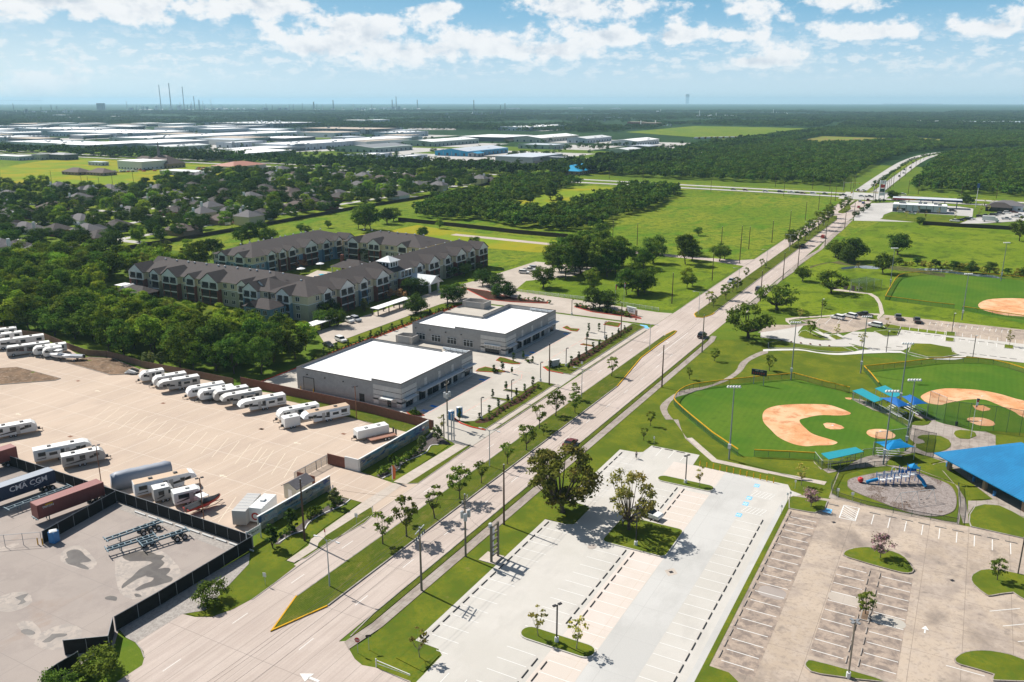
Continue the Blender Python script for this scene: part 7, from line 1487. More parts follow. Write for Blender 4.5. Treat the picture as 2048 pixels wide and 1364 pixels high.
post_fence('screened_fence', 'long black screened fence between storage yard and truck yard', 'fence', [(-185,92),(-136,92),(-100.2,91.6)], 2.3, 'screen_black', 'post_grey', 3.1, rail='post_grey')
post_fence('screened_fence', 'black screened fence along the roadside gravel strip', 'fence', [(-100.1,91.3),(-100.0,72.4),(-100.2,65.0)], 2.3, 'screen_black', 'post_grey', 3.1, rail='post_grey')
post_fence('screened_gate', 'black screened gate at the corner of the truck yard', 'gate', [(-100.2,64.7),(-97.0,61.6),(-101.5,58)], 2.3, 'screen_black', 'post_grey', 3, rail='post_grey')
post_fence('screened_fence', 'black screened fence running to the bottom edge behind the dark bush', 'fence', W('D1 640,1235 480,1330 380,1400'), 2.2, 'screen_black', 'post_grey', 3, rail='post_grey')
post_fence('screened_fence', 'short black screened fence behind the blue portable toilet', 'fence', [(-135.4,91.6),(-132.8,75.4)], 2.3, 'screen_black', 'post_grey', 3.1, rail='post_grey')
t = post_fence('mesh_gate', 'see-through chain link gate left of the portable toilet', 'gate', [(-133,75.2),(-142,68)], 2.2, None, 'post_grey', 3, rail='post_grey')
MB().tube((0,0,1.1),(-9,-7.2,1.1),.03).build('rail', 'post_grey', t)
for i, (x, y) in enumerate(((-133.3,74.7),(-132.4,75.0))): o = MB().lathe([(.1,0),(.1,1.2),(.04,1.26)],0,0,8).build('bollard', 'yellow_paint'); o.location = (x,y,.1); tag(o, 'yellow post at the foot of the short screened fence, %s one' % ('left','right')[i], 'bollard', 'yellow posts at the fence end')
b_ = MB()
for k in range(9):
 p0 = g('D1', 1080+k*108, 5+k*36); p1 = g('D1', 1165+k*108, 35+k*36); o = MB().tube((0,0,.18),(p1[0]-p0[0],p1[1]-p0[1],.18),.14).build('white_pipe', 'wall_white'); o.location = (*p0,.1); tag(o, 'white pipe lying along the fence of the truck yard, %s from the left' % nth(k), 'pipe', 'white pipes along the fence')
post_fence('board_fence', 'red brown board fence between storage yard and retail site', 'fence', W('B2 -120,1085 0,1110 900,1290 1335,1360')[:2]+[(-124,152.7),(-103.2,150.9)], 2.4, 'brick_fence', 'post_grey', 2.5, thick=.1)
post_fence('board_fence', 'weathered wooden fence along the foot of the wood', 'fence', W('B1 0,650 180,690 350,712 560,800 700,850 860,860 1000,895 1130,940 1510,1010 1870,1085'), 2.0, 'wood_fence', 'wood_dark', 3, thick=.08)
post_fence('board_fence', 'dark wooden fence behind the gardens of the suburb', 'fence', [(-378,200),(-378,300),(-379,380),(-384,470),(-380,560),(-390,650),(-404,738)], 2.2, 'wood_dark', 'wood_dark', 6, thick=.1)
post_fence('board_fence', 'dark wooden fence crossing the meadow behind the apartments', 'fence', [(-321,436),(-262,430),(-232,425),(-194,424)], 2.4, 'wood_dark', 'wood_dark', 5, thick=.1)
post_fence('board_fence', 'long dark fence behind the filling station', 'fence', W('F1 1030,600 1400,625 1700,640 1935,655'), 2.3, 'wood_dark', 'wood_dark', 5, thick=.1)
t = post_fence('rail_fence', 'white three rail fence along the apartment entrance', 'fence', [(-160,290.4),(-153.8,288.9),(-127.4,289.6),(-114.2,288.6),(-96.2,286.1)], 1.25, None, 'trim_white', 2.6, pr=.09)
for z in (.35,.75,1.15):
 b = MB(); q = [(0,0),(6.2,-1.5),(32.6,-.8),(45.8,-1.8),(63.8,-4.3)]
 for a, c_ in zip(q, q[1:]): b.tube((*a,z),(*c_,z),.07,.07,4)
 b.build('rail', 'trim_white', t)
# mural walls
ramp_mat('mural', [(0,0,0,(.16,.30,.40)), (.35,.42,.58,(.40,.36,.30),(1,.5,2)), (.8,.5,.65,(.10,.13,.25),(1,.4,1.5)), (.5,.6,.7,(.35,.10,.10),(1,.3,2),.7)], rough=.7)
ramp_mat('mural_sand', [(0,0,0,(.38,.33,.22)), (.6,.45,.6,(.20,.24,.18))], rough=.7)
def mural(y0, y1, label, lines):
 t = thing('mural_wall', label, 'wall', -103.6, y0, z=.1); L_ = y1-y0
 MB().box(-.25,0,0,0,L_,2.75).build('wall', 'wall_white', t); MB().box(0,.05,.75,.03,L_-.05,2.7).build('mural_panel', 'mural', t)
 b = MB(); b.add([(.031,.05,.05),(.031,L_-.05,.05),(.031,L_-.05,1.0),(.031,L_*.6,.7),(.031,L_*.3,1.1),(.031,.05,.8)], [(0,1,2,3,4,5)]); b.build('mural_panel', 'mural_sand', t)
 MB().box(-.3,-.02,2.75,.05,L_+.02,2.85).build('coping', 'trim_white', t)
 for tx, y, z, sz, m_ in lines: text3(tx, (.045,y,z), (R(90),0,R(90)), sz, m_, t)
 return t
mL = mural(96.3, 115.5, 'white wall with a painted mural and RV and boat lettering, left of the yard gate', [('RV & BOAT', 8.3, 2.15, .62, 'paint_navy'), ('MOTORCYCLE', 14.2, 2.2, .6, 'paint_navy'), ('SAVE BIG ON', 9.6, 1.45, .5, 'paint_navy'), ('STORAGE', 15.2, 1.5, .45, 'sign_white')])
b = MB()
for k in range(6): b.path([(.05,.8+j*.55,2.45-k*.24+.1*math.sin(j*1.5)-j*.05) for j in range(8)], .05, 4)
b.build('flag_stripes', 'sign_white', mL); MB().box(.04,.15,1.5,.055,1.6,2.6).build('flag_canton', 'paint_blue', mL)
mR = mural(124.6, 149.6, 'white wall with a painted mural and Texas map, right of the yard gate', [('LARGE', 2.6, 2.2, .6, 'paint_navy'), ('INDOOR', 3.2, 1.5, .5, 'paint_navy'), ('BOAT STORAGE', 10.5, 2.15, .55, 'paint_navy'), ('CLIMATE CONTROL', 13, 1.45, .5, 'sign_white')])
b = MB(); b.add([(.05,y,z) for y,z in ((21.4,2.5),(22.2,2.5),(22.2,2.1),(23.4,2.0),(23.5,1.5),(22.6,.9),(22.0,1.3),(21.0,1.5))], [tuple(range(8))]); b.build('state_outline', 'paint_blue', mR); MB().box(.052,22.2,1.6,.06,23.2,2.05).build('state_outline', 'sign_white', mR); MB().box(.053,22.3,1.15,.061,23.1,1.55).build('state_outline', 'paint_red', mR)
t = thing('gate_wall', 'white return wall and red brown panels beside the yard gate', 'wall', -103.8, 124.4, z=.1); MB().box(-3.6,0,0,-.05,.25,2.7).build('wall', 'wall_white', t); MB().box(-8.2,0,0,-3.7,.12,2.4).build('panel', 'brick_fence', t)
t = thing('sliding_gate', 'long grey mesh sliding gate of the storage yard', 'gate', -112.0, 114.5, z=.1)
for k in range(7): MB().tube((0,k*1.6,0),(0,k*1.6,2.1),.05).build('post', 'post_grey', t); 
b = MB()
for k in range(40): b.box(-.02,k*.25,.15,.02,k*.25+.09,2.05)
b.build('infill', 'wood_pole_grey', t); MB().box(-.04,0,2.05,.04,9.8,2.15).build('rail', 'post_grey', t)
t = thing('panel_fence', 'short red brown panel by the shed, left of the gate', 'fence', -111.6, 114.8, z=.1); MB().box(0,0,0,4.6,.12,2.2).build('panel', 'brick_fence', t)
t = thing('shed', 'small pale shed with grey gable roof behind the left mural wall', 'shed', -107.4, 110.6, z=.1)
MB().box(-1.6,-2.2,0,1.6,2.2,2.6).build('wall', 'wall_cream', t); b = MB(); Fac((-1.6,0),(1,0),(0,-1)).tri(b, 0, 3.2, 2.19, -2.19, 2.6, 3.5); b.build('gable', 'wall_cream', t)
b = MB(); b.add([(-2,-2.5,2.5),(0,-2.5,3.65),(2,-2.5,2.5),(-2,2.5,2.5),(0,2.5,3.65),(2,2.5,2.5),(-2,-2.5,2.4),(0,-2.5,3.5),(2,-2.5,2.4),(-2,2.5,2.4),(0,2.5,3.5),(2,2.5,2.4)], [(0,1,4,3),(1,2,5,4),(6,9,10,7),(7,10,11,8),(0,6,7,1),(1,7,8,2),(3,4,10,9),(4,5,11,10),(0,3,9,6),(2,8,11,5)]); b.build('roof', 'shingle_grey', t)
MB().box(-.5,-2.24,.1,.4,-2.19,2.0).build('door', 'trim_white', t)
for i, (fr_n, x, y) in enumerate((('C2',600,590),('C2',618,580))): o = MB().lathe([(.12,0),(.12,1.4),(.05,1.45)],0,0,8).build('bollard', 'rv_cream'); o.location = (*g(fr_n,x,y),.12); tag(o, 'tan keypad post at the storage yard gate, %s one' % ('left','right')[i], 'post', 'keypad posts')
# poles
def upole(h=11.5, kind_='plain', mat='wood_pole'):
 def f():
  t = empty('utility_pole', 0, 0); t['label'] = ''; t['category'] = 'utility pole'
  MB().tube((0,0,-.1),(0,0,h),.2,.13,8).build('pole', mat, t)
  MB().lathe([(.16,h),(.12,h+.12)],0,0,6).build('cap', 'galv', t)
  if kind_ == 'trans':
   MB().cbox(0,0,h-1,.12,2.6,.12).build('cross_arm', 'wood_pole_grey', t)
   for y in (-.75,0,.75): MB().lathe([(.3,h-4.3),(.32,h-4.2),(.32,h-3.1),(.2,h-3.0)], .35 if y else -.5, y, 10).build('transformer', 'galv', t)
   for y in (-1.1,0,1.1): MB().lathe([(.07,h-.94),(.07,h-.6)],0,y,6).build('insulator', 'roof_pale', t)
  elif kind_ == 'cross':
   for z in (h-.3, h-1.6): MB().cbox(0,0,z,.12,3.2,.12).build('cross_arm', 'galv', t)
   for y in (-1.4,-.7,.7,1.4): MB().lathe([(.09,h-1.54),(.12,h-1.0),(.05,h-.9)],.1,y,6).build('insulator', 'glass_blue', t)
  elif kind_ == 'small':
   for y in (-.5,.5): MB().tube((0,y,h-.6),(0,0,h-.9),.03).build('bracket', 'galv', t); 
  return t
 return f
PB = {k: Proto(upole(*v)) for k, v in {'brown': (11.6,'small'), 'trans': (11.3,'trans','wood_pole_grey'), 'cross': (10.8,'cross','wood_pole_grey'), 'grey': (11.5,'small','wood_pole_grey')}.items()}
POLES = [('brown',-94.2,97.6,'brown wooden pole in front of the left mural wall'),('brown',-66.9,119.2,'brown wooden pole beside the sidewalk opposite the yard gate'),('trans',-67.1,106.5,'grey wooden pole with grey transformers beside the park sidewalk'),('cross',-67.7,94.5,'grey wooden pole with steel cross arms, nearest the bottom edge'),
 ('trans',-101.8,154.6,'wooden pole with transformers at the retail car park corner'),('brown',-94.0,192.4,'brown wooden pole at the middle retail driveway'),('brown',-94.7,245.6,'brown wooden pole at the far end of the retail planting'),('brown',-67.1,205.3,'brown wooden pole on the park side, past the big sycamore'),('grey',-67.2,242.3,'grey pole beside the park entrance'),('brown',-95.7,299.6,'brown wooden pole in the meadow corner by the white fence'),('brown',-94.4,348.9,'brown wooden pole in the meadow beside the road, second past the white fence')]
for k, x, y, lb in POLES: PB[k].put(x, y, R(10), lb, 'roadside utility poles', .1)
far_p = [('B3',1820,105),('B3',1985,412),('B4',118,240),('B4',237,150),('A3',805,1300),('A3',1000,1325),('A3',1672,1355),('A3',1830,1350),('A3',1893,1355),('A4',30,1300),('A4',172,1205),('A4',298,1120),('A4',403,1040),('A4',500,990),('A4',537,970),('A4',455,1330),('A4',612,1190),('A4',683,1130),('A4',762,1060),('A4',838,985),('A4',857,960),('A4',125,930),('A3',1590,895),('A3',778,795),('A3',1047,820),('A4',57,860),('A4',355,875),('A4',493,880),('A4',605,895),('A4',660,880),('A4',683,865),('A4',695,862),('A4',950,890),('A4',965,885),('A4',980,870),('A4',1000,855),('A4',1052,810),('A4',1098,770),('A4',1143,735),('A4',1182,695),('A4',1215,668),('A4',1245,640),('A4',1120,915),('A4',1200,920),('A4',1540,965),('A4',1825,950),('A1',660,880),('A1',710,875),('A1',800,890),('A1',905,868),('A1',1070,835),('A1',415,830),('A2',1685,750),('A2',1738,745),('A2',1880,765),('A2',1930,760),('A1',945,635),('A1',1232,610)]
for i, (fr_n, x, y) in enumerate(far_p): PB['brown'].put(*g(fr_n, x, y), R(10), 'distant wooden pole, one of the lines along the roads', 'distant utility poles', .1)
# wires between the near poles
def wire(a, b_, sag, label):
 o = thing('overhead_wire', label, 'wire', a[0], a[1], group='overhead wires'); pts = []
 for k in range(13):
  t_ = k/12; pts.append((a[0]+(b_[0]-a[0])*t_-a[0], a[1]+(b_[1]-a[1])*t_-a[1], a[2]+(b_[2]-a[2])*t_-sag*4*t_*(1-t_)))
 MB().path(pts, .018, 3).build('cable', 'trim_dark', o)
for dx, h in ((-1.3,10.3),(0,10.9),(1.3,10.3),(0,7.5)):
 for (x0,y0),(x1,y1) in (((-67.7,50),(-67.7,94.5)),((-67.7,94.5),(-67.1,106.5)),((-67.1,106.5),(-66.9,119.2)),((-66.9,119.2),(-67.1,205.3)),((-67.1,205.3),(-67.2,242.3))): wire((x0+dx,y0,h),(x1+dx,y1,h), .5, 'thin overhead wire on the park side of the road')
wire((-67.1,106.5,8.4),(-62.8,107.0,5.9),.9,'slack wire from the transformer pole to the tall sign frame'); wire((-67.1,106.5,10.5),(-94.2,97.6,11),.8,'wire crossing the road to the left mural wall pole')
def slamp(h=8, arms=2, reach=1.9):
 def f():
  t = empty('street_lamp', 0, 0); t['label'] = ''; t['category'] = 'street lamp'; MB().tube((0,0,0),(0,0,h),.11,.07,8).build('pole', 'galv', t)
  for s in ((-1,1) if arms == 2 else (1,)):
   MB().path([(0,0,h-.3),(s*.5,0,h+.15),(s*reach*.8,0,h+.25),(s*reach,0,h+.15)], .045, 5).build('arm', 'galv', t); MB().cbox(s*(reach+.3),0,h+.12,.7,.24,.14).build('lamp_head', 'roof_pale', t)
  return t
 return f
SL = Proto(slamp())
for i, (x, y) in enumerate(((-80.9,88.5),(-81.6,139.4),(-81.8,186.2),(-81.8,236.6),(-81.8,287.5),(-80.6,338),(-80.6,388),(-80.6,440),(-80.6,492),(-80.6,545))): SL.put(x, y, 0, 'double armed street lamp on the median, %s from the front' % nth(i), 'median street lamps', .25)
def plamp(h, heads, base=True, mat='dark_metal', hm='dark_metal'):
 def f():
  t = empty('parking_lamp', 0, 0); t['label'] = ''; t['category'] = 'lamp post'; MB().box(-.08,-.08,.8 if base else 0,.08,.08,h).build('pole', mat, t)
  if base: MB().lathe([(.3,0),(.3,.85)],0,0,10).build('footing', 'roof_pale', t)
  for k in range(heads): a = k*2*math.pi/heads; MB().cbox(.45*math.cos(a),.45*math.sin(a),h+.02,.55,.38,.16,a).build('lamp_head', hm, t)
  return t
 return f
PL = {'two': Proto(plamp(6.0,2)), 'one': Proto(plamp(5.4,1)), 'four': Proto(plamp(8.5,4,True,'wood_pole_grey','roof_grey')), 'tall': Proto(plamp(8.2,2,False,'rust','dark_metal')), 'park': Proto(plamp(6.5,1,False,'trim_dark','roof_pale'))}
for k, fr_n, x, y, lb in (('two','D3',357,1048,'black lamp post between the two young trees of the near oval island'),('two','C3',1387,512,'black lamp post on the long far island of the new car park'),('two','C3',990,1010,'dark lamp post on the square grass island under the bare tree'),('four','D4',640,1332,'four headed lamp post at the bottom of the old car park'),
 ('tall','C1',812,515,'rusty lamp post at the fence by the pale travel trailer'),('tall','C1',1632,800,'rusty lamp post at the fence beside the red boat'),('tall','B2',805,1355,'tall dark lamp post at the board fence before the nearer retail building'),('one','F8',838,540,'short lamp post in the strip of the retail car park, nearest the front'),('one','F8',1250,285,'short lamp post in the strip of the retail car park, second'),('one','B3',432,935,'short lamp post by the middle retail driveway, right one'),('one','B3',228,1055,'short lamp post by the middle retail driveway, left one'),('one','B3',595,835,'short lamp post in the rear strip of the retail car park, nearer one'),('one','B3',740,710,'short lamp post in the rear strip of the retail car park, farther one'),('one','B3',478,520,'short lamp post at the apartment entrance kerb'),
 ('park','B4',425,540,'dark park lamp left of the parked white cars'),('park','B4',945,820,'park lamp at the lower kerb of the north car park'),('park','B4',1470,665,'park lamp on the little island in the north car park'),('park','B4',1638,858,'park lamp at the right end of the curved white path'),('park','C4',1998,1240,'thin lamp post at the right of the old car park')): PL[k].put(*g(fr_n, x, y), R(62), lb, None, .1)
def field_light(h):
 def f():
  t = empty('floodlight_mast', 0, 0); t['label'] = ''; t['category'] = 'floodlight'; MB().tube((0,0,0),(0,0,h),.18,.1,8).build('mast', 'mast_grey', t); MB().cbox(0,0,h-.1,2.6,.12,.12,R(28)).build('cross_arm', 'galv', t)
  for k in (-1.2,-.6,.0,.6,1.2): MB().lathe([(.1,h-.45),(.26,h-.4),(.3,h-.2),(.15,h+.05)], k*math.cos(R(28)), k*math.sin(R(28))-.3, 9).build('floodlight', 'trim_white', t)
  MB().box(-.3,-.55,2.6,.3,-.2,3.6).build('control_box', 'roof_pale', t); return t
 return f
FLM = Proto(field_light(16.5))
for i, (fr_n, x, y, lb) in enumerate((('C3',1735,318,'floodlight mast at the yellow topped fence of the nearest ball field'),('B4',182,1045,'floodlight mast at the outfield corner, right of the blue scoreboard'),('B4',740,988,'floodlight mast on the lawn between the two ball fields'),('E6',470,930,'floodlight mast beside the lower blue shade sail'),('E6',650,290,'floodlight mast among the bleachers and blue shades'),('B4',975,305,'floodlight mast at the left corner of the far ball field'),('B4',1550,562,'floodlight mast before the far ball field diamond'),('B4',1862,250,'floodlight mast behind the far ball field'),)):
 FLM.put(*g(fr_n, x, y), 0, lb, 'ball field floodlight masts', .1)
FLM.put(*g('E6', 710, 780), 0, 'thick grey floodlight mast standing on the plaza by the backstop', 'ball field floodlight masts', .1)
# signs
def signp(name, label, fr_n, x, y, w, h, top, mat, txt=None, tm='sign_white', rz=0, shape=None, pole='galv'):
 t = thing(name, label, 'sign', *g(fr_n, x, y), rz=rz, z=.12); MB().tube((0,.03,0),(0,.03,top),.035).build('pole', pole, t)
 if shape == 'oct': MB().tube((0,-.02,top-h/2),(0,.0,top-h/2),h/2,h/2,8).build('panel', mat, t)
 else: MB().box(-w/2,-.03,top-h,w/2,0,top).build('panel', mat, t)
 if txt: text3(txt, (0,-.045,top-h/2), (R(90),0,0), h*.3 if shape == 'oct' else h*.5, tm, t)
signp('stop_sign', 'red octagonal stop sign at the park side street in the foreground', 'D2', 815, 1135, .8, .8, 2.5, 'stop_red', 'STOP', rz=R(15), shape='oct')
signp('street_sign', 'small dark sign plate right of the stop sign', 'D2', 905, 1108, .8, .35, 2.4, 'trim_dark', rz=R(40)); signp('speed_sign', 'small white sign on the left verge near the bottom', 'D2', 75, 590, .6, .75, 2.2, 'sign_white', rz=R(10)); signp('speed_sign', 'small white sign on the verge left of the yard driveway', 'C2', 805, 840, .6, .75, 2.2, 'sign_white', rz=R(10)); signp('road_sign', 'small red marker post on the left sidewalk', 'C2', 553, 935, .25, .6, 1.4, 'cloth_red'); signp('stop_sign', 'small dark stop sign seen from behind at the apartment entrance', 'B3', 990, 600, .7, .7, 2.2, 'stop_red', shape='oct'); signp('road_sign', 'white sign at the verge of the nearer retail strip', 'B3', 558, 955, .6, .7, 2.2, 'sign_white')
for i, (fr_n, x, y) in enumerate((('C4',215,555),('C4',175,650),('C4',152,660),('C4',105,760),('C3',1135,200),('B4',410,640),('C4',558,625),('C4',675,655))): signp('parking_sign', 'small white parking sign on a thin post, '+('by the staked tree above the blue bays','at the car park corner, farthest','at the car park corner, middle','at the car park corner, nearest','at the notch of the new car park','on the half moon island','on the playground fence','on the fence by the hatched bay')[i], fr_n, x, y, .35, .5, 1.9, 'sign_white')
t = thing('pylon_sign', 'tall wooden frame sign with open panels beside the new car park', 'sign', *g('C2', 1910, 1118), z=.1)
for y in (-1.1,1.1): MB().box(-.16,y-.16,0,.16,y+.16,6.4).build('post', 'wood_pole_grey', t)
for z in (6.1,4.7,3.6,2.4,1.6,.9): MB().box(-.1,-.95,z,.1,.95,z+.22).build('rail', 'wood_pole_grey', t)
for z, zz, y1 in ((4.95,6.05,-.1),(3.85,4.65,-.1),(2.65,3.5,-.35),(1.15,2.3,-.3)): MB().box(-.05,-.93,z,.05,y1,zz).build('panel', 'roof_pale', t)
MB().box(-2.2,-1.5,0,1.0,1.5,.1).build('footing', 'sidewalk', t); MB().box(-.5,-1.2,6.2,-.15,-.6,6.9).build('lamp_box', 'roof_pale', t)
t = thing('real_estate_sign', 'white board sign on two posts at the end of the left mural wall', 'sign', -101.6, 93.2, R(90), z=.1)
for x in (-1.6,1.6): MB().box(x-.08,-.08,0,x+.08,.08,2.7).build('post', 'trim_white', t)
MB().box(-1.7,-.12,1.2,1.7,-.05,2.6).build('panel', 'sign_white', t); MB().box(-1.4,-.14,1.5,-.9,-.12,2.1).build('emblem', 'paint_red', t); text3('Boat & RV', (.3,-.15,1.9), (R(90),0,0), .42, 'paint_navy', t)
t = thing('feather_flag', 'white and orange feather flag at the yard driveway', 'flag', *g('C2', 1090, 500), z=.15); MB().tube((0,0,0),(0,0,3.6),.03).build('pole', 'galv', t)
b = MB(); b.add([(0,0,.6),(.6,.25,.6),(.75,.3,2.8),(.45,.2,3.5),(0,0,3.6),(0,.03,.6),(.6,.28,.6),(.75,.33,2.8),(.45,.23,3.5),(0,.03,3.6)], [(0,1,2,3,4),(9,8,7,6,5),(0,5,6,1),(1,6,7,2),(2,7,8,3),(3,8,9,4),(4,9,5,0)]); b.build('banner', 'orange', t); MB().box(.0,-.03,.6,.22,-.01,3.4).build('banner_edge', 'sign_white', t)
t = thing('monument_sign', 'white monument sign of the apartments with the name lettering', 'sign', *g('B3', 955, 520), R(-20), z=.26)
MB().box(-2.4,-.35,0,2.4,.35,.5).build('base', 'brick_tan', t); MB().box(-1.9,-.25,.5,1.9,.25,2.4).build('panel', 'sign_white', t); MB().box(-2.2,-.3,2.4,2.2,.3,2.7).build('cap', 'trim_white', t)
for x in (-2.2,2.2): MB().box(x-.3,-.3,0,x+.3,.3,1.8).build('post', 'brick_tan', t)
text3('Park at', (0,-.29,1.9), (R(90),0,0), .55, 'paint_navy', t); text3('Fairmont', (0,-.29,1.25), (R(90),0,0), .6, 'paint_navy', t)
for fr_n, x, y, lb, m_ in (('B3',823,480,'flag pole with a dark red and blue flag at the apartment sign','paint_red'),('B3',893,460,'flag pole with a faded striped flag at the apartment sign','sign_white'),('G1',1225,1035,'flag pole with a striped flag beside the blue roofed pavilion','sign_white')):
 t = thing('flag_pole', lb, 'flag pole', *g(fr_n, x, y), z=.15); h = 9.5; MB().tube((0,0,0),(0,0,h),.07,.04).build('pole', 'roof_pale', t)
 for k in range(5): b = MB(); b.box(.05+k*.001,-.02,h-.5-k*.42,.55-.06*k,.03,h-.1-k*.42); b.build('flag_band', (m_, 'paint_navy' if k == 0 else 'cloth_red', m_)[k % 3 if k else 1], t)
t = thing('cabinet', 'grey block sign wall in the planted corner of the middle retail driveway', 'sign wall', *g('B3', 335, 935), R(60), z=.25); MB().box(-1.8,-.3,0,1.8,.3,1.7).build('wall', 'block_light', t); MB().box(-1.9,-.35,1.7,1.9,.35,1.85).build('cap', 'trim_white', t)
t = thing('service_posts', 'group of tall grey meter posts near the transformer pole', 'utility posts', *g('F8', 400, 830), z=.12)
for k, (x, h, m_) in enumerate(((-1.4,6,'wood_pole_grey'),(-.4,6,'galv'),(.4,6.3,'galv'),(.9,6.2,'galv'))): MB().tube((x,.2*k,0),(x,.2*k,h),.14).build('post', m_, t)
# yellow posts, wheel stops
for i in range(12):
 p = g('C3', 1503+i*53.5, 372+i*12.0+max(0,i-6)*.6); o = MB().lathe([(.1,0),(.1,1.15),(.05,1.2)],0,0,8).build('bollard', 'yellow_paint'); o.location = (*p,.1); tag(o, 'yellow post between the new car park and the footpath, %s from the left' % nth(i), 'bollard', 'row of yellow posts')
b = MB(); prof(b, [(-.09,0),(.09,0),(.05,.13),(-.05,.13)], -.92, .92); stop_me = {}
for m_ in ('trim_dark','old_sidewalk','kerb'):
 bb = MB(); bb.v, bb.f, bb.mi = b.v[:], b.f[:], b.mi[:]; o = bb.build('wheel_stop', m_); stop_me[m_] = o.data; bpy.data.objects.remove(o)
def stop(x, y, rz, label, group, m_='trim_dark'):
 o = bpy.data.objects.new('wheel_stop', stop_me[m_]); C.objects.link(o); o.location = (x,y,.115); o.rotation_euler = (0,0,rz); tag(o, label, 'wheel stop', group)
i = [0,0,0,0]; y = 158.6
while y > 60:
 if not 124.2 < y < 133.9 and y > 84: stop(-60.3, y, 0, 'dark wheel stop of the road side row, %s from the far end' % nth(i[0]), 'wheel stops, road side row'); i[0] += 1
 if not (121.0 < y < 133.4 or y > 148.8 or 90 < y < 95.6 or 60 < y < 65.6):
  stop(-44.4, y, 0, 'dark wheel stop, left line of the middle double row, %s from the far end' % nth(i[1]), 'wheel stops, left middle row'); stop(-43.0, y, 0, 'dark wheel stop, right line of the middle double row, %s from the far end' % nth(i[1]), 'wheel stops, right middle row'); i[1] += 1
 if y < 143: stop(-26.6, y, 0, 'dark wheel stop by the grass strip, %s from the far end' % nth(i[2]), 'wheel stops, grass strip row'); i[2] += 1
 y -= 2.74
for k, x in enumerate((-54.6,-51.9,-49.2)): stop(x, 165.7, R(90), 'wheel stop at the far bay of the new car park, %s of three' % nth(k), 'wheel stops, far bay')
for k in range(18): stop(-22.85, 148.2-2.76*k, 0, 'weathered wheel stop, old left column, %s from the far end' % nth(k), 'wheel stops, old left column', 'old_sidewalk')
for k in range(10):
 stop(-7.5, 133.1-2.76*k, 0, 'weathered wheel stop, old middle left column, %s from the far end' % nth(k), 'wheel stops, old middle left', 'old_sidewalk'); stop(-5.95, 133.1-2.76*k, 0, 'weathered wheel stop, old middle right column, %s from the far end' % nth(k), 'wheel stops, old middle right', 'old_sidewalk')
for k in range(11): stop(-16.3 if k == 0 else -9.1+2.72*(k-1), 155.5, R(90), 'wheel stop below the playground lawn, %s from the left' % nth(k), 'wheel stops below the playground', 'kerb')
for row, (x0, y0, dx, dy, n_) in enumerate(((1115,660,80,9.5,4),(1550,718,78,9.5,6),(1560,825,80,9.8,6),(690,677,-78,0,1),(870,793,90,-8,3),(1100,570,112,10,9))):
 for k in range(n_): p = g('B4', x0+dx*k, y0+dy*k); stop(p[0], p[1], R(90), 'wheel stop of the north car park, %s line, %s along it' % (nth(row), nth(k)), 'wheel stops of the north car park', 'kerb')
for k in range(6): p = g('B4', 110+k*76, 733+k*8); o = MB().cbox(0,0,.18,.5,.5,.3,.4).build('kerb_block', 'rust'); o.location = (*p,.1); tag(o, 'small reddish block along the curved entrance lane, %s from the left' % nth(k), 'block', 'blocks along the entrance lane')
# barrier rail near the stop sign
t = thing('barrier_rail', 'long white swing barrier at the bottom of the park lawn', 'barrier', *g('D2', 962, 1245), z=.1); p1 = g('D2', 1235, 1362); p0 = g('D2', 962, 1245); d = (p1[0]-p0[0], p1[1]-p0[1])
MB().tube((0,0,1.1),(*d,1.1),.05).build('rail', 'trim_white', t); MB().tube((0,0,.6),(*d,.9),.035).build('rail', 'trim_white', t); MB().tube((0,0,0),(0,0,1.3),.08).build('post', 'trim_white', t)
# ---------------------------------------------------------------- park structures
def dugout(z0, pts, label, mat='roof_teal'):
 q = [g(*p, z0) for p in pts]; cx, cy = sum(p[0] for p in q)/4, sum(p[1] for p in q)/4; t = thing('dugout', label, 'dugout', cx, cy, group='dugouts', z=.1)
 L_ = [(p[0]-cx, p[1]-cy) for p in q]; hs = (z0-.1, z0+.35, z0+.35, z0-.1)
 b = MB(); b.add([(*L_[i],hs[i]) for i in range(4)]+[(*L_[i],hs[i]+.1) for i in range(4)], [(3,2,1,0),(4,5,6,7),(0,1,5,4),(1,2,6,5),(2,3,7,6),(3,0,4,7)]); b.build('roof', mat, t)
 for i in range(4):
  for k in (.06,.94) if math.dist(L_[i], L_[(i+1)%4]) < 4 else (.05,.35,.65,.95):
   x, y = [L_[i][j]*.95*(1-k)+L_[(i+1)%4][j]*.95*k for j in (0,1)]; MB().tube((x,y,0),(x,y,z0),.05).build('post', 'galv', t)
 a, c_ = Vector(L_[0]).lerp(Vector(L_[3]), .5), Vector(L_[1]).lerp(Vector(L_[2]), .5); e = (c_-a)*.42; m = (a+c_)/2; rz = math.atan2(e.y, e.x); MB().cbox(m.x,m.y,.45,e.length*2,.4,.08,rz).build('bench', 'dark_metal', t)
dugout(2.4, (('C4',425,270),('C4',700,235),('C4',765,272),('C4',487,318)), 'light turquoise roofed dugout at the near side of the nearest ball field', 'roof_teal')
dugout(2.4, (('E6',135,120),('E6',240,112),('E6',475,235),('E6',375,245)), 'turquoise roofed dugout on the far side of the nearest ball field'); dugout(2.4, (('E6',380,95),('E6',490,80),('E6',670,180),('E6',590,200)), 'turquoise roofed dugout of the second ball field, behind the first two shades')
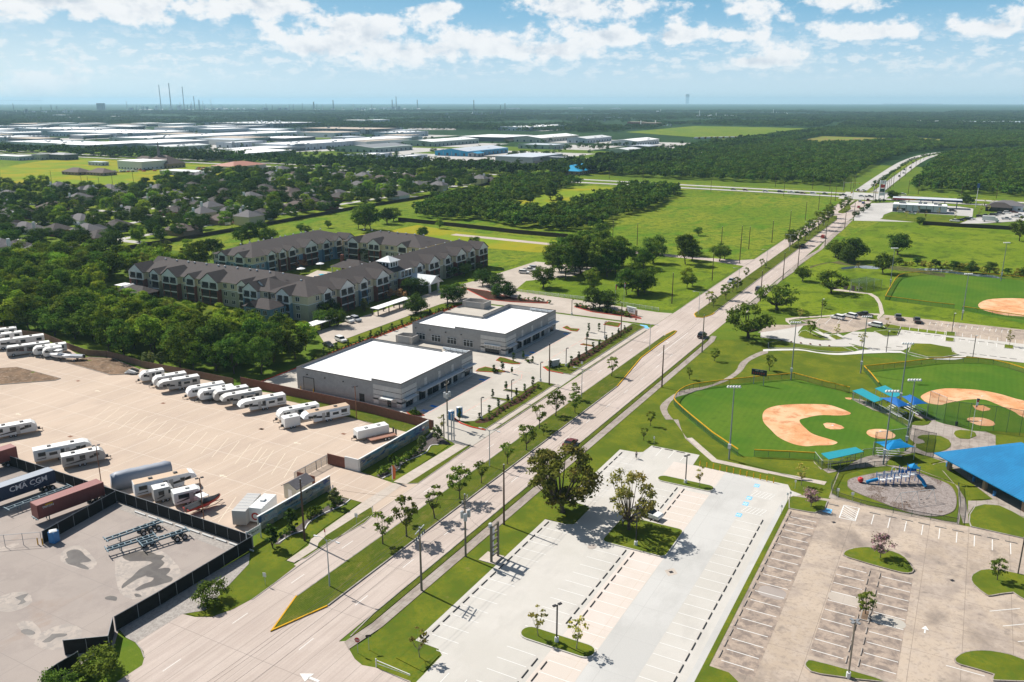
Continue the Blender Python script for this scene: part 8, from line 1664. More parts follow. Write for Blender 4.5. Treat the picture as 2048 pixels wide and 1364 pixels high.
def shade(z0, pts, label, mat):
 q = [g(*p, z0) for p in pts]; cx, cy = sum(p[0] for p in q)/4, sum(p[1] for p in q)/4; t = thing('shade_sail', label, 'shade sail', cx, cy, group='blue shade sails', z=.1); n_ = 7; vs = []; q = [(p[0]-cx, p[1]-cy) for p in q]
 for i in range(n_):
  for j in range(n_):
   u, v = i/(n_-1), j/(n_-1); x, y = [(q[0][k]*(1-u)+q[1][k]*u)*(1-v)+(q[3][k]*(1-u)+q[2][k]*u)*v for k in (0,1)]
   du, dv = abs(u-.5)*2, abs(v-.5)*2; pull = 1-.12*(1-dv*dv)*(du**3)-.12*(1-du*du)*(dv**3); vs.append((x*pull, y*pull, z0+.95*(1-max(du,dv))-.25*(1-abs(du-dv))*max(du,dv)*0))
 fs = [(i*n_+j, (i+1)*n_+j, (i+1)*n_+j+1, i*n_+j+1) for i in range(n_-1) for j in range(n_-1)]; vs += [(x,y,z-.03) for x,y,z in vs]; fs += [tuple(k+n_*n_ for k in f[::-1]) for f in fs]
 MB().add(vs, fs).build('canopy', mat, t)
 for x, y in q: MB().tube((x,y,0),(x,y,z0),.08).build('post', 'galv', t)
shade(3.0, (('E6',375,680),('E6',655,645),('E6',820,735),('E6',525,770)), 'bright blue shade sail by the playground', 'shade_sky')
shade(3.2, (('E6',435,195),('E6',600,185),('E6',780,285),('E6',640,300)), 'dark blue shade sail over the bleachers, left one of the pair', 'shade_blue'); shade(3.4, (('E6',670,180),('E6',760,160),('E6',962,262),('E6',800,280)), 'dark blue shade sail over the bleachers, right one of the pair', 'shade_blue')
def bleacher(fr_n, x, y, rz, label, L_=5):
 t = thing('bleacher', label, 'bleacher', *g(fr_n, x, y), rz=R(rz), z=.13)
 for k in range(4): MB().box(-L_/2,k*.6,.3+k*.3,L_/2,k*.6+.28,.36+k*.3).build('seat', 'roof_pale', t)
 for x_ in (-L_/2+.3, 0, L_/2-.3): b = MB(); b.tube((x_,0,.3),(x_,2.1,1.25),.03); b.tube((x_,2.1,0),(x_,2.1,1.25),.03); b.build('frame', 'galv', t)
bleacher('E6', 560, 375, -50, 'silver bleacher nearest the infield fence under the left blue shade', 6); bleacher('E6', 760, 350, -50, 'silver bleacher under the right blue shade', 6); bleacher('E6', 540, 850, 22, 'silver bleacher under the bright blue shade by the playground', 5)
def field_fence(name, pts, h, label, step=4.5, top='yellow_paint', z=.1, mesh=True):
 t = post_fence(name, label, 'fence', pts, h, None, 'post_green', step, z, rail=top, pr=.045); q = [(p[0]-pts[0][0], p[1]-pts[0][1]) for p in pts]
 if top == 'yellow_paint': b = MB(); b.wall(q, .16, h-.06, h+.16); b.build('safety_cap', top, t)
 if mesh: b = MB(); b.wall(q, .02, .05, h-.06); b.build('mesh', 'chain_mesh', t)
 return t
flat('post_green', (.05,.10,.08), .5)
def meshmat():
 m, t, p = base_mat('chain_mesh', .6); N, L, n = nodes(t); p.inputs['Base Color'].default_value = (.04,.08,.06,1); o = t.nodes['Material Output']; tr = n('ShaderNodeBsdfTransparent'); mx = n('ShaderNodeMixShader', inp={0: .17}); L.new(tr.outputs[0], mx.inputs[1]); L.new(p.outputs[0], mx.inputs[2]); L.new(mx.outputs[0], o.inputs[0]); return m
MDEF['chain_mesh'] = meshmat
field_fence('outfield_fence', W('C3 1805,290 1600,150 1420,0')+smooth(W('B3 1420,1360 1305,1255 1300,1215 1340,1165 1420,1125 1500,1110 1740,1080 2048,1048'),2,False)+W('B4 210,1030 430,1090 650,1145'), 1.5, 'yellow topped outfield fence of the nearest ball field')
field_fence('outfield_fence', W('B4 880,1105 820,1030 765,972')+smooth(W('B4 765,972 1100,937 1340,908 1560,902 1800,920 2048,990 2250,1065'),2,False)[1:], 1.5, 'yellow topped outfield fence of the second ball field')
field_fence('outfield_fence', W('B4 1487,470 1300,450 935,400')+smooth(W('B4 935,400 990,300 1045,230 1150,208 1300,198 1500,200 2048,245 2400,285'),2,False)[1:], 1.5, 'yellow topped outfield fence of the far ball field'); field_fence('outfield_fence', W('B4 1550,485 2048,560 2300,600'), 1.5, 'yellow topped fence of the far field right of the light mast')
field_fence('outfield_fence', W('C3 1935,295 2048,300')+W('C4 170,308 370,320'), 1.5, 'short straight yellow topped fence before the near dugout')
field_fence('backstop', W('C4 370,320 430,395 560,400 760,300 840,292'), 1.8, 'low mesh fence along the near dugout', 3, 'galv'); field_fence('backstop', W('C4 840,290 850,292 1100,255 1140,120'), 5.5, 'tall mesh backstop behind home plate of the nearest field', 3.5, 'galv')
field_fence('backstop', W('E6 130,215 370,325 560,425 740,530'), 1.8, 'mesh fence along the far dugout of the nearest field', 2.5, 'galv'); field_fence('backstop', W('G1 565,705 690,765 810,820'), 6.5, 'tall panel backstop behind the right blue shade', 2.2, 'galv'); field_fence('backstop', W('G1 810,820 1000,860 1180,880 1370,905 1560,930 1760,960 1960,1000 2150,1030'), 6, 'tall mesh backstop along the second ball field', 4, 'post_green'); field_fence('backstop', W('G1 330,1260 540,1310 650,1330'), 5.5, 'tall mesh frame standing on the round lawn of the plaza', 2.5, 'dark_metal')
field_fence('play_fence', W('C4 570,430 700,395 850,375 950,372'), 1.1, 'low dark fence behind the playground', 3, 'dark_metal'); field_fence('play_fence', W('C4 570,430 505,550 510,600 560,625 740,685 1000,745 1300,800 1515,835 1535,700 1520,540'), 1.1, 'low dark fence around the near side of the playground', 4, 'dark_metal')
# pavilion: pyramid roof on brick piers
t = thing('pavilion', 'large blue hip roofed picnic pavilion at the right edge', 'pavilion', 1.0, 183.0, z=.12); c0 = g('E6',1025,800,3.0); c1 = g('E6',1710,525,3.6); e = Vector((c1[0]-c0[0], c1[1]-c0[1])); nrm = Vector((e.y,-e.x)).normalized(); sz = 27
ez = g('E6', 2008, 1330, 3.0); d2 = (Vector(ez)-Vector(c0)).normalized(); A = Vector(c0); B = A+d2*34; top0 = Vector(g('E6',1710,525,9.2)); D_ = A+Vector((-d2.y,d2.x))*22 
o2 = Vector((1.0,183.0)); q = [A-o2, B-o2, B+(D_-A)-o2, D_-o2]; r0 = (q[0]+q[3])/2+d2*11; r1 = (q[1]+q[2])/2-d2*11; b = MB(); vs = [(p.x,p.y,3.0) for p in q]+[(r0.x,r0.y,8.2),(r1.x,r1.y,8.2)]; b.add(vs+[(x,y,z-.2) for x,y,z in vs], [(0,1,5,4),(1,2,5),(2,3,4,5),(3,0,4),(6,9,10),(6,10,11,7),(7,11,8),(8,11,10,9),(0,6,7,1),(1,7,8,2),(2,8,9,3),(3,9,6,0)]); b.build('roof', 'pavilion_roof', t)
b = MB(); m_ = Vector((-d2.y,d2.x))
for side, (P0, P1, ra, rb) in enumerate(((q[0],q[1],r0,r1),(q[0],q[3],r0,r0))):
 n_ = 62 if side == 0 else 40
 for k in range(1, n_):
  u = k/n_; s_ = P0.lerp(P1, u); f = min(1, u*(P1-P0).length/11, (1-u)*(P1-P0).length/11); dirv = m_ if side == 0 else d2; e_ = s_+dirv*11*f; b.tube((s_.x,s_.y,3.02),(e_.x,e_.y,3.02+5.2*f),.03,.03,3)
b.tube((r0.x,r0.y,8.22),(r1.x,r1.y,8.22),.14,.14,5); b.build('roof_seam', 'pavilion_roof', t)
for k in range(4):
 for sd_ in (2.0, 20.0): p = q[0]+d2*(2.5+k*9.4)+m_*sd_; MB().cbox(p.x,p.y,1.5,.7,.7,3.0,math.atan2(d2.y,d2.x)).build('pier', 'brick_tan', t)
for k in range(8):
 p = o2+q[0]+d2*(5+k*3.6)+m_*(6 if k % 2 else 10); o = thing('picnic_table', 'dark picnic table in the shade of the blue pavilion', 'picnic table', p.x, p.y, R(30), 'picnic tables', .13); MB().box(-.9,-.4,.7,.9,.4,.76).build('tabletop', 'wood_dark', o)
 for s in (-.75,.75): MB().box(-.9,s-.13,.42,.9,s+.13,.47).build('bench', 'wood_dark', o)
 MB().box(-.1,-.7,0,.1,.7,.7).build('leg', 'dark_metal', o)
for fr_n, x, y, nm_ in (('E6',1170,950,'first'),('E6',1455,1110,'second'),('E6',1680,1270,'third'),('G1',1003,850,'fourth')): o = MB().lathe([(.27,0),(.3,.9),(.24,1.0)],0,0,10).build('litter_bin', 'potty_blue' if nm_ != 'fourth' else 'dark_metal'); o.location = (*g(fr_n,x,y),.13); tag(o, 'litter bin by the pavilion walks, %s counting from the left shade corner' % nm_, 'bin', 'litter bins')
# playground
t = thing('playground_set', 'blue playground climbing set with slides and grey platforms', 'playground', -6.6, 170.9, R(28), z=.25)
for k, (x, y, z, w) in enumerate(((-3.4,0,1.0,1.3),(-1.9,0,1.2,1.3),(-.4,.1,1.4,1.3),(1.2,.3,1.6,1.6),(3.0,.6,1.9,1.8))):
 MB().box(x-w/2,y-.7,z,x+w/2,y+.7,z+.08).build('platform', 'roof_pale', t)
 for sx in (-1,1):
  for sy in (-1,1): MB().tube((x+sx*w/2,y+sy*.7,0),(x+sx*w/2,y+sy*.7,z+1.3+(k>2)*.6),.06).build('post', 'shade_blue', t)
 MB().box(x-w/2,y+.66,z+.3,x+w/2,y+.72,z+.9).build('panel', 'rv_white' if k < 3 else 'shade_blue', t)
for pts in (((-4.0,0,1.0),(-5.0,0,.75),(-6.2,0,.35)),((3.6,0,1.9),(4.4,-.8,1.1),(4.6,-1.9,.35))): b = MB(); b.path(pts, .34, 8); b.build('slide', 'shade_sky', t)
b = MB(); b.add([(2.1,-.3,3.4),(3.9,-.3,3.4),(3.9,1.5,3.4),(2.1,1.5,3.4),(3,.6,4.2)], [(3,2,1,0),(0,1,4),(1,2,4),(2,3,4),(3,0,4)]); b.build('tower_roof', 'shade_sky', t)
for x in (-1.2,.6): MB().path([(x,.7,1.3),(x,.7,3.0),(x+.4,.7,3.3),(x+.8,.7,3.0),(x+.8,.7,1.3)], .05, 5).build('arch', 'trim_white', t)
t = thing('swing_set', 'three bay swing set on the playground gravel', 'swing', -2.9, 163.6, R(42), z=.25); MB().tube((-3.6,0,2.4),(3.6,0,2.4),.05).build('top_bar', 'roof_pale', t)
for x in (-3.6,0,3.6):
 for s in (-1,1): MB().tube((x,0,2.4),(x,s*1.2,0),.045).build('leg', 'galv', t)
for x in (-2.4,-1.2,1.2,2.4): q_ = MB().box(x-.22,-.1,.5,x+.22,.1,.54).build('swing_seat', 'dark_metal', t); b = MB(); b.tube((x-.2,0,.52),(x-.2,0,2.38),.012); b.tube((x+.2,0,.52),(x+.2,0,2.38),.012); b.build('chain', 'galv', q_)
t = thing('climbing_ball', 'red round climbing ball on the playground gravel', 'play ball', *g('G3', 440, 125), z=.27); MB().lathe([(.1,.0),(.42,.2),(.58,.55),(.48,.9),(.28,1.08),(.2,1.0)],0,0,14).build('shell', 'cloth_red', t, True)
t = thing('scoreboard', 'dark blue scoreboard on two posts beyond the outfield fence', 'scoreboard', *g('B3', 1970, 1080), z=.12)
for x in (-1.3,1.3): MB().box(x-.09,-.09,0,x+.09,.09,3.0).build('post', 'galv', t)
MB().box(-2.0,-.2,2.6,2.0,.1,4.2).build('panel', 'paint_navy', t); text3('GUEST   HOME', (0,-.215,3.9), (R(90),0,0), .3, 'sign_white', t)
b = MB()
for k in range(6): b.box(-1.6+k*.55,-.215,3.0,-1.35+k*.55,-.2,3.5)
b.build('digit', 'light_red', t)
t = thing('batting_cage', 'tall mesh batting cage beside the shading oak', 'batting cage', *g('G2', 560, 500), R(62-90), z=.12)
for x in (0,3.6,7.2):
 MB().wall([(x,0),(x,15)], .03, 0, 3.4).build('mesh', 'chain_mesh', t)
 for y in (0,5,10,15): MB().tube((x,y,0),(x,y,3.5),.05).build('post', 'galv', t)
MB().box(0,0,3.42,7.2,15,3.45).build('net_roof', 'chain_mesh', t); MB().box(.4,-.1,0,1.8,.1,2.2).build('door_panel', 'trim_dark', t); MB().box(3.9,-.1,0,5.3,.1,2.2).build('door_panel', 'trim_dark', t)
for i, (fr_n, x, y) in enumerate((('G3',110,300),('G3',320,360))): signp('park_sign', 'small sign on the playground fence, %s' % ('left one','right one')[i], fr_n, x, y, .5, .6, 1.4, 'sign_white')
# people
def person(x, y, z, rz, label, shirt, legs, pose='stand', s=1.0):
 t = thing('person', label, 'person', x, y, rz, z=z); hip_ = .92; J = {0:(0,0,hip_),1:(0,0,1.2),2:(0,0,1.42),3:(0,.02,1.52),4:(0,.02,1.66),5:(.18,0,1.4),6:(.26,.04,1.14),7:(.25,.16,.92),8:(-.18,0,1.4),9:(-.26,.03,1.14),10:(-.24,.14,.92),11:(.1,0,.88),12:(.12,.03,.48),13:(.13,0,.06),14:(.13,.14,.04),15:(-.1,0,.88),16:(-.12,-.02,.48),17:(-.13,-.06,.06),18:(-.13,.08,.04)}
 rad = [.14,.135,.12,.055,.1,.06,.042,.032,.06,.042,.032,.09,.062,.045,.04,.09,.062,.045,.04]
 if pose == 'ride': J.update({0:(0,-.2,1.0),1:(0,-.05,1.25),2:(0,.1,1.45),3:(0,.15,1.54),4:(0,.18,1.67),5:(.17,.1,1.42),6:(.24,.32,1.25),7:(.2,.5,1.08),8:(-.17,.1,1.42),9:(-.24,.32,1.25),10:(-.2,.5,1.08),11:(.1,-.15,.96),12:(.12,.25,.75),13:(.12,.12,.32),14:(.12,.26,.3),15:(-.1,-.15,.96),16:(-.12,.2,.62),17:(-.12,.02,.18),18:(-.12,.16,.16)})
 E = [(0,1),(1,2),(2,3),(3,4),(2,5),(5,6),(6,7),(2,8),(8,9),(9,10),(0,11),(11,12),(12,13),(13,14),(0,15),(15,16),(16,17),(17,18)]
 def skin(name, idx, mat, grow, par):
  keep = sorted(idx); mp = {k: i for i, k in enumerate(keep)}; me = bpy.data.meshes.new(name); me.from_pydata([J[k] for k in keep], [(mp[a],mp[b]) for a, b in E if a in mp and b in mp], []); o = bpy.data.objects.new(name, me); C.objects.link(o)
  md = o.modifiers.new('skin','SKIN'); sv = me.skin_vertices[0].data
  for k in keep: r_ = rad[k]*grow; sv[mp[k]].radius = (r_, r_)
  sv[mp[0] if 0 in mp else 0].use_root = True; o.modifiers.new('sub','SUBSURF').levels = 1; dg = bpy.context.evaluated_depsgraph_get(); m2 = bpy.data.meshes.new_from_object(o.evaluated_get(dg)); m2.materials.clear(); m2.materials.append(M(mat)); bpy.data.objects.remove(o); o = bpy.data.objects.new(name, m2); C.objects.link(o); o.parent = par
 skin('body', range(19), 'skin', 1, t); skin('shirt', (0,1,2,5,6,8,9), shirt, 1.15, t); skin('trousers', (0,11,12,13,15,16,17), legs, 1.18, t); MB().lathe([(.1,1.66),(.115,1.72),(.08,1.79),(.02,1.81)], J[4][0], J[4][1], 10).build('hair', 'cloth_dark', t); t.scale = (s,)*3
for i, (x, y, sh, lg, lb) in enumerate(((635,500,'cloth_red','cloth_dark','person in red beside the batting cage door'),(795,510,'cloth_white','cloth_white','person in white at the right wall of the batting cage, left of the two pairs'),(805,540,'cloth_white','cloth_dark','person in white and dark trousers by the cage path'),(852,520,'cloth_white','cloth_dark','person in white shirt standing right of the cage'),(877,530,'cloth_white','cloth_dark','person in white shirt farthest right of the cage'),(677,560,'cloth_white','cloth_white','person in white on the path before the cage'))): person(*g('G2', x, y), .13, rnd.uniform(0,6), lb, sh, lg)
person(*g('C3', 887, 860), .28, 1, 'person in white top and dark trousers under the thin bare tree', 'cloth_white', 'cloth_dark')
cyc = g('C3', 993, 312); person(*cyc, .12, R(200), 'cyclist in a pale shirt riding across the new car park', 'cloth_white', 'cloth_dark', 'ride')
t = thing('bicycle', 'bicycle ridden across the new car park', 'bicycle', *cyc, R(200), z=.12)
for y in (-.52,.55): b = MB(); b.path([(0,y+.33*math.cos(a*.524),.35+.33*math.sin(a*.524)) for a in range(13)], .02, 4); b.build('wheel', 'tyre', t)
b = MB(); b.path([(0,-.52,.35),(0,-.2,.9),(0,.42,.95),(0,.55,.35)], .02); b.path([(0,-.2,.9),(0,.05,.35),(0,.42,.95)], .02); b.tube((-.25,.4,1.05),(.25,.4,1.05),.018); b.build('frame', 'dark_metal', t)
# ---------------------------------------------------------------- suburb houses
def house(v):
 def f():
  wl, rf, w, d, h, two = [('siding_white','shingle_grey',15,11,3,1),('brick_tan','shingle_brown',17,12,3,0),('brick_red','shingle',14,13,3,0),('siding_cream','shingle_grey',13,11,5.6,1)][v]
  t = empty('house', 0, 0); t['label'] = ''; t['category'] = 'house'; MB().box(-w/2,-d/2,0,w/2,d/2,h).build('wall', wl, t); b = MB(); hip(b,-w/2,-d/2,w/2,d/2,h,3.4,.6); hip(b,-w/2+1,-d/2-3,-w/2+7,d/2-4,h-.02,2.6,.5); ro = b.build('roof', rf, t)
  MB().box(-w/2+1.2,-d/2-2.9,0,-w/2+6.8,-d/2-.01,h).build('garage', wl, t)
  if two: MB().box(w/2-.2,-1,0,w/2+.7,.4,h+3.6).build('chimney', 'siding_white', ro)
  for x in (0,3,5.4): MB().box(x-.6,-d/2-.05,.9,x+.6,-d/2-.01,2.2).build('window', 'glass', t)
  MB().box(-w/2+1.8,-d/2-2.95,0,-w/2+6.2,-d/2-2.91,2.2).build('garage_door', 'trim_white', t); return t
 return f
HS = [Proto(house(i)) for i in range(4)]; HN = ['white walled house with grey roof','tan brick house with brown roof','red brick house with dark roof','two storey cream house with grey roof']
HP.sort(key=lambda p: p[0]**2+p[1]**2)
for i, p in enumerate(HP): v = (i*7+i//3)%4; HS[v].put(p[0], p[1], R(rnd.choice((0,90,180,270))+rnd.uniform(-6,6)), HN[v]+' in the suburb, %s nearest of its houses' % nth(i) if i < 39 else HN[v]+' at the far side of the suburb', 'houses of the suburb', .05)
sheet('street', 'far_road', [[(x-3,215),(x+3,215),(x+3,700),(x-3,700)] for x in (-412,-462,-512)]+[[(-700,y-3),(-384,y-3),(-384,y+3),(-700,y+3)] for y in (300,380,470,560,650)], .07)
# ---------------------------------------------------------------- filling station
sheet('forecourt', 'far_road', [W('F1 120,545 345,545 340,560 950,575 950,560 620,545 640,500 720,470 1260,500 1530,520 1540,440 1270,400 1000,350 700,380 520,385 420,440 330,540')+[], W('F1 1300,560 1400,590 1590,590 1700,585 2048,560 2300,560 2300,460 1850,470 1640,510 1540,540')], .13)
sheet('lawn', 'lawn', [W('F1 600,545 720,490 1270,520 1540,535 1400,590 1300,578 950,575')], .15)
p = g('F1', 725, 468); p1 = g('F1', 1270, 495); w_ = math.dist(p, p1)
t = thing('filling_station_shop', 'long flat roofed pale filling station shop', 'shop', (p[0]+p1[0])/2, (p[1]+p1[1])/2, math.atan2(p1[1]-p[1], p1[0]-p[0]), z=.14)
MB().box(-w_/2,0,0,w_/2,14,5).build('wall', 'wall_pale', t); MB().box(-w_/2+.3,.3,5,w_/2-.3,13.7,5.1).build('roof', 'roof_white', t); F_ = Fac((-w_/2,0),(1,0),(0,-1)); F_.part('wall_base', 'wall_slate', t, [(0,w_,.01,.08,0,.9),(0,w_*.13,.01,.09,.9,2.6)])
for k in range(1,8): F_.part('pilaster', 'wall_slate', t, [(w_*k/8-.15,w_*k/8+.15,.02,.15,.9,4.9)])
for a in (.2,.55,.62,.68): F_.part('window', 'glass', t, [(w_*a-1.2,w_*a+1.2,.02,.1,.1,2.6)])
text3('7', (w_*-.02,-.2,3.9), (R(90),0,0), 1.6, 'light_red', t)
for k in range(7): MB().cbox(rnd.uniform(-w_*.4,w_*.4),rnd.uniform(3,11),5.7,2.4,1.8,1.2).build('roof_unit', 'roof_grey', t)
c0 = g('F1', 730, 345, 5.2); c1 = g('F1', 1430, 375, 5.2); w_ = math.dist(c0, c1); t = thing('fuel_canopy', 'long fuel canopy with rainbow stripes from red to blue', 'canopy', (c0[0]+c1[0])/2, (c0[1]+c1[1])/2, math.atan2(c1[1]-c0[1], c1[0]-c0[0]), z=.14)
MB().box(-w_/2,0,5.0,w_/2,11,6.2).build('roof', 'roof_tin', t)
for k in range(6): MB().box(-w_/2+3+k*(w_-6)/5-.3,5,0,-w_/2+3+k*(w_-6)/5+.3,5.6,5).build('post', 'roof_grey', t)
for a0, a1, m_ in ((0,.2,'cloth_red'),(.2,.28,'orange'),(.28,.36,'yellow_paint'),(.36,.44,'roof_teal'),(.44,1,'paint_blue')): MB().add([(-w_/2+w_*a0-(0 if a0 == 0 else 2),-.03,5.0),(-w_/2+w_*a1-(2 if a1 < 1 else 0),-.03,5.0),(-w_/2+w_*a1+(2 if a1 < 1 else 0),-.03,6.22),(-w_/2+w_*a0+(0 if a0 == 0 else 2),-.03,6.22)], [(0,1,2,3),(3,2,1,0)]).build('fascia_stripe', m_, t)
t = thing('price_sign', 'tall stacked price sign of the filling station at the junction', 'sign', *g('F1', 613, 350), R(30), z=.14)
for x in (-2,2): MB().box(x-.3,-.3,0,x+.3,.3,15).build('post', 'roof_pale', t)
for z0, z1, m_ in ((12,14.6,'sign_white'),(9,11.6,'cloth_red'),(6,8.6,'post_green'),(3.2,5.6,'sign_white')): MB().box(-1.7,-.2,z0,1.7,.2,z1).build('panel', m_, t)
text3('7', (0,-.25,13.3), (R(90),0,0), 2, 'light_red', t); t = thing('tall_sign', 'thin blue and white high sign beside the striped canopy', 'sign', *g('F1', 1560, 430), z=.14); MB().tube((0,0,0),(0,0,16),.25,.2).build('post', 'roof_pale', t); MB().box(-.9,-.2,14,.9,.2,17).build('panel', 'paint_blue', t)
simple_bldg('house', 'small pale office with gable roof right of the filling station', 'office', 'F1', 1870, 465, 20, 14, 4, 'wall_pale', 'shingle_grey', 3); simple_bldg('shelter', 'small dark roofed shelter beside the office at the filling station', 'shelter', 'F1', 1790, 470, 16, 10, 3, 'void_dark', 'shingle', 3)
for i, (fr_n, x, y) in enumerate((('A4',600,885),('A4',845,905),('A4',855,958),('A4',676,960))):
 t = thing('traffic_signal', 'traffic signal mast with long arm at the junction, %s from the left' % nth(i), 'traffic signal', *g(fr_n, x, y), R(90*i), 'junction signals', .3); MB().tube((0,0,0),(0,0,7.5),.18).build('pole', 'galv', t); MB().tube((0,0,6.3),(13,0,6.9),.12,.06).build('arm', 'galv', t)
 for k in (5,9,12.5): q_ = MB().box(k-.2,-.2,5.7,k+.2,.2,6.8).build('signal_head', 'yellow_paint', t); MB().box(k-.1,-.24,6.4,k+.1,-.2,6.65).build('red_lens', 'light_red', q_)
# cars standing in the church and works lots, a few pixels each
def tiny(paint):
 b = MB(); prof(b, [(-2.2,.3),(-2.2,.85),(-1.5,1.4),(.4,1.42),(1.1,.9),(2.2,.75),(2.2,.3)], -.88, .88); o = b.build('parked_car', paint); m_ = o.data; bpy.data.objects.remove(o); return m_
TM = [tiny(c_) for c_ in ('paint_white','paint_silver','paint_black','paint_red','paint_grey')]
def lot(poly, nx, ny, where, drop=.25):
 P = [g(*p) for p in poly]; k = 0
 for i in range(nx):
  for j in range(ny):
   if rnd.random() < drop: continue
   u, v = (i+.5)/nx, (j+.5)/ny; x, y = [(P[0][c_]*(1-u)+P[1][c_]*u)*(1-v)+(P[3][c_]*(1-u)+P[2][c_]*u)*v for c_ in (0,1)]
   o = bpy.data.objects.new('parked_car', rnd.choice(TM)); C.objects.link(o); o.location = (x,y,.15); o.rotation_euler = (0,0,rnd.choice((0,R(180)))+R(60)); tag(o, 'small distant car parked '+where, 'car', 'cars parked '+where); k += 1
 sheet('car_park', 'far_road', [P], .09)
lot((('A2',40,745),('A2',300,745),('A2',260,710),('A2',20,700)), 14, 4, 'in the lot between highway and suburb'); lot((('A1',760,755),('A1',1260,735),('A1',1240,715),('A1',780,735)), 16, 2, 'in front of the sports hall'); lot((('A1',1560,725),('A1',1690,725),('A1',1680,700),('A1',1580,700)), 6, 2, 'left of the red roofed hall'); lot((('A3',1500,545),('A3',1700,545),('A3',1690,500),('A3',1450,515)), 9, 3, 'in the works yard by the far hedge', .4)
lot((('A2',1180,400),('A2',1600,400),('A2',1600,385),('A2',1240,385)), 14, 3, 'in the large works lot behind the warehouses', .35); lot((('A3',560,385),('A3',980,385),('A3',980,372),('A3',600,372)), 14, 3, 'in the far works lot beyond the sheds', .35)
# rail cars on the far siding
for i in range(26): p = g('A3', 1470+i*16, 475-i*.35); o = MB().box(-2,-7,.9,2,7,4.2).build('rail_car', ('roof_pale','wall_white','rust')[i%3]); o.location = (*p,.1); tag(o, 'tank or freight car in the long row beyond the wood', 'rail car', 'rail cars on the far siding')
for i, (fr_n, x, y, w, d, h, wl, rf) in enumerate((('A3',0,232,120,60,9,'wall_white','roof_white'),('A3',500,228,150,60,9,'wall_white','roof_white'),('A3',820,232,90,50,9,'wall_white','roof_white'),('A2',1030,230,160,60,14,'wall_pale','roof_white'),('A1',560,315,120,50,8,'wall_pale','roof_white'),('A1',900,305,80,40,8,'wall_pale','roof_white'),('A1',460,300,70,40,12,'wall_pale','roof_pale'),('A2',780,345,90,60,10,'wall_greenish','roof_white'),('A2',930,348,60,60,12,'wall_pale','roof_white'),('A3',700,300,200,50,6,'wall_pale','roof_pale'),('A3',300,292,200,60,6,'wall_pale','roof_pale'),('A4',1130,345,80,30,8,'wall_white','roof_white'),('A4',1270,345,70,30,8,'wall_white','roof_white'),('A4',1000,196,500,80,18,'wall_cream','roof_pale'),('A4',1150,198,450,80,26,'wall_pale','roof_pale'),('A4',1320,196,420,80,18,'wall_cream','roof_pale'),('A3',1100,370,50,40,10,'brick_tan','roof_tan'),('A3',980,362,50,40,10,'brick_red','roof_tan'))):
 simple_bldg('distant_building', 'pale distant building standing among the far woods, %s of them' % nth(i), 'building', fr_n, x, y, w, d, h, wl, rf, 0)
# ---------------------------------------------------------------- refinery skyline
def plant(name, fr_n, x, y, w, n_, hmax, label, seed, dark=.4):
 rg = random.Random(seed); p = g(fr_n, x, y); t = thing(name, label, 'industrial plant', *p, rz=YAW); k = math.hypot(*p)/FPX
 for i in range(n_):
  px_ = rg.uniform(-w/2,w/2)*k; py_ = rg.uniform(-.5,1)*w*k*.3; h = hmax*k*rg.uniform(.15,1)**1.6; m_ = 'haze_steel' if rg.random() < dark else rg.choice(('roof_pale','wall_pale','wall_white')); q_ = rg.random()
  if q_ < .4: MB().tube((px_,py_,0),(px_,py_,h),max(2,.5*k),max(1.6,.4*k),8).build('column', m_, t)
  elif q_ < .75: ww = rg.uniform(2,6)*k; MB().box(px_-ww/2,py_-ww/2,0,px_+ww/2,py_+ww/2,h*.45).build('process_block', m_, t)
  else: r_ = rg.uniform(1.5,3.2)*k; MB().lathe([(r_,0),(r_,1.6*k),(r_*.1,2.2*k)],px_,py_,12).build('storage_tank', 'wall_white', t)
 return t
plant('refinery', 'P', 340, 221, 150, 60, 20, 'hazy refinery with tall crane masts left of centre', 1); plant('refinery', 'P', 60, 228, 150, 50, 18, 'steaming refinery at the far left edge', 2, .6); plant('refinery', 'P', 620, 222, 240, 70, 15, 'long line of distillation columns in the middle distance', 3, .55); plant('refinery', 'P', 800, 219, 120, 30, 13, 'refinery with two dark stacks behind the white warehouses', 4); plant('power_plant', 'P', 930, 232, 110, 40, 14, 'dark plant with pylons right of the stacks', 5, .7); plant('chemical_works', 'P', 1430, 236, 80, 40, 14, 'white chemical works standing in the right hand woods', 6, .15); plant('mill', 'P', 1325, 226, 22, 6, 12, 'twin pale silos of a mill among the woods', 7, 0); plant('works', 'P', 1310, 252, 60, 26, 12, 'grey works with a red and white mast behind the rail siding', 8, .5); plant('works', 'P', 1560, 228, 40, 8, 10, 'small pale works at the middle of the far woods', 9, .1); plant('works', 'P', 880, 240, 60, 20, 9, 'low works with a rusty tower beyond the warehouses', 10, .6); plant('works', 'P', 1180, 243, 60, 18, 10, 'dark scrap works beyond the sheds', 11, .8); plant('refinery', 'P', 460, 219, 90, 26, 9, 'low tank farm right of the tall crane masts', 12, .2)
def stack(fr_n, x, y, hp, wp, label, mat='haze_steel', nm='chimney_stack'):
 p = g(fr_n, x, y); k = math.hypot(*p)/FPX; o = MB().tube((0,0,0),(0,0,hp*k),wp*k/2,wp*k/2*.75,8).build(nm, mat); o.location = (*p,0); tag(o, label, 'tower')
for i, (x, y, h, w) in enumerate(((323,222,45,1.6),(343,222,48,1.9),(369,222,42,1.6))): stack('P', x, y, h, w, 'very tall thin crane mast over the refinery, %s of three from the left' % nth(i), 'wall_grey', 'crane_mast')
for i, (x, y, h, w) in enumerate(((667,220,18,2.2),(785,221,20,2),(793,221,26,1.6),(835,219,18,2),(948,230,28,2),(1001,232,20,1.6),(1010,232,24,1.6),(628,220,15,3),(390,222,26,1.5),(399,222,20,1.4))): stack('P', x, y, h, w, 'dark refinery stack on the skyline, %s of its list' % nth(i))
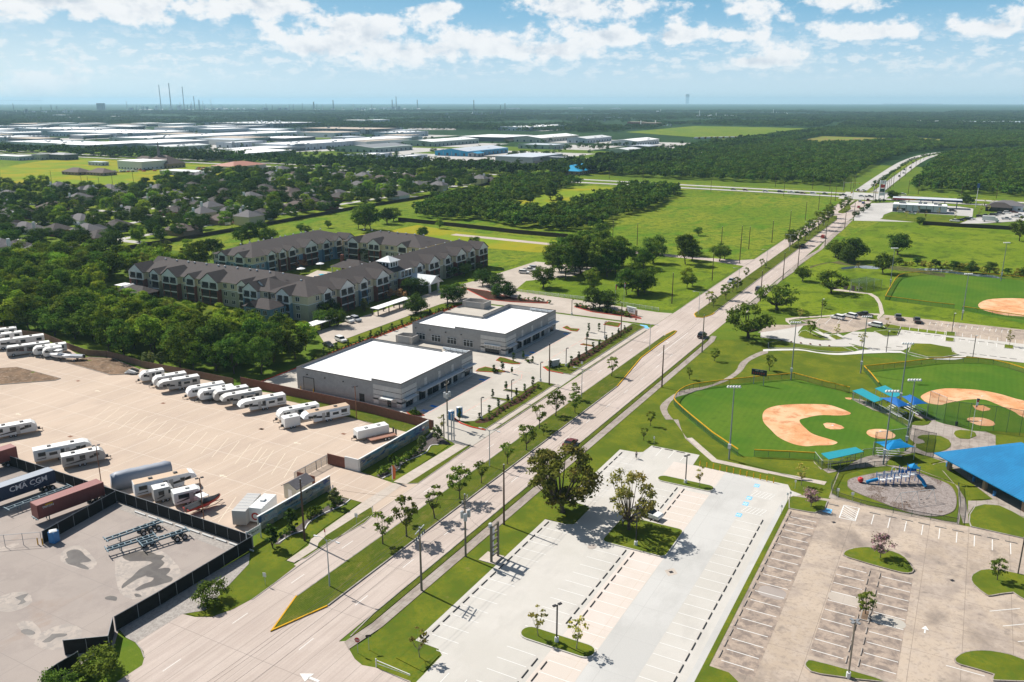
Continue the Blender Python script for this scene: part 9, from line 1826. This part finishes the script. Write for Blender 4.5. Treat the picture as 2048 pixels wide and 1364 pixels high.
o = plant('tank_farm', 'P', 203, 222, 10, 1, 4, 'blocky dark tower left of the refinery', 20); b = MB(); k = 4.6; b.prism([(-26,-20),(26,-20),(26,20),(-26,20)], 0, 60); b.build('tower_block', 'haze_steel', o)
p = g('P', 1374, 207.5); k = math.hypot(*p)/FPX; o = thing('office_tower', 'lone pale office tower on the right hand skyline', 'tower', *p, rz=YAW); MB().box(-3.2*k,-3*k,0,3.2*k,3*k,17*k).build('shaft', 'wall_grey', o); MB().box(-3.4*k,-3.2*k,17*k,3.4*k,3.2*k,17.6*k).build('crown', 'wall_pale', o)
for k_ in range(4): MB().box((-2.6+k_*1.5)*k,-3.06*k,.8*k,(-1.9+k_*1.5)*k,-3.0*k,16.5*k).build('glazing_strip', 'glass_blue', o)
for i, (x, y) in enumerate(((845,208),(1234,207.4),(1337,207.2),(1362,207.2),(1608,207.8),(1779,208),(1990,208))): p = g('P', x, y); k = math.hypot(*p)/FPX; o = thing('water_tower', 'pale water tower on the horizon, %s from the left' % nth(i), 'water tower', *p, group='water towers'); MB().tube((0,0,0),(0,0,2.6*k),.25*k).build('stem', 'wall_pale', o); MB().lathe([(.3*k,2.3*k),(1.1*k,2.8*k),(1.1*k,3.4*k),(.2*k,3.8*k)],0,0,10).build('tank', 'wall_pale', o)
for i in range(8):
 p = g('P', 6+i*10.5, 208); k = math.hypot(*p)/FPX; o = thing('port_crane', 'hazy container crane at the port on the left horizon, %s from the left' % nth(i), 'crane', *p, rz=YAW, group='port cranes')
 b = MB(); b.box(-1.8*k,-.3*k,0,-1.2*k,.3*k,5.4*k); b.box(1.2*k,-.3*k,0,1.8*k,.3*k,5.4*k); b.build('leg', 'wall_pale', o); MB().box(-4*k,-.3*k,5.4*k,6.5*k,.3*k,6.1*k).build('boom', 'wall_grey', o); MB().tube((0,0,6*k),(1.5*k,0,9.5*k),.25*k).build('mast', 'wall_pale', o)
for i, (x, dx, w) in enumerate(((515,345,3.2),(524,345,3.2),(551,347,3.2),(560,347,3.4))): stack('P', x, 252.5, 11, 3.4, 'white silo standing behind the warehouses, %s of four from the left' % nth(i), 'wall_white', 'silo')
sheet('bay', 'bay_water', [[survey(u, v) for u, v in ((100,206.2),(1010,205.2),(1010,204.7),(100,205.4))]], .5); sheet('lake', 'bay_water', [W('P 1918,247 2048,247.5 2200,248 2200,250.5 2048,250.5 1930,249')], 9.2)
# ---------------------------------------------------------------- haze (the air, on a day clear near by and blue far off)
def haze():
 b = MB(); b.box(-28000,-28000,-1,28000,28000,180)
 me = bpy.data.meshes.new('haze'); me.from_pydata(b.v, [], b.f)
 m = bpy.data.materials.new('haze_air'); m.use_nodes = True; t = m.node_tree; t.nodes.clear(); N, L, n = nodes(t)
 o = n('ShaderNodeOutputMaterial'); v = n('ShaderNodeVolumePrincipled', inp={'Density': HAZE_D, 'Anisotropy': .1}); v.inputs['Color'].default_value = (.52,.80,1,1)
 L.new(v.outputs[0], o.inputs['Volume']); me.materials.append(m)
 ob = bpy.data.objects.new('haze', me); C.objects.link(ob); ob['kind'] = 'stuff'
HAZE_D = 0.000058
haze()
scene.cycles.volume_bounces = 1
scene.cycles.max_bounces = 6
# repeats that only their place tells apart are counted from the left
by = {}
for o in C.objects:
 if o.parent is None and o.get('label'): by.setdefault(o['label'], []).append(o)
for lb, os_ in by.items():
 if 1 < len(os_) < 100 and 'wood behind' not in lb and len(lb.split()) < 12:
  os_.sort(key=lambda o: -math.atan2(o.location.y, o.location.x))
  for i, o in enumerate(os_): o['label'] = lb+', %s from the left' % nth(i)
